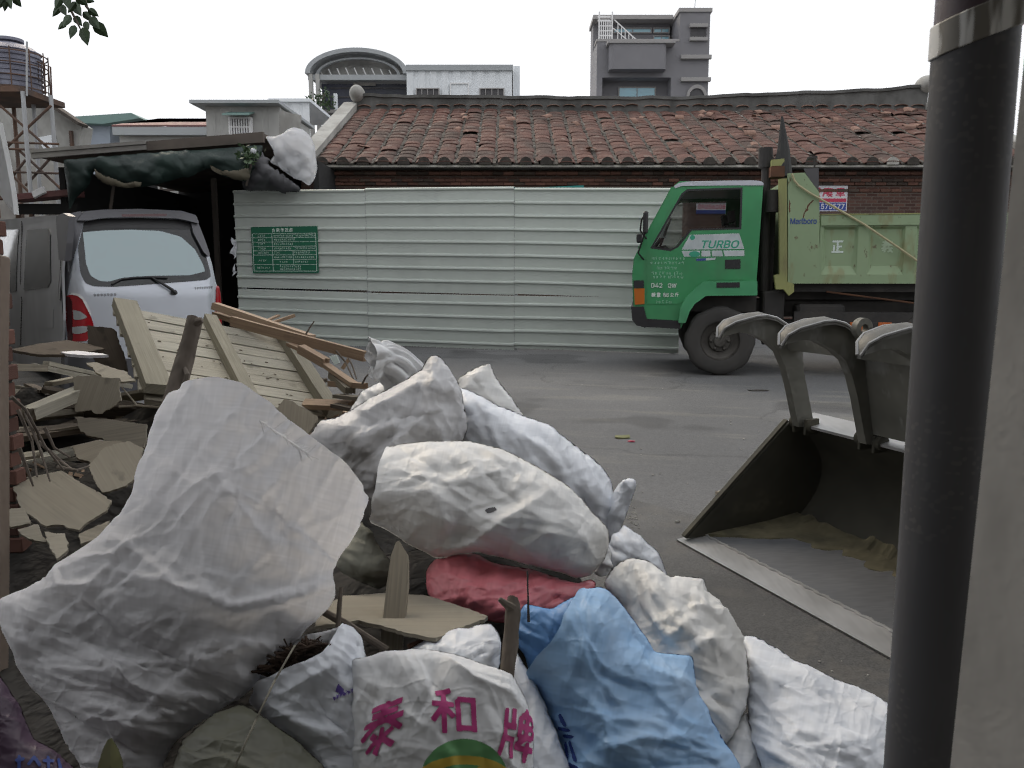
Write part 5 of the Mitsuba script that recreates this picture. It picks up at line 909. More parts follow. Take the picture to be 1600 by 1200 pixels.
# ------------------------------------------------------------------ loader bucket with grapple tines
def steel_fn(p, n, uv):
    w = smoothstep(.35, .7, fbm(p.x*5, p.y*5, p.z*5, 4)); s = noise(p.x*90, p.y*14, p.z*90); return mix((.27, .27, .265), (.40, .40, .40), .6*w+.4*s)
mat('worn_steel', mikit.proc(steel_fn), .42, metallic=.45)
def floor_fn(p, n, uv):
    w = fbm(p.x*6, p.y*6, 0, 4); s = noise(p.x*20, p.y*120); return mix((.135, .14, .15), (.21, .215, .225), .6*w+.4*s)
mat('bucket_floor', mikit.proc(floor_fn), .45, metallic=.4)
def mud_fn(p, n, uv):
    w = fbm(p.x*7, p.y*7, p.z*7, 4); g = noise(p.x*60, p.y*60, p.z*60); return mix(mix((.030, .029, .023), (.068, .064, .046), w), (.12, .105, .07), smoothstep(.62, .8, w)*.7*g)
mat('muddy_steel', mikit.proc(mud_fn), .8, bump=mikit.proc(lambda p, n, uv: fbm(p.x*40, p.y*40, p.z*40, 3), eps=2e-3), scale=.004)
def tine_fn(p, n, uv):
    w = fbm(p.x*9, p.y*9, p.z*9, 4); return mix(mix((.10, .10, .085), (.19, .185, .16), w), (.25, .25, .24), smoothstep(.55, .8, fbm(p.x*22, p.y*22, p.z*9, 4))*.6)
mat('tine_steel', mikit.proc(tine_fn), .6, metallic=.25, bump=mikit.proc(lambda p, n, uv: fbm(p.x*50, p.y*50, p.z*50, 3), eps=2e-3), scale=.003)
mat('cap_steel', stained((.17, .168, .155), (.10, .098, .088), 14), .55, metallic=.3)
mat('caked_mud', stained((.13, .115, .07), (.06, .055, .035), 12), .95, bump=mikit.proc(lambda p, n, uv: fbm(p.x*50, p.y*50, p.z*50, 3), eps=2e-3), scale=.01)
C0 = G(1062, 850); C1 = G(1386, 1031); bd = (C1-C0)/np.linalg.norm(C1-C0); bn = np.array([-bd[1], bd[0], 0]); BW_ = 1.75
if bn[0] < 0: bn = -bn
BM = frame(C0, bn, bd, [0, 0, 1])       # bucket frame: a = depth into the bucket, d = along the blade, z
bkt = thing('loader_bucket', 'muddy steel loader bucket with hooked grapple tines, its worn blade flat on the road', 'bucket')
def bloc(px, py, d):                     # pixel -> (a, z) on the upright plane at d along the blade
    o = C0+bd*d; r_ = ray(px, py); p = EYE+r_*(((o-EYE)@bd)/(r_@bd)); return ((p-o)@bn, p[2])
at_, zt_ = bloc(1241, 664, .03)
def bput(name, m, mt, parent=bkt, **k): return obj(name, moved(trimesh.util.concatenate(m) if isinstance(m, list) else m, BM), mt, parent, **k)
def aprism(pts, d0, d1): return prism(pts, d0, d1, 'y')   # (a, z) polygon swept along d
bl = bput('cutting_blade', aprism([(0.004, .005), (0, .014), (.135, .028), (.135, .005)], -.03, BW_+.03), 'worn_steel', label='bright worn cutting edge of the bucket')
weld = np.array([[.136+.004*math.sin(i*1.7), .0+BW_*i/90, .030] for i in range(91)]); bput('weld_bead', tube(weld, .006+.0015*np.sin(np.arange(91)*2.3), 6), 'worn_steel', bl)
bput('floor', aprism([(.136, .006), (.136, .024), (at_+.02, .05), (at_+.10, .03), (at_+.08, .008)], 0, BW_), 'bucket_floor', label='smooth dark floor plate')
t = np.linspace(0, 1, 12); ba_ = at_+.04+.16*np.sin(np.pi*t)**.9; bz_ = .04+(zt_-.04)*t
bput('back_plate', aprism(list(zip(ba_, bz_))+list(zip(ba_[::-1]+.022, bz_[::-1])), .0, BW_), 'muddy_steel', smooth=40)
bput('top_lip', aprism([(at_-.012, zt_+.004), (at_-.012, zt_+.016), (at_+.15, zt_+.045), (at_+.15, zt_+.02), (at_+.05, zt_-.01)], -.01, BW_+.01), 'worn_steel', label='pale upper lip of the bucket')
for d in (-.012, BW_-.012): 
    sd = bput('side_plate', aprism([(.03, .026), (at_-.02, zt_+.002)]+[(a_+.021, z_-.003) for a_, z_ in zip(ba_[::-1], bz_[::-1])], d, d+.024), 'muddy_steel')
    bput('edge_bar', bar([.02, d+.012, .035], [at_-.025, d+.012, zt_+.02], .028, .012, up=(-1, 0, 1)), 'muddy_steel', sd)
# mud left along the foot of the back plate
r8 = np.random.default_rng(14); us = np.linspace(.01, BW_-.01, 120); prof = []; V, F = [], []
for i, u in enumerate(us):
    edge = at_-.02-.17*meshkit.fbm(np.array([u*3, 0, 2.]), 4)-.05*meshkit.noise(np.array([u*22, 0, 7.])); edge = max(edge, .17)
    if u < .22: edge = edge*(u/.22)+(.10)*(1-u/.22)
    for (f, h) in ((0, .002), (.03, .012), (.3, .018), (.7, .03), (1.0, .07)): a = edge+(at_+.06-edge)*f; V.append([a+r8.normal(0, .003), u, .0255+.03*a*.5+h*(.6+.6*meshkit.noise(np.array([a*18, u*18, 0.])))+ (0 if f else -.004)])
for i in range(len(us)-1):
    for j in range(4): a = 5*i+j; F += [[a, a+5, a+1], [a+1, a+5, a+6]]
mm = trimesh.Trimesh(V, F, process=False); bput('caked_mud', mm, 'caked_mud', label='crumbling yellowish mud along the back', smooth=30)
# tines
tpx = [(1124, 526), (1127, 512), (1140, 501), (1170, 491), (1185, 489.5), (1202, 494), (1220, 505), (1232, 514), (1244, 519), (1249, 545), (1251, 580), (1258, 615), (1265, 652), (1266, 666), (1243, 666), (1239, 647), (1230, 602), (1222, 572), (1212, 549), (1195, 534), (1170, 521), (1150, 519), (1132, 524)]
D1 = .09
tine2d = np.array([bloc(x, y, D1) for x, y in tpx]); cap2d = np.array([bloc(x, y, D1) for x, y in ((1122, 528), (1127, 511.5), (1140, 500.5), (1170, 490.5), (1185, 489), (1202, 493.5), (1220, 504.5), (1232, 513.5), (1250, 517))])
# second tine: where along the blade its hinge lies
def hinge_err(d): return abs(bloc(1362, 680, d)[0]-bloc(1256, 660, D1)[0])
D2 = min(np.linspace(.3, 1.2, 181), key=hinge_err); SP = D2-D1
def tine(d, w=.045):
    k = bput('grapple_tine', aprism(tine2d, d-w/2, d+w/2), 'tine_steel', smooth=25)
    n = len(cap2d); V, F = [], []; ws = np.array([.008, .028, .046, .058, .060, .052, .044, .038, .034])
    for (a, z), w_ in zip(cap2d, ws):
        for s, dz in ((-1, -.022), (-.5, -.004), (0, .004), (.5, -.004), (1, -.022)): V.append([a, d+s*w_, z+dz*(w_/.11)+.004])
    N = len(V)
    for (a, z), w_ in zip(cap2d, ws):
        for s, dz in ((-1, -.022), (-.5, -.004), (0, .004), (.5, -.004), (1, -.022)): V.append([a+.004, d+s*w_, z+dz*(w_/.11)-.012])
    for i in range(n-1):
        for j in range(4): a = 5*i+j; F += [[a, a+1, a+5], [a+1, a+6, a+5], [N+a, N+a+5, N+a+1], [N+a+1, N+a+5, N+a+6]]
        for j in (0, 4): a = 5*i+j; F += [[a, a+5, N+a], [a+5, N+a+5, N+a]]
    for i in (0, n-1):
        for j in range(4): a = 5*i+j; F += [[a, N+a, a+1], [a+1, N+a, N+a+1]]
    m = trimesh.Trimesh(V, F, process=False); trimesh.repair.fix_normals(m); cap = bput('beak_cap', m, 'cap_steel', k, smooth=50)
    for s in (0, 4): bput('worn_rim', tube(V[s:5*n:5], .006, 6), 'worn_steel', cap)
    ha, hz = bloc(1256, 662, D1)
    for s in (-1, 1):
        c = trimesh.creation.cylinder(radius=.032, height=.028, sections=18); c.apply_transform(trimesh.transformations.rotation_matrix(np.pi/2, [1, 0, 0])); c.apply_translation([ha, d+s*.055, hz]); bput('hinge_boss', c, 'muddy_steel', k)
        bput('hinge_lug', box(ha-.03, ha+.05, d+s*.04-.008, d+s*.04+.008, zt_-.03, hz+.03, .003), 'muddy_steel', k)
    return k
for i in range(4):
    if D1+SP*i < BW_+.05: tine(D1+SP*i)
cb = np.array([bloc(x, y, D1) for x, y in ((1222, 511), (1247, 520), (1251, 546), (1226, 546))]); bput('cross_beam', aprism(cb, D1+.024, min(D1+3*SP, BW_+.2)-.024), 'tine_steel', smooth=False)
pn = np.array([bloc(x, y, D1) for x, y in ((1238, 546), (1250, 546), (1263, 652), (1252, 652))]); bput('grapple_panel', aprism(pn, D1+SP+.024, D1+3*SP-.024), 'tine_steel', smooth=False)
a_, z_ = bloc(1200, 500, D1); cyl = trimesh.creation.annulus(r_min=.018, r_max=.042, height=.03, sections=24); cyl.apply_transform(trimesh.transformations.rotation_matrix(np.pi/2, [1, 0, 0])); ra, rz = bloc(1347, 513, D2+.12); cyl.apply_translation([ra, D2+.12, rz]); bput('lifting_eye', cyl, 'tine_steel')
ra, rz = bloc(1388, 524, D2+.2); bput('hinge_block', [box(ra-.05, ra+.06, D2+.1, D2+.3, rz-.03, rz+.015, .008), box(ra-.02, ra+.04, D2+.14, D2+.26, rz+.015, rz+.03, .006)], 'tine_steel')
# arms of the machine behind, mostly hidden by the pipe
bput('loader_arm', [bar([at_+.32, 1.1, .34], [at_+1.7, 1.1, .9], .12, .2)], 'bed_yellow')
# ------------------------------------------------------------------ heap of broken wood
def wood_fn(light, dark, warm, speck=.5, grain=.5):
    def fn(p, n, uv):
        i = dr.floor(uv.x/10); r = cell_rand(i, 3); r2_ = cell_rand(i, 9); along = uv.x*2.2; g = fbm(along, uv.y*55+r*40, r*9, 4); f = noise(along*3, uv.y*260, r*5)
        c = mix(dark, light, dr.clip(.3+.5*r+grain*(g-.5), 0, 1)); c = mix(c, warm, r2_*.5); c = c*(1-.4*grain+.7*grain*f); k = smoothstep(.66, .8, fbm(uv.x*9, uv.y*14, r*7, 4)); return mix(c, [x*.35 for x in dark], k*speck)
    return mikit.proc(fn)
def wood_bump(p, n, uv): return noise(uv.x*7, uv.y*240)+.5*fbm(uv.x*14, uv.y*60, 0, 2)
WB = dict(bump=mikit.proc(wood_bump, eps=1.5e-3), scale=.0013)
mat('wood_pale', wood_fn((.43, .415, .35), (.25, .235, .19), (.36, .325, .25)), .8, **WB); mat('wood_batten', wood_fn((.29, .28, .225), (.165, .155, .12), (.24, .215, .16)), .85, **WB); mat('wood_grey', wood_fn((.25, .23, .185), (.10, .088, .07), (.20, .165, .115)), .85, **WB)
mat('wood_red', wood_fn((.40, .30, .215), (.17, .112, .075), (.29, .195, .125)), .8, **WB); mat('wood_dark', wood_fn((.11, .09, .07), (.04, .034, .027), (.09, .065, .045)), .9, **WB); mat('ply', wood_fn((.29, .27, .22), (.16, .145, .115), (.24, .205, .15), .4, .3), .85, **WB)
def bark_fn(p, n, uv): return mix((.065, .05, .04), (.17, .145, .12), fbm(p.x*30, p.y*30, p.z*14, 4))
mat('bark', mikit.proc(bark_fn), .95, bump=mikit.proc(lambda p, n, uv: fbm(p.x*70, p.y*70, p.z*30, 3), eps=1.5e-3), scale=.006)
mat('debris_soil', stained((.032, .028, .024), (.013, .012, .010), 6), .95, bump=mikit.proc(lambda p, n, uv: fbm(p.x*30, p.y*30, p.z*30, 4), eps=3e-3), scale=.03)
wid = [0]
def jag_poly(L, w, j0, j1, r, taper=0.0, bow=0.0):
    def end(x, s, j):
        if j <= 0: return [(x, -w/2), (x, w/2)]
        k = 6; return [(x+s*r.uniform(0, j)*(1 if i % 2 else .25), -w/2+w*i/k) for i in range(k+1)]
    a, b = end(0, 1, j0), end(L, -1, j1); mid = [(L*t, w/2*(1-taper*t)+r.normal(0, w*.012)) for t in (.75, .5, .25)]; mid2 = [(L*t, -w/2*(1-taper*t)+r.normal(0, w*.012)) for t in (.25, .5, .75)]
    b = [(x, y*(1-taper)) for x, y in b]
    return sg.Polygon(mid2+b+mid+a[::-1]).buffer(0)
def slab(poly, t, M, m, name, parent=None, warp=0.0, **k):
    """A flat polygon (local x, y) of thickness t, placed by M; uv runs along the grain."""
    poly = max(getattr(poly, 'geoms', [poly]), key=lambda g: g.area)
    ms = trimesh.creation.extrude_polygon(poly.simplify(t*.02), t, engine='earcut'); ms.apply_translation([0, 0, -t/2])
    if warp: ms = ms.subdivide().subdivide(); v = ms.vertices; v[:, 2] += warp*(meshkit.noise(v*[3, 5, 0]+wid[0]*7.3)-.5)*2+warp*.9*np.sin(v[:, 0]*2.5+wid[0])
    wid[0] += 1; v = ms.vertices; uv = np.stack([v[:, 0]+10*wid[0]+3, v[:, 1]+v[:, 2]*1.0+3.3], 1); ms.apply_transform(M)
    return obj(name, ms, m, parent, smooth=False, uv=uv, **k)
def plank(a, b, w, t, m, label, name='broken_plank', up=(0, 0, 1), j0=.0, j1=.06, group=None, cat='plank', seed=0, parent=None, taper=0.0, warp=.004):
    a, b, up = (np.asarray(q, float) for q in (a, b, up)); L = np.linalg.norm(b-a); x = (b-a)/L; y = np.cross(up, x); y /= np.linalg.norm(y); z = np.cross(x, y)
    poly = jag_poly(L, w, j0, j1, np.random.default_rng(seed+int(1000*abs(a[0])+77*abs(b[2])*10)), taper)
    return slab(poly, t, frame(a, x, y, z), m, name, parent, warp, **({} if parent else dict(label=label, cat=cat, group=group)))
def sheet_px(pts, Y, lean, t, m, label, name='plywood_piece', side=0.0, jag=0.5, group=None, cat='plywood', seed=0, grain=0.0):
    """A broken board traced from its corners, lying on a plane near y = Y that leans back by `lean` metres per 100 pixels."""
    p = np.asarray(pts, float); cx, cy = p.mean(0); r = np.random.default_rng(seed)
    W3 = PP(p[:, 0], p[:, 1], Y+lean*(cy-p[:, 1])/100+side*(p[:, 0]-cx)/100); o = W3.mean(0); u_, s_, vt = np.linalg.svd(W3-o); z = vt[2]; z *= np.sign(z@(EYE-o)); x = vt[0]; 
    y = np.cross(z, x); ca, sa = math.cos(grain), math.sin(grain); x, y = ca*x+sa*y, -sa*x+ca*y
    q = np.stack([(W3-o)@x, (W3-o)@y], 1); ring = resample(q, .012); k3 = np.concatenate([ring/.05+seed*3.1, 0*ring[:, :1]], 1); n = r.normal(0, .003*jag, ring.shape)+(np.stack([meshkit.fbm(k3, 3, seed), meshkit.fbm(k3+9, 3, seed+5)], 1)-.5)*.034*jag*min(1, np.ptp(q, axis=0).min()/.12); poly = sg.Polygon(ring+n).buffer(0)
    return slab(poly, t, frame(o, x, y, z), m, name, None, .004, label=label, cat=cat, group=group)
# low mound of soil and splinters that everything lies on
gx, gy = np.meshgrid(np.linspace(-4.6, 1.4, 121), np.linspace(1.1, 6.4, 107)); r9 = np.random.default_rng(17)
def mound_h(x, y):
    g = lambda h, cx, cy, sx, sy: h*np.exp(-(((x-cx)/sx)**2+((y-cy)/sy)**2))
    return np.maximum.reduce([g(.56, -1.75, 4.5, .75, .75), g(.36, -2.1, 3.6, .8, .75), g(.52, -3.0, 4.9, .75, .6), g(.32, -.15, 2.75, .5, .5), g(.26, .12, 3.15, .38, .4), g(.18, -.6, 2.3, .8, .7)])
hpoly = sg.Polygon([(-3.2, 1.1), (-.1, 1.2), (.2, 1.7), (.30, 2.2), (.34, 2.7), (.32, 3.05), (.08, 3.45), (-.3, 3.95), (-.72, 4.7), (-1.2, 5.3), (-2.0, 5.5), (-2.8, 5.9), (-4.5, 5.9), (-4.5, 3.5), (-3.2, 2.4)]).buffer(-.12)
import shapely
inside = np.clip(1-shapely.distance(hpoly, shapely.points(gx, gy))/.14, -1, 1)
hh = (mound_h(gx, gy)*(.7+.6*meshkit.fbm(np.stack([gx*4, gy*4, 0*gx], -1), 4, 2))+.05*meshkit.fbm(np.stack([gx*14, gy*14, 0*gx], -1), 3, 5))*np.maximum(inside, 0)-.03*(1-inside)-.006
V = np.stack([gx.ravel(), gy.ravel(), hh.ravel()], 1); n1 = gx.shape[1]; ii = np.arange(gx.size).reshape(gx.shape); F = np.vstack([np.stack([ii[:-1, :-1].ravel(), ii[:-1, 1:].ravel(), ii[1:, 1:].ravel()], 1), np.stack([ii[:-1, :-1].ravel(), ii[1:, 1:].ravel(), ii[1:, :-1].ravel()], 1)])
F = F[(V[F][:, :, 2] > -.02).any(1)]; obj('debris', trimesh.Trimesh(V, F, process=False), 'debris_soil', smooth=True, kind='stuff', label='dark soil and crumbled debris under the heap')
# slatted wooden panel on top of the heap: boards across, three thick battens
TLp, BLp, BRp = P(181, 480, 4.9), P(228, 612, 4.12), P(522, 652, 4.62)
pu = BRp-BLp; PW_ = np.linalg.norm(pu); pu /= PW_; pv = TLp-BLp; pv -= pu*(pv@pu); PL_ = np.linalg.norm(pv); pv /= PL_; pn = np.cross(pu, pv); skew = (TLp-BLp)@pu
pan = thing('slatted_panel', 'large slatted wooden panel with thick battens lying tilted on top of the heap', 'wooden panel')
nb_ = 8; bwid = PL_/nb_
for i in range(nb_):
    v0 = bwid*(i+.5); off = skew*v0/PL_; r_ = np.random.default_rng(40+i)
    a = BLp+pu*(off-.02+r_.normal(0, .006))+pv*v0; poly = jag_poly(PW_+.03, bwid-.008-r_.uniform(0, .006), 0, 0, r_); slab(poly, .018, frame(a+pn*r_.normal(0, .002), pu, pv, pn), 'wood_pale', 'board', pan, .003)
def batten(s0, s1, w, t, name='batten'):
    a = BLp+pu*s0+pn*(t/2+.0105)-pv*.03; b = TLp+pu*(s1-0)-pv*0+pn*(t/2+.0105); x = b-a; L = np.linalg.norm(x); x /= L; y = np.cross(pn, x); r_ = np.random.default_rng(int(s0*100))
    slab(jag_poly(L, w, 0, 0, r_), t, frame(a, x, y, pn), 'wood_batten', name, pan, .002)
batten(.05, .04, .13, .055); batten(PW_*.52, PW_*.53, .075, .06); batten(PW_*.985, PW_*.985, .085, .06)
slab(jag_poly(PW_+.02, .075, 0, 0, np.random.default_rng(3)), .03, frame(BLp-pv*.01-pn*.03, pu, pv, pn), 'wood_grey', 'edge_rail', pan, .002)
for i in range(46):                       # nail holes and knots
    s, v_ = r9.uniform(.12, .9)*PW_, r9.uniform(.03, .95)*PL_
    m = trimesh.creation.icosphere(subdivisions=1, radius=1); m.apply_scale([r9.uniform(.004, .012), r9.uniform(.003, .006), .0022]); m.apply_transform(frame(BLp+pu*(s+skew*v_/PL_)+pv*v_+pn*.0115, pu, pv, pn)); obj('knot', m, 'wood_dark', pan, smooth=True)
# branch stump standing in the big sack
br = thing('branch', 'grey bare branch with a stubby fork sticking up out of the big white sack', 'branch')
bm_ = tube([P(x, y, Y_) for x, y, Y_ in ((212, 850, 2.02), (236, 750, 2.10), (262, 655, 2.20), (281, 590, 2.26), (295, 535, 2.31), (305, 497, 2.34))], [.022, .026, .026, .025, .023, .022], 12); bm_ = bm_.subdivide(); bm_.vertices += (meshkit.noise(bm_.vertices*40)[:, None]-.5)*.008; put('limb', bm_, 'bark', br)
put('twig', tube([P(286, 600, 2.24), P(291, 594, 2.23), P(293, 586, 2.23), P(288, 574, 2.26)], [.006, .007, .007, .005], 8), 'bark', br); put('fork', tube([P(300, 512, 2.33), P(310, 502, 2.32), P(316, 500, 2.32)], [.014, .012, .008], 8), 'bark', br)
# pieces of plywood and lumber that can be told apart
SH = [([(22, 759), (60, 742), (96, 735), (136, 760), (176, 784), (168, 800), (150, 810), (124, 829), (112, 826), (100, 822), (71, 823), (40, 800), (30, 787)], 2.9, .35, 'ply', 'large squarish scrap of pale plywood with a torn lower edge beside the big white sack', 0),
 ([(139, 729), (163, 700), (200, 690), (225, 700), (215, 745), (200, 760), (161, 772)], 3.15, .3, 'ply', 'pale plywood scrap half covered by the big sack, above the large squarish one', 1),
 ([(0, 803), (20, 798), (41, 797), (49, 821), (22, 827), (2, 825), (-14, 812)], 2.62, .3, 'ply', 'ragged plywood scrap at the foot of the timber post', 2), ([(28, 829), (60, 821), (74, 851), (40, 842)], 2.5, .3, 'ply', 'narrow plywood splinter tucked under the large squarish scrap', 3),
 ([(69, 832), (101, 834), (108, 859), (88, 874), (79, 858)], 2.42, .4, 'ply', 'torn pale plywood tongue hanging below the large squarish scrap', 4), ([(124, 834), (154, 819), (170, 812), (160, 838), (127, 850)], 2.45, .3, 'ply', 'small pale plywood corner poking out beside the big sack', 5),
 ([(114, 589), (150, 586), (187, 592), (190, 625), (176, 636), (162, 640), (158, 645), (146, 647), (140, 640), (118, 645), (116, 620)], 3.7, .12, 'ply', 'torn plywood sheet with a ragged lower edge under the slatted panel', 6),
 ([(135, 568), (150, 567), (170, 573), (196, 582), (212, 596), (190, 598), (165, 596), (150, 580)], 3.9, .9, 'ply', 'split plywood sheet sliding out from under the slatted panel', 7),
 ([(446, 624), (499, 654), (486, 676), (469, 692), (424, 656)], 3.5, .25, 'wood_grey', 'small grey square board standing below the slatted panel corner', 8),
 ([(15, 549), (60, 540), (105, 534), (140, 540), (165, 548), (120, 556), (60, 556)], 4.6, 1.4, 'wood_dark', 'dark wet board lying flat behind the plywood, below the van', 9), ([(137, 508), (178, 514), (196, 560), (200, 592), (160, 580), (138, 548)], 4.7, .2, 'wood_dark', 'dark brown board leaning behind the slatted panel', 10),
 ([(95, 551), (122, 549), (170, 556), (140, 557), (110, 555)], 4.45, 1.2, 'poster_white', 'thin white strip of board gleaming under the dark wet board', 11),
 ([(118, 652), (160, 656), (200, 660), (230, 662), (225, 700), (170, 690), (125, 676)], 3.6, .25, 'wood_grey', 'shadowed grey board deep in the heap under the slatted panel', 12), ([(115, 700), (150, 690), (185, 690), (225, 700), (210, 725), (150, 728), (122, 716)], 3.4, .35, 'wood_grey', 'shadowed board jammed above the pale plywood scraps', 13),
 ([(490, 985), (510, 950), (535, 934), (600, 928), (660, 932), (715, 950), (765, 968), (720, 985), (680, 998), (640, 992), (560, 975)], 2.05, .7, 'ply', 'pale plywood sheet lying flat between the sacks under the pointed stake', 14)]
for pts, Y_, ln_, m_, lb, sd in SH: sheet_px(pts, Y_, ln_, .009 if m_ == 'ply' else .016, m_, lb, seed=sd, cat='plywood' if m_ == 'ply' else 'board', name='plywood_piece' if m_ == 'ply' else 'loose_board', grain=.3*sd)
PLK = [((41, 649, 3.5), (165, 598, 3.9), .085, .05, 'wood_pale', 'thick splintered end of lumber poking out to the side of the heap', .05, 0), ((74, 601, 3.8), (130, 589, 4.0), .05, .02, 'wood_grey', 'short grey lath just above the thick lumber end', .04, 0),
 ((51, 570, 3.7), (205, 603, 4.0), .05, .022, 'wood_pale', 'long pale lath running under the slatted panel', .01, .04), ((72, 566, 3.95), (150, 584, 4.2), .045, .02, 'wood_pale', 'shorter pale lath behind the long one', .01, .04), ((5, 573, 3.3), (70, 576, 3.7), .03, .03, 'wood_grey', 'grey stick level with the post', 0, 0),
 ((334, 478, 5.3), (490, 530, 5.2), .07, .045, 'wood_red', 'thick reddish plank on top of the splintered wood behind the panel', .04, .05), ((362, 503, 5.1), (571, 556, 4.7), .03, .06, 'wood_red', 'long reddish lath on edge pointing out over the road', 0, .01), ((418, 507, 5.4), (462, 492, 5.5), .03, .02, 'wood_red', 'short splinter raised above the thick reddish plank', .02, .05),
 ((412, 503, 5.5), (436, 492, 5.6), .035, .012, 'wood_red', 'flat splinter raised beside the short one', .02, .05), ((335, 490, 5.35), (420, 520, 5.2), .05, .03, 'wood_red', 'reddish batten under the thick plank', .02, .03), ((470, 545, 4.75), (510, 568, 4.6), .05, .05, 'wood_red', 'chunky reddish block end beside the panel batten', .01, .03), ((488, 556, 4.7), (556, 604, 4.4), .045, .022, 'wood_red', 'sloping reddish lath among the splinters', .01, .05),
 ((520, 585, 4.6), (548, 612, 4.4), .06, .04, 'wood_grey', 'stubby brown offcut among the splinters', .02, .03), ((515, 600, 4.55), (572, 604, 4.35), .03, .03, 'wood_red', 'narrow red lath lying level beside the grey sack', 0, .02), ((525, 618, 4.45), (562, 622, 4.3), .05, .02, 'wood_grey', 'grey lath below the narrow red one', .02, .02), ((522, 632, 4.4), (560, 640, 4.25), .05, .02, 'wood_dark', 'dark lath at the foot of the splinters', .02, .02), ((535, 576, 4.7), (546, 560, 4.7), .02, .02, 'wood_red', 'stub of red wood pointing upward', 0, .03), ((452, 538, 4.9), (475, 548, 4.8), .05, .02, 'wood_red', 'split red chip beside the panel batten', .02, .03)]
for i, ((x0, y0, Y0), (x1, y1, Y1), w, t, m_, lb, j0, j1) in enumerate(PLK): plank(P(x0, y0, Y0), P(x1, y1, Y1), w, t, m_, lb, j0=j0, j1=j1, seed=i)
GRP = 'broken laths jammed into the heap'
for i in range(120):                       # the many laths nobody could tell apart
    x, y = r9.uniform(-2.5, -.85), r9.uniform(3.2, 5.2)
    if i % 5 == 0 and i <= 98: x, y = r9.uniform(-3.3, -2.3), r9.uniform(4.1, 5.2)
    if i > 98: x, y = r9.uniform(-1.25, -.8), r9.uniform(4.5, 5.2)
    zt = min(.22+.62*math.exp(-(((x+1.7)/.8)**2+((y-4.4)/.95)**2)), BLp[2]+(y-4.15)*.45-.14); zt = max(zt, .1, float(mound_h(x, y))+.12 if x < -2.3 else 0); z = zt*r9.uniform(.45, 1.0) if x > -2.3 else zt*r9.uniform(.85, 1.0); z = min(z, .24) if y < 4.8 and -1.95 < x < -.75 and i <= 98 else z; an = r9.normal(.1, .6); L = r9.uniform(.35, .9); d = np.array([math.cos(an), math.sin(an), r9.normal(0, .12)]); c_ = np.array([x, y, z])
    mm_ = ['wood_grey', 'wood_dark', 'wood_grey', 'wood_dark', 'wood_pale'][r9.integers(0, 5)] if i <= 98 else ['wood_red', 'wood_grey', 'wood_red'][r9.integers(0, 3)]
    plank(c_-d*L/2, c_+d*L/2, r9.uniform(.035, .11), r9.uniform(.012, .035), mm_, {'wood_grey': 'grey broken lath jammed in the heap of wood', 'wood_dark': 'dark broken lath jammed in the heap of wood', 'wood_pale': 'pale broken lath jammed in the heap of wood', 'wood_red': 'reddish broken lath jammed among the splinters'}[mm_], up=(r9.normal(0, .4), r9.normal(0, .4), 1), j0=.04, j1=.06, group=GRP+{'wood_grey': ' (grey)', 'wood_dark': ' (dark)', 'wood_pale': ' (pale)', 'wood_red': ' (reddish)'}[mm_], seed=100+i)
splint = []
for i in range(300):
    x, y = (r9.normal(-.95, .12), r9.normal(4.85, .22)) if i < 160 else (r9.uniform(-2.5, -1.1), r9.uniform(3.0, 4.0)); z = (.42*r9.uniform(.5, 1.1)) if i < 160 else mound_h(x, y)*.95+.02; L = r9.uniform(.04, .16); an = r9.uniform(0, 6.3); d = np.array([math.cos(an), math.sin(an), r9.normal(0, .4)])*L/2; c_ = np.array([x, y, min(z, BLp[2]+(y-4.15)*.45-.06)]); splint.append(bar(c_-d, c_+d, r9.uniform(.006, .02), r9.uniform(.003, .01), up=r9.normal(size=3)))
mm = trimesh.util.concatenate(splint); obj('splinters', mm, 'wood_red', smooth=False, uv=np.stack([mm.vertices[:, 0]*3, mm.vertices[:, 2]*3], 1), kind='stuff', label='loose reddish splinters and chips over the heap')
# twigs
tw_ = [((40, 645, 2.9), (62, 700, 2.85), (78, 752, 2.8)), ((28, 640, 2.9), (50, 690, 2.9), (58, 745, 2.8)), ((18, 620, 2.8), (40, 640, 2.85), (72, 700, 2.9), (100, 735, 2.9)), ((60, 690, 3.0), (95, 720, 3.0), (115, 735, 2.9)), ((70, 668, 3.0), (85, 700, 3.0), (110, 715, 3.0)), ((30, 700, 2.7), (45, 740, 2.7), (52, 760, 2.7)), ((90, 730, 2.95), (120, 735, 2.9), (140, 728, 3.0))]
for t_ in tw_: k = thing('dead_twig', 'thin dead twig in the tangle beside the timber post', 'twig', 'dead twigs in the tangle beside the post'); put('stem', tube([P(*q) for q in t_], np.linspace(.007, .003, len(t_)), 6), 'bark', k)
k = thing('forked_twig', 'pale forked twig lying level under the slatted panel', 'twig'); put('stem', tube([P(186, 636, 3.5), P(214, 634, 3.5), P(250, 637, 3.4)], .006, 6), 'wood_grey', k); put('fork', tube([P(214, 634, 3.5), P(203, 620, 3.52), P(190, 605, 3.55)], [.005, .004, .003], 6), 'wood_grey', k)
for t_, lb in ((((525, 548, 4.6), (540, 566, 4.6), (552, 592, 4.5)), 'thin dark wire-like twig rising beside the reddish splinters'), (((545, 560, 4.6), (552, 575, 4.55), (557, 592, 4.5)), 'second thin dark twig beside the reddish splinters'), (((478, 522, 5.0), (484, 512, 5.0), (491, 502, 5.0)), 'short twig sticking up in front of the metal fence'), (((566, 600, 4.2), (571, 590, 4.2), (576, 584, 4.2)), 'dark peg beside the peaked grey sack')): k = thing('thin_twig', lb, 'twig'); put('stem', tube([P(*q) for q in t_], [.006, .005, .004], 6), 'bark', k)
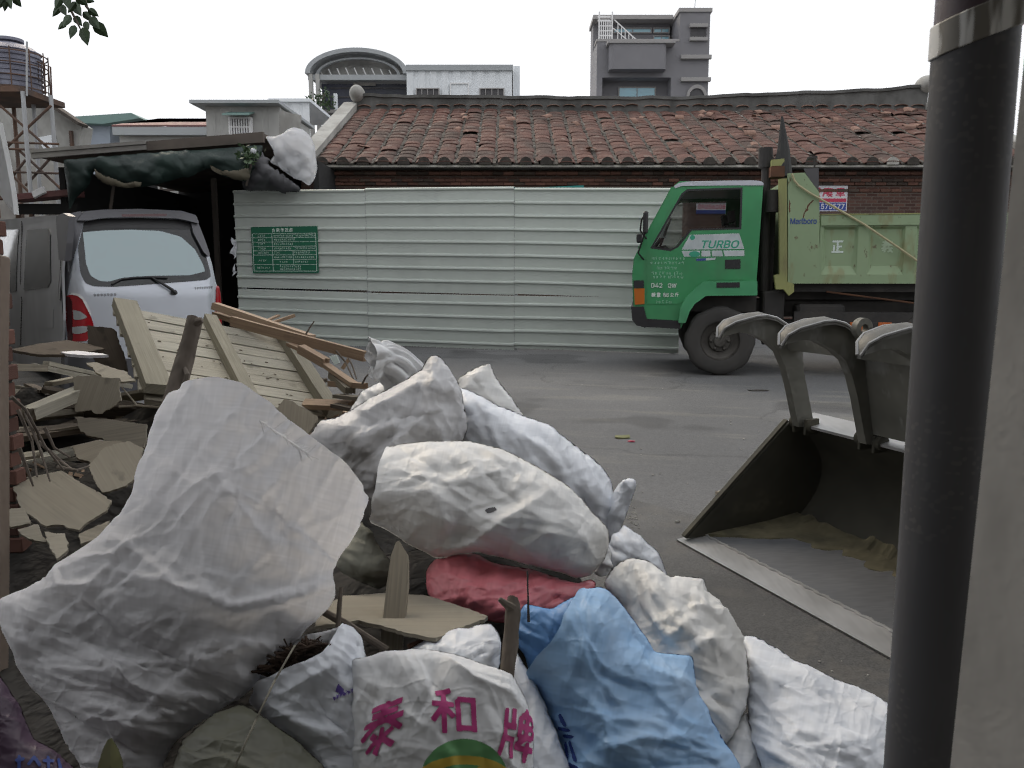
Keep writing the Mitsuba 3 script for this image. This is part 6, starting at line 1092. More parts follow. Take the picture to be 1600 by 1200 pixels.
k = thing('white_scrap', 'small white plastic scrap caught in the reddish splinters', 'plastic scrap'); p4 = [P(x, y, 4.5) for x, y in ((514, 557), (526, 554), (531, 567), (523, 570))]; obj('piece', trimesh.Trimesh(p4+[q+[.0, .006, .0] for q in p4], [[0, 1, 2], [0, 2, 3], [4, 6, 5], [4, 7, 6], [0, 4, 5], [0, 5, 1], [1, 5, 6], [1, 6, 2], [2, 6, 7], [2, 7, 3], [3, 7, 4], [3, 4, 0]], process=False), 'sign_white', k, smooth=False)
# tarpaulins and plastic hung on the shed (cut from the same crumpled cloth as the sacks)
sack('swagged_tarpaulin', [(98, 250), (160, 244), (230, 240), (320, 233), (410, 226), (405, 255), (392, 285), (350, 276), (330, 262), (300, 272), (262, 284), (222, 292), (195, 293), (165, 283), (148, 265), (140, 290), (118, 312), (108, 330), (104, 290)], 13.95, 'tarp_green',
     'dark green tarpaulin swagged along the roof edge of the open shed', cat='tarpaulin', thick=.35, only_front=True, step=4, seed=31, angle=.25, crumple=26, power=.7)
sack('tarpaulin_hem', [(147, 262), (165, 277), (195, 286), (222, 284), (220, 292), (195, 294), (165, 286), (149, 270)], 13.5, 'tarp_hem', 'pale ochre cloth hem sagging under the green tarpaulin', cat='cloth', thick=.025, step=3, seed=32, back=.2, crumple=8, angle=.3)
sack('tarpaulin_hem', [(328, 257), (350, 268), (375, 270), (390, 262), (392, 280), (372, 281), (345, 272), (332, 266)], 13.5, 'tarp_hem', 'short ochre cloth scrap under the far end of the tarpaulin', cat='cloth', thick=.025, step=3, seed=33, crumple=8, angle=.3)
mat('film_dark', (.05, .05, .055), .6)
scene['plastic_film'] = {'type': 'principledthin', 'base_color': rgb(.82, .83, .85), 'roughness': .3, 'diff_trans': .9, 'spec_trans': .3}
pf = [(414, 213), (430, 214), (441, 211), (447, 203), (458, 199), (472, 203), (485, 214), (492, 228), (493, 240), (496, 262), (492, 278), (483, 291), (470, 282), (452, 275), (438, 262), (420, 252), (430, 240), (421, 225)]
sack('plastic_sheet', pf, 13.7, 'plastic_film', 'translucent white plastic sheet bundled over the shed corner', cat='plastic sheet', thick=.14, power=.9, step=3.2, seed=34, veins=8, vein=1.1, crumple=12, angle=lambda x, y: math.atan2(y-215, x-425)+.3, amp=.035, sag=.02)
sack('bundle', [(428, 236), (445, 226), (462, 232), (478, 248), (480, 270), (468, 279), (450, 272), (432, 258)], 13.75, 'film_dark', 'dark bundle wrapped inside the translucent plastic sheet', cat='bundle', thick=.10, back=.4, step=5, seed=35, crumple=6, amp=.03, inside='plastic_sheet')
sack('junk_pile', [(378, 240), (400, 228), (412, 238), (424, 264), (450, 280), (470, 290), (470, 300), (380, 298), (372, 270)], 14.2, 'film_dark', 'dark tangled junk under the plastic sheet at the shed corner', cat='junk', thick=.3, back=.6, step=5, seed=36, crumple=24, amp=.06)
r6 = np.random.default_rng(21); cp = thing('climbing_plant', 'dark green creeper with a white blossom at the shed roof corner', 'plant'); lv = []
for _ in range(120):
    p = P(r6.normal(388, 9), r6.normal(243, 7), 13.6+r6.normal(0, .15)); d = r6.normal(size=3); d /= np.linalg.norm(d); e = np.cross(d, r6.normal(size=3)); e /= np.linalg.norm(e); L = .09; lv.append(trimesh.Trimesh([p, p+d*L*.5+e*L*.35, p+d*L, p+d*L*.5-e*L*.35], [[0, 1, 2], [0, 2, 3]], process=False))
obj('foliage', lv, 'leaf_green', cp, smooth=False, kind='stuff'); m = trimesh.creation.icosphere(subdivisions=1, radius=.05); m.apply_translation(P(396, 236, 13.5)); put('blossom', m, 'white_film', cp); put('stem', tube([P(385, 290, 13.8), P(392, 260, 13.7), P(390, 240, 13.6)], .02, 6), 'shed_brown', cp)
def weave(p, n, uv): return 0.5*noise(uv.x*230+uv.y*40, uv.y*20)+0.5*noise(uv.x*20, uv.y*230-uv.x*40)
def cloth_bump(p, n, uv):                 # woven tape plus the fine crinkles that never iron out
    a = fbm(uv.x*26+9*uv.y, uv.y*9-4*uv.x, 4.0, 2); b = fbm(uv.x*10-6*uv.y, uv.y*30+7*uv.x, 8.0, 2)
    return .0005*weave(p, n, uv)+.0016*dr.exp(-20*dr.abs(a-.5))+.0014*dr.exp(-20*dr.abs(b-.5))
def cloth(name, c, dirt, amount, rough=0.5, freq=7.0, **k):
    def fn(p, n, uv):
        w = weave(p, n, uv); d = smoothstep(0.42, 0.75, fbm(p.x*freq, p.y*freq, p.z*freq, 4))*amount
        return mix(mix([x*0.89 for x in c], c, w), dirt, d)
    return mat(name, mikit.proc(fn), rough, bump=mikit.proc(cloth_bump, eps=1.5e-3), scale=1.0, **k)
cloth('sack_white', (.68, .69, .70), (.46, .43, .38), .4); cloth('sack_bluish', (.69, .72, .77), (.50, .51, .53), .4, .45); cloth('sack_cream', (.68, .68, .67), (.50, .485, .445), .5); cloth('sack_grey', (.52, .52, .53), (.22, .21, .20), .95, freq=8)
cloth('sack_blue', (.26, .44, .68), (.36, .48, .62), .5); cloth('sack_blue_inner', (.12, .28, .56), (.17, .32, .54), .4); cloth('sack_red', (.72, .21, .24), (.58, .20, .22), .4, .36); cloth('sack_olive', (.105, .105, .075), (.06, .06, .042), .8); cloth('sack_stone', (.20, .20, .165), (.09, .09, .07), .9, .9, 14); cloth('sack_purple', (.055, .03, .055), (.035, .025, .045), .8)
def veil_fn(p, n, uv): return mix((.78, .78, .80), (.92, .92, .94), weave(p, n, uv))
scene['sack_veil'] = {'type': 'bumpmap', 'tex': mikit.proc(cloth_bump, eps=1.5e-3), 'scale': 1.0, 'bsdf': {'type': 'principledthin', 'base_color': mikit.proc(veil_fn), 'roughness': 0.5, 'diff_trans': 0.85}}
mat('print_magenta', (.40, .035, .17), .6); mat('print_green', (.10, .26, .10), .6); mat('print_yellow', (.50, .36, .05), .6); mat('print_purple', (.12, .08, .32), .6); mat('print_navy', (.02, .045, .20), .6); mat('twig_brown', stained((.10, .065, .045), (.035, .025, .02), 30), .9)
GS = 'sacks of rubble and debris piled in the street'
# --- behind, upper part of the pile
sack('woven_sack', [(714, 592), (746, 573), (767, 569), (772, 584), (780, 597), (797, 618), (819, 648), (830, 670), (760, 700), (715, 650)], 3.55, 'sack_cream', 'peaked pale sack at the back of the pile, its corner standing up against the road', thick=.09, power=.85, lean=.06, side=.0, seed=11, angle=1.0, crumple=12, step=4.5, group=GS)
hd = sack('woven_sack', [(561, 612), (585, 600), (606, 590), (630, 578), (650, 576), (664, 590), (668, 610), (660, 640), (610, 680), (560, 690), (540, 660), (548, 640), (557, 622)], 3.4, 'sack_white', 'dirty white sack with its open neck bent sideways like a hood, beside the reddish splinters', thick=.13, power=.7, lean=.08, seed=12, angle=1.2, crumple=16, step=4, group=GS)
path = np.array([P(578, 562, 3.22), P(590, 560, 3.23), P(606, 562, 3.26), P(624, 577, 3.30), P(640, 605, 3.34), P(648, 645, 3.36)]); tt = np.linspace(0, 1, 6); ss = np.linspace(0, 1, 34); pth = np.stack([np.interp(ss, tt, path[:, k]) for k in range(3)], 1); pth = np.stack([np.convolve(np.pad(pth[:, k], 3, mode='edge'), np.ones(7)/7, 'valid') for k in range(3)], 1)
nk = tube(pth, np.interp(ss, tt, [.098, .088, .080, .092, .115, .13]), 56, cap=False); nv_ = nk.vertices[:-2]; kk_ = np.arange(len(nv_)); an = (kk_ % 56)/56*2*np.pi; sl_ = (kk_//56)/33; ax = pth[kk_//56]; rd = nv_-ax; rd /= np.linalg.norm(rd, axis=1, keepdims=True)
w3 = np.stack([np.cos(an)*2.2, np.sin(an)*2.2, sl_*1.6], 1); nv_ = nv_+rd*((-.030*np.exp(-9*np.abs(meshkit.noise(w3*1.3, 5)-.5))+.045*(meshkit.fbm(w3*.6, 2, 8)-.5))*np.where(sl_ < .06, .7, 1))[:, None]-np.array([.035, 0, 0])*((meshkit.noise(w3*1.1, 3)-.5)*np.clip(1-sl_*4, 0, 1))[:, None]
obj('sack_neck', trimesh.Trimesh(nv_, nk.faces, process=False), 'sack_white', hd, smooth=True, uv=np.stack([an*.09, sl_*.3], 1), label='open neck of the sack bent over like a hood')
sack('woven_sack', [(714, 605), (750, 618), (780, 634), (825, 653), (850, 660), (864, 664), (876, 678), (902, 700), (927, 717), (946, 736), (956, 752), (958, 790), (962, 850), (900, 862), (760, 780), (715, 720), (700, 660)], 3.1, 'sack_bluish', 'long smooth bluish-white sack lying down the far side of the pile', thick=.2, lean=.10, seed=14, angle=lambda x, y: 1.15, crumple=34, step=5, amp=.011, group=GS, folds=[([(720, 612), (800, 660), (880, 740), (950, 800)], .03, 26), ([(730, 690), (760, 640), (800, 650)], .015, 14)])
sack('sack_neck', [(950, 790), (958, 770), (966, 756), (982, 747), (992, 749), (993, 762), (986, 781), (978, 806), (968, 830), (960, 852), (945, 850)], 2.95, 'sack_bluish', '', thick=.05, seed=15, crumple=14, angle=1.9, step=3, parent='woven_sack_002')
labels['woven_sack_002__sack_neck'] = {'label': 'twisted upright neck of the long sack'}
sack('woven_sack', [(478, 687), (499, 656), (525, 652), (540, 644), (570, 628), (600, 612), (637, 590), (658, 577), (664, 565), (673, 556), (686, 556), (699, 571), (712, 590), (721, 612), (729, 650), (730, 672), (722, 690), (690, 730), (650, 780), (600, 800), (574, 776), (547, 760), (532, 737), (506, 717)], 2.95, 'sack_grey', 'grey dirty sack draped wide with a peaked corner, between the panel and the creamy sack', thick=.17, power=.72, lean=.1, seed=16, angle=lambda x, y: -.55 if x < 640 else 1.3, crumple=16, step=4.5, amp=.012, veins=7, vein=1.2, sag=.004, group=GS,
     folds=[([(505, 690), (580, 640), (655, 585)], .03, 16), ([(540, 745), (600, 690), (640, 650), (660, 600)], -.03, 18), ([(676, 560), (672, 620), (690, 680)], .03, 12), ([(700, 580), (706, 630), (725, 670)], -.02, 10), ([(560, 755), (610, 710), (640, 690)], .02, 14)])
sack('plastic_bag', [(940, 880), (936, 868), (950, 850), (975, 818), (1001, 838), (1027, 860), (1036, 879), (1045, 905), (1030, 915), (990, 905), (960, 895)], 2.75, 'sack_bluish', 'crumpled white plastic bag squeezed out beside the creamy sack', thick=.09, lean=.15, seed=17, power=.7, angle=.9, crumple=16, step=3.5, amp=.008, veins=4, cat='plastic bag')
sack('plastic_bag', [(930, 880), (940, 858), (950, 850), (957, 866), (950, 884), (944, 898), (934, 892)], 2.55, 'sack_white', 'small knotted white plastic bag end beside the creamy sack', thick=.04, seed=18, crumple=14, step=3, cat='plastic bag')
D_out = [(605, 697), (640, 692), (700, 688), (740, 690), (780, 700), (840, 728), (890, 760), (925, 800), (950, 825), (952, 850), (945, 875), (922, 900), (900, 905), (880, 897), (820, 882), (770, 867), (740, 862), (710, 868), (680, 873), (640, 852), (610, 832), (575, 815), (590, 798), (597, 760), (601, 730)]
sack('woven_sack', D_out, 2.5, 'sack_cream', 'creamy white sack with its flat open mouth to one side, lying across the red bag', thick=.19, power=.62, lean=.12, seed=5, angle=lambda x, y: math.atan2(y-850, x-960), crumple=24, step=4.5, amp=.009, mouth=[[(601, 705), (597, 760), (585, 805)]], group=GS,
     folds=[([(660, 870), (720, 860), (800, 800), (870, 760)], .045, 20), ([(710, 855), (690, 790), (670, 750), (650, 720)], .018, 16), ([(690, 850), (730, 800), (760, 750)], -.018, 14), ([(870, 760), (880, 810), (930, 870)], .03, 14), ([(610, 770), (680, 770), (760, 820)], .014, 16), ([(780, 870), (850, 830), (910, 840)], .02, 14), ([(760, 705), (840, 740), (900, 790)], .02, 12)])
sack('stone_sack', [(567, 815), (582, 837), (601, 867), (614, 882), (606, 914), (590, 922), (549, 903), (526, 880), (534, 864), (556, 830)], 2.45, 'sack_stone', 'mossy grey-green lumpy sack in the gap between the big sack and the stake', thick=.1, lean=.1, seed=19, crumple=20, step=4)
sack('red_bag', [(667, 894), (675, 879), (697, 869), (727, 862), (746, 866), (769, 880), (806, 886), (847, 893), (881, 905), (900, 911), (922, 905), (932, 911), (928, 922), (900, 940), (867, 955), (820, 972), (777, 973), (717, 962), (680, 947), (668, 927)], 2.36, 'sack_red', 'red plastic bag tied at one end, pinched under the creamy sack', thick=.11, lean=.2, seed=20, angle=lambda x, y: math.atan2(y-912, x-935), crumple=26, step=4, amp=.010, cat='bag', folds=[([(740, 868), (752, 890), (775, 900)], -.022, 9), ([(690, 900), (760, 910), (850, 905), (925, 910)], .02, 14)])
# --- the pointed stake, mossy stick, wire, branches in the gap
stk = thing('pointed_stake', 'weathered wooden stake with a pointed top, standing between the sacks', 'stake'); sheet_ = sg.Polygon([(0, -.026), (.22, -.03), (.31, -.024), (.36, .004), (.355, .012), (.31, .022), (.22, .026), (0, .028)])
a, b = P(611, 1030, 1.93), P(627, 850, 2.18); x_ = (b-a)/np.linalg.norm(b-a); y_ = np.cross([0, -1, .2], x_); y_ /= np.linalg.norm(y_); slab(affinity.scale(sheet_, np.linalg.norm(b-a)/.36, 1, origin=(0, 0)), .03, frame(a, x_, y_, np.cross(x_, y_)), 'wood_grey', 'shaft', stk, .006)
k = thing('mossy_stick', 'thick mossy stick standing upright beside the blue sack', 'stick'); m = tube([P(792, 1060, 1.74), P(797, 1010, 1.78), P(802, 960, 1.82), P(800, 934, 1.84)], [.016, .017, .018, .012], 14).subdivide(); m.vertices += (meshkit.noise(m.vertices*70)[:, None]-.5)*.011; put('limb', m, 'bark', k); put('snag', tube([P(800, 950, 1.82), P(788, 942, 1.81), P(780, 936, 1.81)], [.012, .008, .005], 8), 'bark', k)
k = thing('iron_wire', 'thin black wire sticking straight up beside the mossy stick', 'wire'); put('strand', tube([P(826, 972, 1.8), P(825, 930, 1.83), P(824, 892, 1.86)], [.0035, .002, .002], 6), 'chassis_black', k)
k = thing('bare_branch', 'dark bare branch slanting down between the big sack and the stake', 'branch'); put('limb', tube([P(504, 955, 1.95), P(540, 975, 1.9), P(575, 997, 1.88), P(606, 1016, 1.86)], [.009, .010, .009, .008], 8), 'bark', k); put('twig', tube([P(528, 985, 1.88), P(530, 950, 1.9), P(533, 918, 1.92)], [.007, .006, .005], 8), 'bark', k)
k = thing('rusty_rod', 'short reddish rod lying from the white cloth to the stake', 'rod'); put('shaft', tube([P(638, 1010, 1.85), P(670, 998, 1.88), P(712, 980, 1.95)], .006, 8), 'rust_brown', k)
sm = sg.Polygon([(758, 797), (764, 793), (772, 792), (776, 796), (770, 800), (762, 802)]); dk = [k for k in scene if labels.get(k, {}).get('label', '').startswith('creamy white sack')][0]; obj('smudge', on_sack(dk, sm, .0015), 'tower_dark', dk, smooth=True, label='small dark smear on the creamy cloth')
# --- right-hand side of the pile
sack('woven_sack', [(943, 914), (950, 897), (966, 880), (985, 872), (1012, 876), (1032, 890), (1047, 902), (1074, 901), (1100, 903), (1109, 928), (1129, 944), (1144, 963), (1156, 990), (1165, 1015), (1170, 1044), (1171, 1074), (1164, 1108), (1150, 1140), (1130, 1180), (1060, 1230), (1000, 1120), (1000, 1010), (974, 946)], 2.12, 'sack_cream', 'cream-stained white sack standing next to the blue sack', thick=.15, lean=.13, seed=21, angle=lambda x, y: 1.1 if y < 1000 else .5, crumple=36, step=4.5, amp=.012, group=GS,
     folds=[([(985, 880), (1010, 960), (1030, 1010)], -.03, 14), ([(1040, 1000), (1060, 990), (1075, 970), (1090, 975)], .03, 8), ([(1030, 1040), (1080, 1020), (1130, 985)], .03, 16), ([(1020, 885), (1050, 950), (1070, 1000)], .025, 12), ([(1070, 1100), (1120, 1080), (1160, 1060)], .02, 12), ([(1060, 1060), (1110, 1090), (1150, 1110)], -.015, 10)])
sack('woven_sack', [(1158, 1000), (1166, 992), (1182, 995), (1210, 1010), (1240, 1029), (1262, 1040), (1300, 1059), (1337, 1072), (1362, 1082), (1400, 1105), (1430, 1150), (1430, 1240), (1300, 1260), (1205, 1240), (1188, 1188), (1176, 1160), (1168, 1120), (1168, 1080), (1171, 1040)], 2.05, 'sack_bluish', 'full bluish-white sack lying at the end of the row in front of the loader bucket', thick=.17, lean=.2, seed=22, angle=lambda x, y: .55, crumple=34, step=5, amp=.010, group=GS, folds=[([(1160, 1010), (1200, 1060), (1220, 1100)], .02, 14), ([(1175, 1050), (1240, 1060), (1330, 1090)], .03, 24), ([(1200, 1180), (1250, 1140), (1330, 1150)], .02, 20)])
sack('woven_sack', [(1120, 1190), (1140, 1140), (1165, 1110), (1180, 1150), (1200, 1200), (1215, 1270), (1110, 1270)], 1.95, 'sack_white', 'white sack squeezed low between the cream-stained sack and the end sack', thick=.1, lean=.15, seed=23, crumple=14, step=5, group=GS)
# --- front row
mo_ = [(835, 1065), (850, 1040), (868, 1020), (888, 990), (905, 950), (920, 928)]
hk = sack('blue_sack', [(908, 928), (920, 921), (935, 918), (950, 922), (966, 936), (985, 959), (1004, 985), (1014, 1000), (1023, 1017), (1051, 1022), (1081, 1025), (1084, 1052), (1088, 1075), (1103, 1099), (1114, 1130), (1130, 1153), (1145, 1176), (1158, 1202), (1180, 1300), (900, 1310), (884, 1200), (872, 1153), (857, 1112), (838, 1074), (832, 1052), (850, 1032), (868, 1015), (884, 990), (897, 955)], 1.9, 'sack_blue', 'blue woven sack standing upright with its top folded open', thick=.17, lean=.1, seed=24, angle=lambda x, y: 1.25 if y < 1080 else .25, crumple=34, step=4.5, amp=.010, mouth=[[(835, 1062), (850, 1032), (868, 1015), (884, 990), (897, 955), (910, 928)]], cat='sack', group=GS,
     folds=[([(940, 925), (950, 990), (935, 1060)], .025, 14), ([(965, 940), (990, 1000), (1030, 1030), (1080, 1040)], -.025, 14), ([(1000, 1040), (1050, 1060), (1085, 1070)], .02, 12), ([(880, 1060), (950, 1120), (1050, 1130)], .018, 22), ([(900, 1180), (1000, 1150), (1110, 1150)], .025, 22), ([(930, 1200), (1040, 1190), (1140, 1190)], -.02, 14)])
sack('inner_side', [(803, 984), (809, 967), (821, 944), (840, 948), (863, 951), (881, 940), (908, 926), (925, 935), (915, 980), (900, 1030), (860, 1060), (830, 1055), (819, 1022), (806, 1006)], 1.98, 'sack_blue_inner', '', thick=.06, back=1.2, lean=.06, seed=25, angle=.7, crumple=12, step=4, parent=hk)
labels[hk+'__inner_side'] = {'label': 'darker blue inner side of the folded-open top'}
sack('woven_sack', [(804, 1014), (826, 1050), (848, 1092), (868, 1137), (890, 1200), (905, 1310), (800, 1330), (790, 1150), (790, 1060)], 1.78, 'sack_bluish', 'pale bluish sack wedged between the printed rice sack and the blue sack', thick=.08, lean=.1, seed=26, crumple=14, step=5, angle=1.2, group=GS)
sack('white_cloth', [(640, 1014), (657, 1005), (690, 990), (717, 980), (729, 982), (740, 977), (766, 974), (780, 992), (785, 1014), (783, 1036), (770, 1060), (700, 1070), (640, 1050)], 1.83, 'sack_bluish', 'crumpled white cloth lying behind the printed rice sack', thick=.07, lean=.15, seed=27, power=.7, angle=-.5, crumple=12, step=4, cat='cloth', amp=.009, veins=4)
A_out = [(262, 615), (290, 611), (330, 612), (370, 625), (410, 655), (440, 685), (475, 705), (500, 725), (530, 745), (550, 765), (579, 776), (570, 800), (560, 825), (545, 850), (528, 875), (520, 890),
         (523, 915), (525, 935), (515, 950), (490, 972), (465, 1000), (432, 1020), (405, 1060), (385, 1085), (340, 1112), (300, 1135), (270, 1165), (255, 1200), (245, 1280), (150, 1300), (125, 1200), (100, 1150), (80, 1110),
         (50, 1075), (25, 1040), (10, 1000), (-4, 960), (-2, 938), (20, 925), (70, 905), (82, 882), (100, 875), (150, 842), (188, 802), (208, 765), (215, 730), (232, 690), (242, 650)]
ak = sack('woven_sack', A_out, 1.88, 'sack_veil', 'big translucent white woven sack with a branch poking out of its torn top', thick=.2, back=.8, lean=.09, seed=3, step=5.5, crumple=34, amp=.014, fine_angle=lambda x, y: -.85 if y < 900 else (-.3 if y < 1000 else .2), veins=4.5, vein=1.8, angle=lambda x, y: .75 if y < 930 else .25, group=GS,
     mouth=[[(290, 611), (330, 612), (370, 625), (410, 655), (440, 685), (475, 705), (500, 725), (530, 745), (550, 765)]],
     folds=[([(250, 650), (330, 760), (400, 850), (480, 960)], .02, 26), ([(170, 890), (280, 920), (360, 950), (450, 930), (520, 900)], .045, 22), ([(90, 880), (130, 930), (200, 990), (320, 1040), (420, 1020)], -.03, 26), ([(300, 640), (420, 720), (500, 860)], .014, 25), ([(30, 940), (40, 1000), (30, 1030)], .03, 12), ([(85, 885), (100, 915), (150, 915), (180, 880)], .035, 10), ([(180, 840), (230, 880), (320, 950)], .02, 12), ([(120, 1090), (240, 1110), (330, 1090)], .018, 16), ([(340, 770), (400, 850), (500, 880)], .012, 18)])
sack('contents', [(190, 880), (240, 830), (330, 810), (420, 850), (480, 900), (490, 950), (440, 1000), (390, 1060), (320, 1100), (250, 1160), (230, 1240), (160, 1250), (140, 1180), (100, 1110), (50, 1040), (40, 980), (100, 930)], 1.80, 'debris_soil', '', thick=.16, inside=ak, back=.5, lean=.09, seed=28, step=8, crumple=20, amp=.03, parent=ak)
labels[ak+'__contents'] = {'label': 'dark rubble showing through the cloth'}
sack('reddish_lump', [(248, 800), (262, 786), (280, 783), (298, 792), (304, 808), (290, 818), (262, 816)], 1.98, 'rust_brown', '', thick=.12, back=.3, lean=.09, inside=ak, seed=44, crumple=3, step=5, parent=ak)
# frayed threads along the torn rim
fr = []
rf = np.random.default_rng(9)
for i in range(46):
    t = rf.uniform(0, 1); x = 405+75*t; y = 655+52*t; L = rf.uniform(8, 26); an = rf.uniform(-.2, 1.3); q0, q1 = P(x, y+2, 1.78-.02), P(x+L*.5*math.cos(an), y+L*.35, 1.78); q2 = P(x+L*math.cos(an), y+L*math.sin(an), 1.79); fr.append(tube([q0, q1, q2], .0008, 4))
obj('frayed_threads', fr, 'white_paint', ak, kind='stuff', label='loose white threads along the torn rim')
kk = sack('woven_sack', [(534, 976), (545, 976), (556, 984), (565, 996), (568, 1014), (573, 1030), (590, 1060), (600, 1200), (600, 1340), (470, 1350), (480, 1190), (455, 1162), (417, 1128), (388, 1097), (394, 1084), (402, 1070), (425, 1064), (447, 1053), (474, 1042), (507, 1027), (516, 1014), (527, 988)], 1.68, 'sack_bluish', 'small white sack filled with dry twigs, leaning against the rice sack', thick=.13, lean=.08, seed=29, crumple=26, step=4.5, angle=lambda x, y: .5, mouth=[[(398, 1072), (425, 1064), (447, 1053), (474, 1042), (507, 1027), (520, 1005), (530, 984)]], group=GS, folds=[([(535, 980), (540, 1010), (520, 1050), (440, 1090)], .03, 14), ([(550, 985), (556, 1020), (540, 1070)], -.02, 10), ([(400, 1090), (460, 1130), (540, 1150)], .02, 18), ([(480, 1060), (510, 1120), (550, 1160)], -.015, 14)])
sack('rear_side', [(402, 1068), (405, 1056), (420, 1036), (445, 1010), (480, 990), (510, 985), (532, 978), (530, 1010), (500, 1040), (440, 1062)], 1.80, 'sack_white', '', thick=.02, seed=30, crumple=6, step=4, parent=kk)
tg = []; rt = np.random.default_rng(12)
for i in range(170):
    x, y = rt.uniform(412, 500), 0; y = 1060-(x-402)*.47+rt.uniform(-24, 3)*(1-abs(x-455)/75); c_ = P(x, y, 1.72+rt.uniform(-.02, .05)); an = rt.normal(.4, .5); L = rt.uniform(.012, .035); d = np.array([math.cos(an), rt.normal(0, .4), -math.sin(an)*.6+rt.normal(0, .25)])*L; tg.append(tube([c_-d, c_+d*.1+rt.normal(0, .004, 3), c_+d], rt.uniform(.0015, .0035), 5))
obj('dry_twigs', tg, 'twig_brown', kind='stuff', label='tangle of dry brown twigs filling the mouth of the small white sack', cat='twigs')
pa_ = sg.Polygon([(522, 1086), (526, 1074), (535, 1083), (533, 1090)])
tr_s = [sg.LineString([(520+i*4.6+rt.uniform(-1, 1), 1098-i*2.2), (523+i*4.6, 1092-i*2.2+rt.uniform(-2, 2))]).buffer(.9) for i in range(6)]+[sg.LineString([(519+i*4.6, 1093-i*2.2), (523+i*4.6, 1096-i*2.2)]).buffer(.8) for i in range(6)]
obj('purple_print', on_sack(kk, so.unary_union([pa_]+tr_s), .0022), 'print_purple', kk, kind='stuff', label='small faded purple emblem and print')
jk = sack('rice_sack', [(550, 1030), (571, 1026), (601, 1017), (642, 1013), (680, 1016), (710, 1022), (755, 1038), (785, 1047), (803, 1054), (813, 1074), (826, 1107), (832, 1130), (834, 1200), (840, 1340), (548, 1350), (546, 1200), (547, 1119), (549, 1062)], 1.62, 'sack_white', 'white rice sack printed with three magenta characters and a green emblem', thick=.12, lean=.05, seed=40, crumple=18, step=4, angle=lambda x, y: 1.2, amp=.006, group=GS, power=.55, folds=[([(700, 1028), (740, 1062), (800, 1085), (825, 1110)], .016, 7), ([(690, 1022), (730, 1048), (800, 1066)], .012, 5), ([(560, 1060), (600, 1080), (620, 1180)], .008, 16), ([(660, 1050), (680, 1110), (670, 1190)], .008, 20)])
def px_glyph(ch, cx, cy, ux, uy, w): g = affinity.translate(glyph(ch, w), -.5, -.5); return affinity.affine_transform(g, [ux[0], uy[0], ux[1], uy[1], cx, cy])
for ch, cx, cy, ux, uy in (('泰', 603, 1138, (66, -24), (16, -78)), ('和', 708, 1116, (66, 4), (-3, -68)), ('牌', 804, 1149, (52, 13), (12, -78))): obj('printed_character', on_sack(jk, px_glyph(ch, cx, cy, ux, uy, .115), .0022), 'print_magenta', jk, smooth=True)
dome = affinity.scale(sg.Point(724, 1222).buffer(1, 32), 66, 66); band_ = affinity.scale(sg.Point(724, 1236).buffer(1, 32), 84, 56).difference(affinity.scale(sg.Point(724, 1250).buffer(1, 32), 88, 56)).intersection(dome.buffer(3)); b2 = sg.Polygon([(742, 1197), (765, 1195), (768, 1203), (746, 1206)])
obj('green_emblem', on_sack(jk, dome.difference(band_.union(b2)), .0022), 'print_green', jk, smooth=True); obj('yellow_band', on_sack(jk, band_.union(b2), .0022), 'print_yellow', jk, smooth=True)
nv = so.unary_union([sg.LineString(q).buffer(2.6) for q in ([(882, 1118), (890, 1132)], [(880, 1136), (894, 1140)], [(886, 1148), (898, 1150)], [(888, 1160), (892, 1180)], [(896, 1158), (904, 1184)], [(892, 1190), (908, 1196)], [(900, 1204), (912, 1222)])]); obj('navy_print', on_sack(hk, nv, .0022), 'print_navy', hk, kind='stuff', label='dark blue print down one edge')
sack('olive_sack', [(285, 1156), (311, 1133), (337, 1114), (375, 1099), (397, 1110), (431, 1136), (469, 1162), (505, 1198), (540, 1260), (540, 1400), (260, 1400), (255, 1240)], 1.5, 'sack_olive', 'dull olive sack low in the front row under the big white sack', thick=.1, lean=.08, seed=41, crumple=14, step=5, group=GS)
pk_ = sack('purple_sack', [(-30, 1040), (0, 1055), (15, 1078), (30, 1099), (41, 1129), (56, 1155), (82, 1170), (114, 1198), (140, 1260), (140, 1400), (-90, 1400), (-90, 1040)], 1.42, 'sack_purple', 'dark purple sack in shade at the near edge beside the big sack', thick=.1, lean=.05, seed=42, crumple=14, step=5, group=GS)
nv = so.unary_union([sg.LineString(q).buffer(2.4) for q in ([(26, 1190), (36, 1188)], [(30, 1184), (30, 1206)], [(44, 1196), (52, 1186), (60, 1198)], [(66, 1192), (80, 1192)], [(72, 1186), (73, 1206)], [(88, 1190), (92, 1206)])]); obj('blue_print', on_sack(pk_, nv, .0022), 'print_navy', pk_, kind='stuff', label='blue print along the lower edge')
k = thing('dry_stalk', 'long thin tan stalk slanting across the small white sack', 'stalk'); put('stem', tube([P(461, 1008, 1.62), P(430, 1062, 1.56), P(400, 1125, 1.5), P(366, 1200, 1.45)], .0022, 6), 'wood_pale', k)
mat('leaf_olive', stained((.22, .22, .10), (.15, .15, .07), 20), .6)
k = thing('fallen_leaf', 'yellowish green pointed leaf tip in front of the big sack', 'leaf'); lp = sg.Polygon([(150, 1230), (152, 1200), (160, 1172), (168, 1156), (174, 1154), (184, 1170), (191, 1190), (194, 1230)]); q = np.array(lp.exterior.coords)[:-1]; V = PP(q[:, 0], q[:, 1], 1.40+0*q[:, 0]); V2 = np.vstack([V, [P(172, 1195, 1.385)]]); n = len(V); F = [[i, (i+1) % n, n] for i in range(n)]; m = trimesh.Trimesh(np.vstack([V2, V2+[0, .002, 0]]), F+[[a+n+1, c+n+1, b+n+1] for a, b, c in F], process=False); put('blade', m, 'leaf_olive', k)
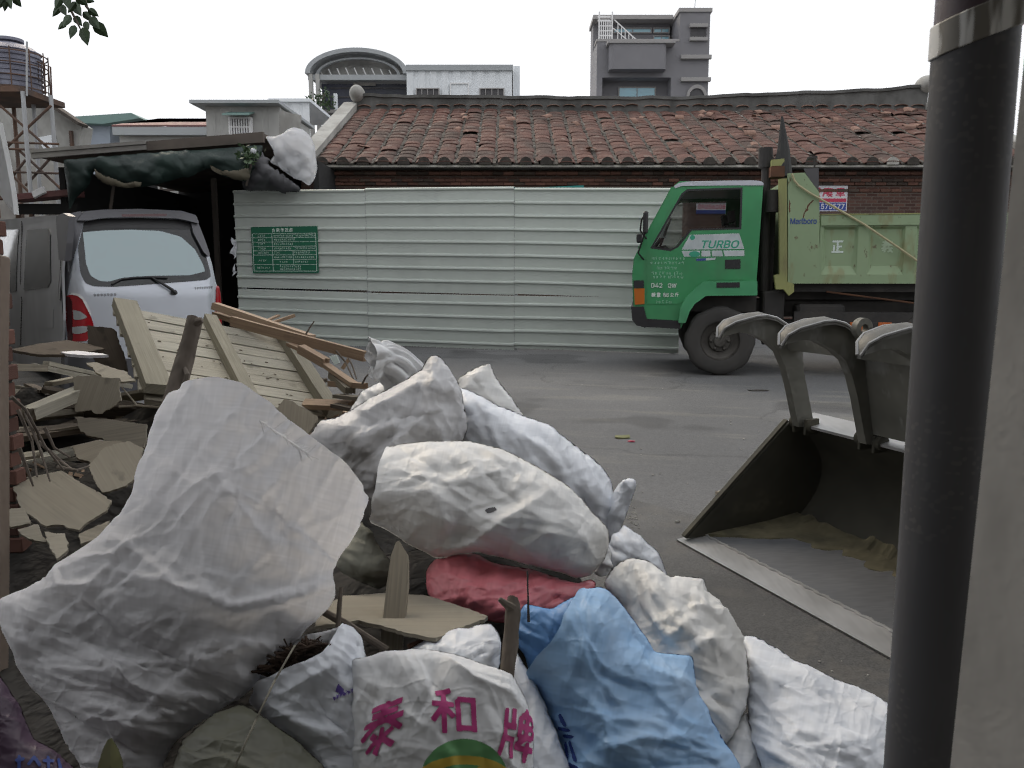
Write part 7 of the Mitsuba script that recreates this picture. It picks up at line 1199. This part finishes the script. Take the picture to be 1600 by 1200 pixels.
# ------------------------------------------------------------------ hanging branch and litter
mat('paper_tan', (.42, .37, .28), .8)
tb = thing('hanging_branch', 'leafy tree branch hanging into the sky above the water tank', 'branch'); rl = np.random.default_rng(6)
put('twig', tube([P(90, -40, 3.1), P(105, 5, 3.1), P(118, 30, 3.1), P(128, 50, 3.1)], [.006, .005, .004, .002], 6), 'bark', tb); put('twig', tube([P(125, -40, 3.1), P(135, 10, 3.1), P(150, 30, 3.1), P(160, 45, 3.1)], [.006, .005, .004, .002], 6), 'bark', tb)
for (x, y, s, an) in ((91, 4, 11, 2.0), (105, 2, 11, 1.4), (88, 18, 9, 2.2), (99, 16, 9, 1.1), (120, 14, 12, 1.0), (112, 12, 9, 2.2), (128, 2, 10, .6), (138, 0, 9, .3), (104, 33, 10, 2.1), (122, 33, 9, .9), (113, 50, 10, 1.9), (133, 57, 13, 1.3), (137, 26, 9, .8), (146, 20, 9, .6), (148, 36, 11, .9), (135, 42, 8, 1.4), (158, 47, 14, .8), (97, 40, 8, 2.4), (3, 2, 11, 1.9), (14, 5, 9, 1.2), (27, 3, 9, .9), (8, 10, 7, 1.7), (1, 6, 9, 2.2)):
    s = s*1.15; d = np.array([math.cos(an), math.sin(an)]); e = np.array([-d[1], d[0]]); sh_ = [(-1, 0), (-.75, .45), (-.3, .62), (.25, .45), (1, 0), (.25, -.45), (-.3, -.62), (-.75, -.45)]
    p2 = [np.array([x, y])+d*a*s+e*b*s*.95 for a, b in sh_]; yy = 3.1+rl.uniform(-.06, .06); tl_ = rl.uniform(-.02, .02); V = [P(q[0], q[1], yy+tl_*(a-.2)+.012*abs(b)) for q, (a, b) in zip(p2, sh_)]+[P(x, y, yy)]; n = len(sh_); F = [[i, (i+1) % n, n] for i in range(n)]
    V = np.array(V); obj('leaf', trimesh.Trimesh(np.vstack([V, V+[0, .0012, 0]]), F+[[a+n+1, c+n+1, b+n+1] for a, b, c in F], process=False), 'leaf_green', tb, smooth=False)
def scrap(name, label, px, r, m, h=.006, seed=0, cat='litter', n=9, asp=.5):
    c = G(*px, .004); q = np.random.default_rng(seed); a = np.arange(n)*2*np.pi/n; rr = r*q.uniform(.55, 1.1, n); V = np.stack([c[0]+np.cos(a)*rr, c[1]+np.sin(a)*rr*asp, .005+q.uniform(0, h*2, n)], 1); V = np.vstack([V, [c[0], c[1], .006+h*1.5]]); F = [[i, (i+1) % n, n] for i in range(n)]; B = V.copy(); B[:, 2] = .0045; F2 = [[a_+n+1, c_+n+1, b_+n+1] for a_, b_, c_ in F]; S = [[i, n+1+i, (i+1) % n] for i in range(n)]+[[(i+1) % n, n+1+i, n+1+(i+1) % n] for i in range(n)]
    k = thing(name, label, cat); put('piece', trimesh.Trimesh(np.vstack([V, B]), F+F2+S, process=False), m, k)
scrap('dry_leaf', 'curled brown leaf lying on the road beyond the long sack', (972, 684), .075, 'leaf_olive', .012, 1, 'leaf'); scrap('red_scrap', 'tiny red scrap lying on the road next to the curled leaf', (987, 690), .035, 'poster_red', .004, 2)
scrap('tan_paper', 'crumpled tan paper scrap on the road beside the bucket', (1131, 772), .07, 'paper_tan', .012, 3); scrap('dark_patch', 'flat dark squashed scrap on the road under the truck front', (1183, 610), .12, 'chassis_black', .003, 4); scrap('bottle_cap', 'pale chip of rubble on the pavement near the bucket corner', (1058, 817), .015, 'old_lime', .006, 5, 'chip')
ch = []; rc = np.random.default_rng(31)
for i in range(170):
    if i < 60: x, y = rc.normal(990, 7), rc.normal(808, 12); s = rc.uniform(.002, .006)
    else: x, y = rc.uniform(860, 1400), rc.uniform(600, 1090); s = rc.uniform(.0015, .005)*(1 if y > 750 else 1.5)
    p = G(x, y, .004); m = trimesh.creation.icosphere(subdivisions=0, radius=s); m.apply_scale([1.2, 1, .6]); m.apply_translation(p+[0, 0, s*.3]); ch.append(m)
obj('grit', ch, 'old_lime', smooth=False, kind='stuff', label='scattered pale grit and crumbs on the road and pavement')
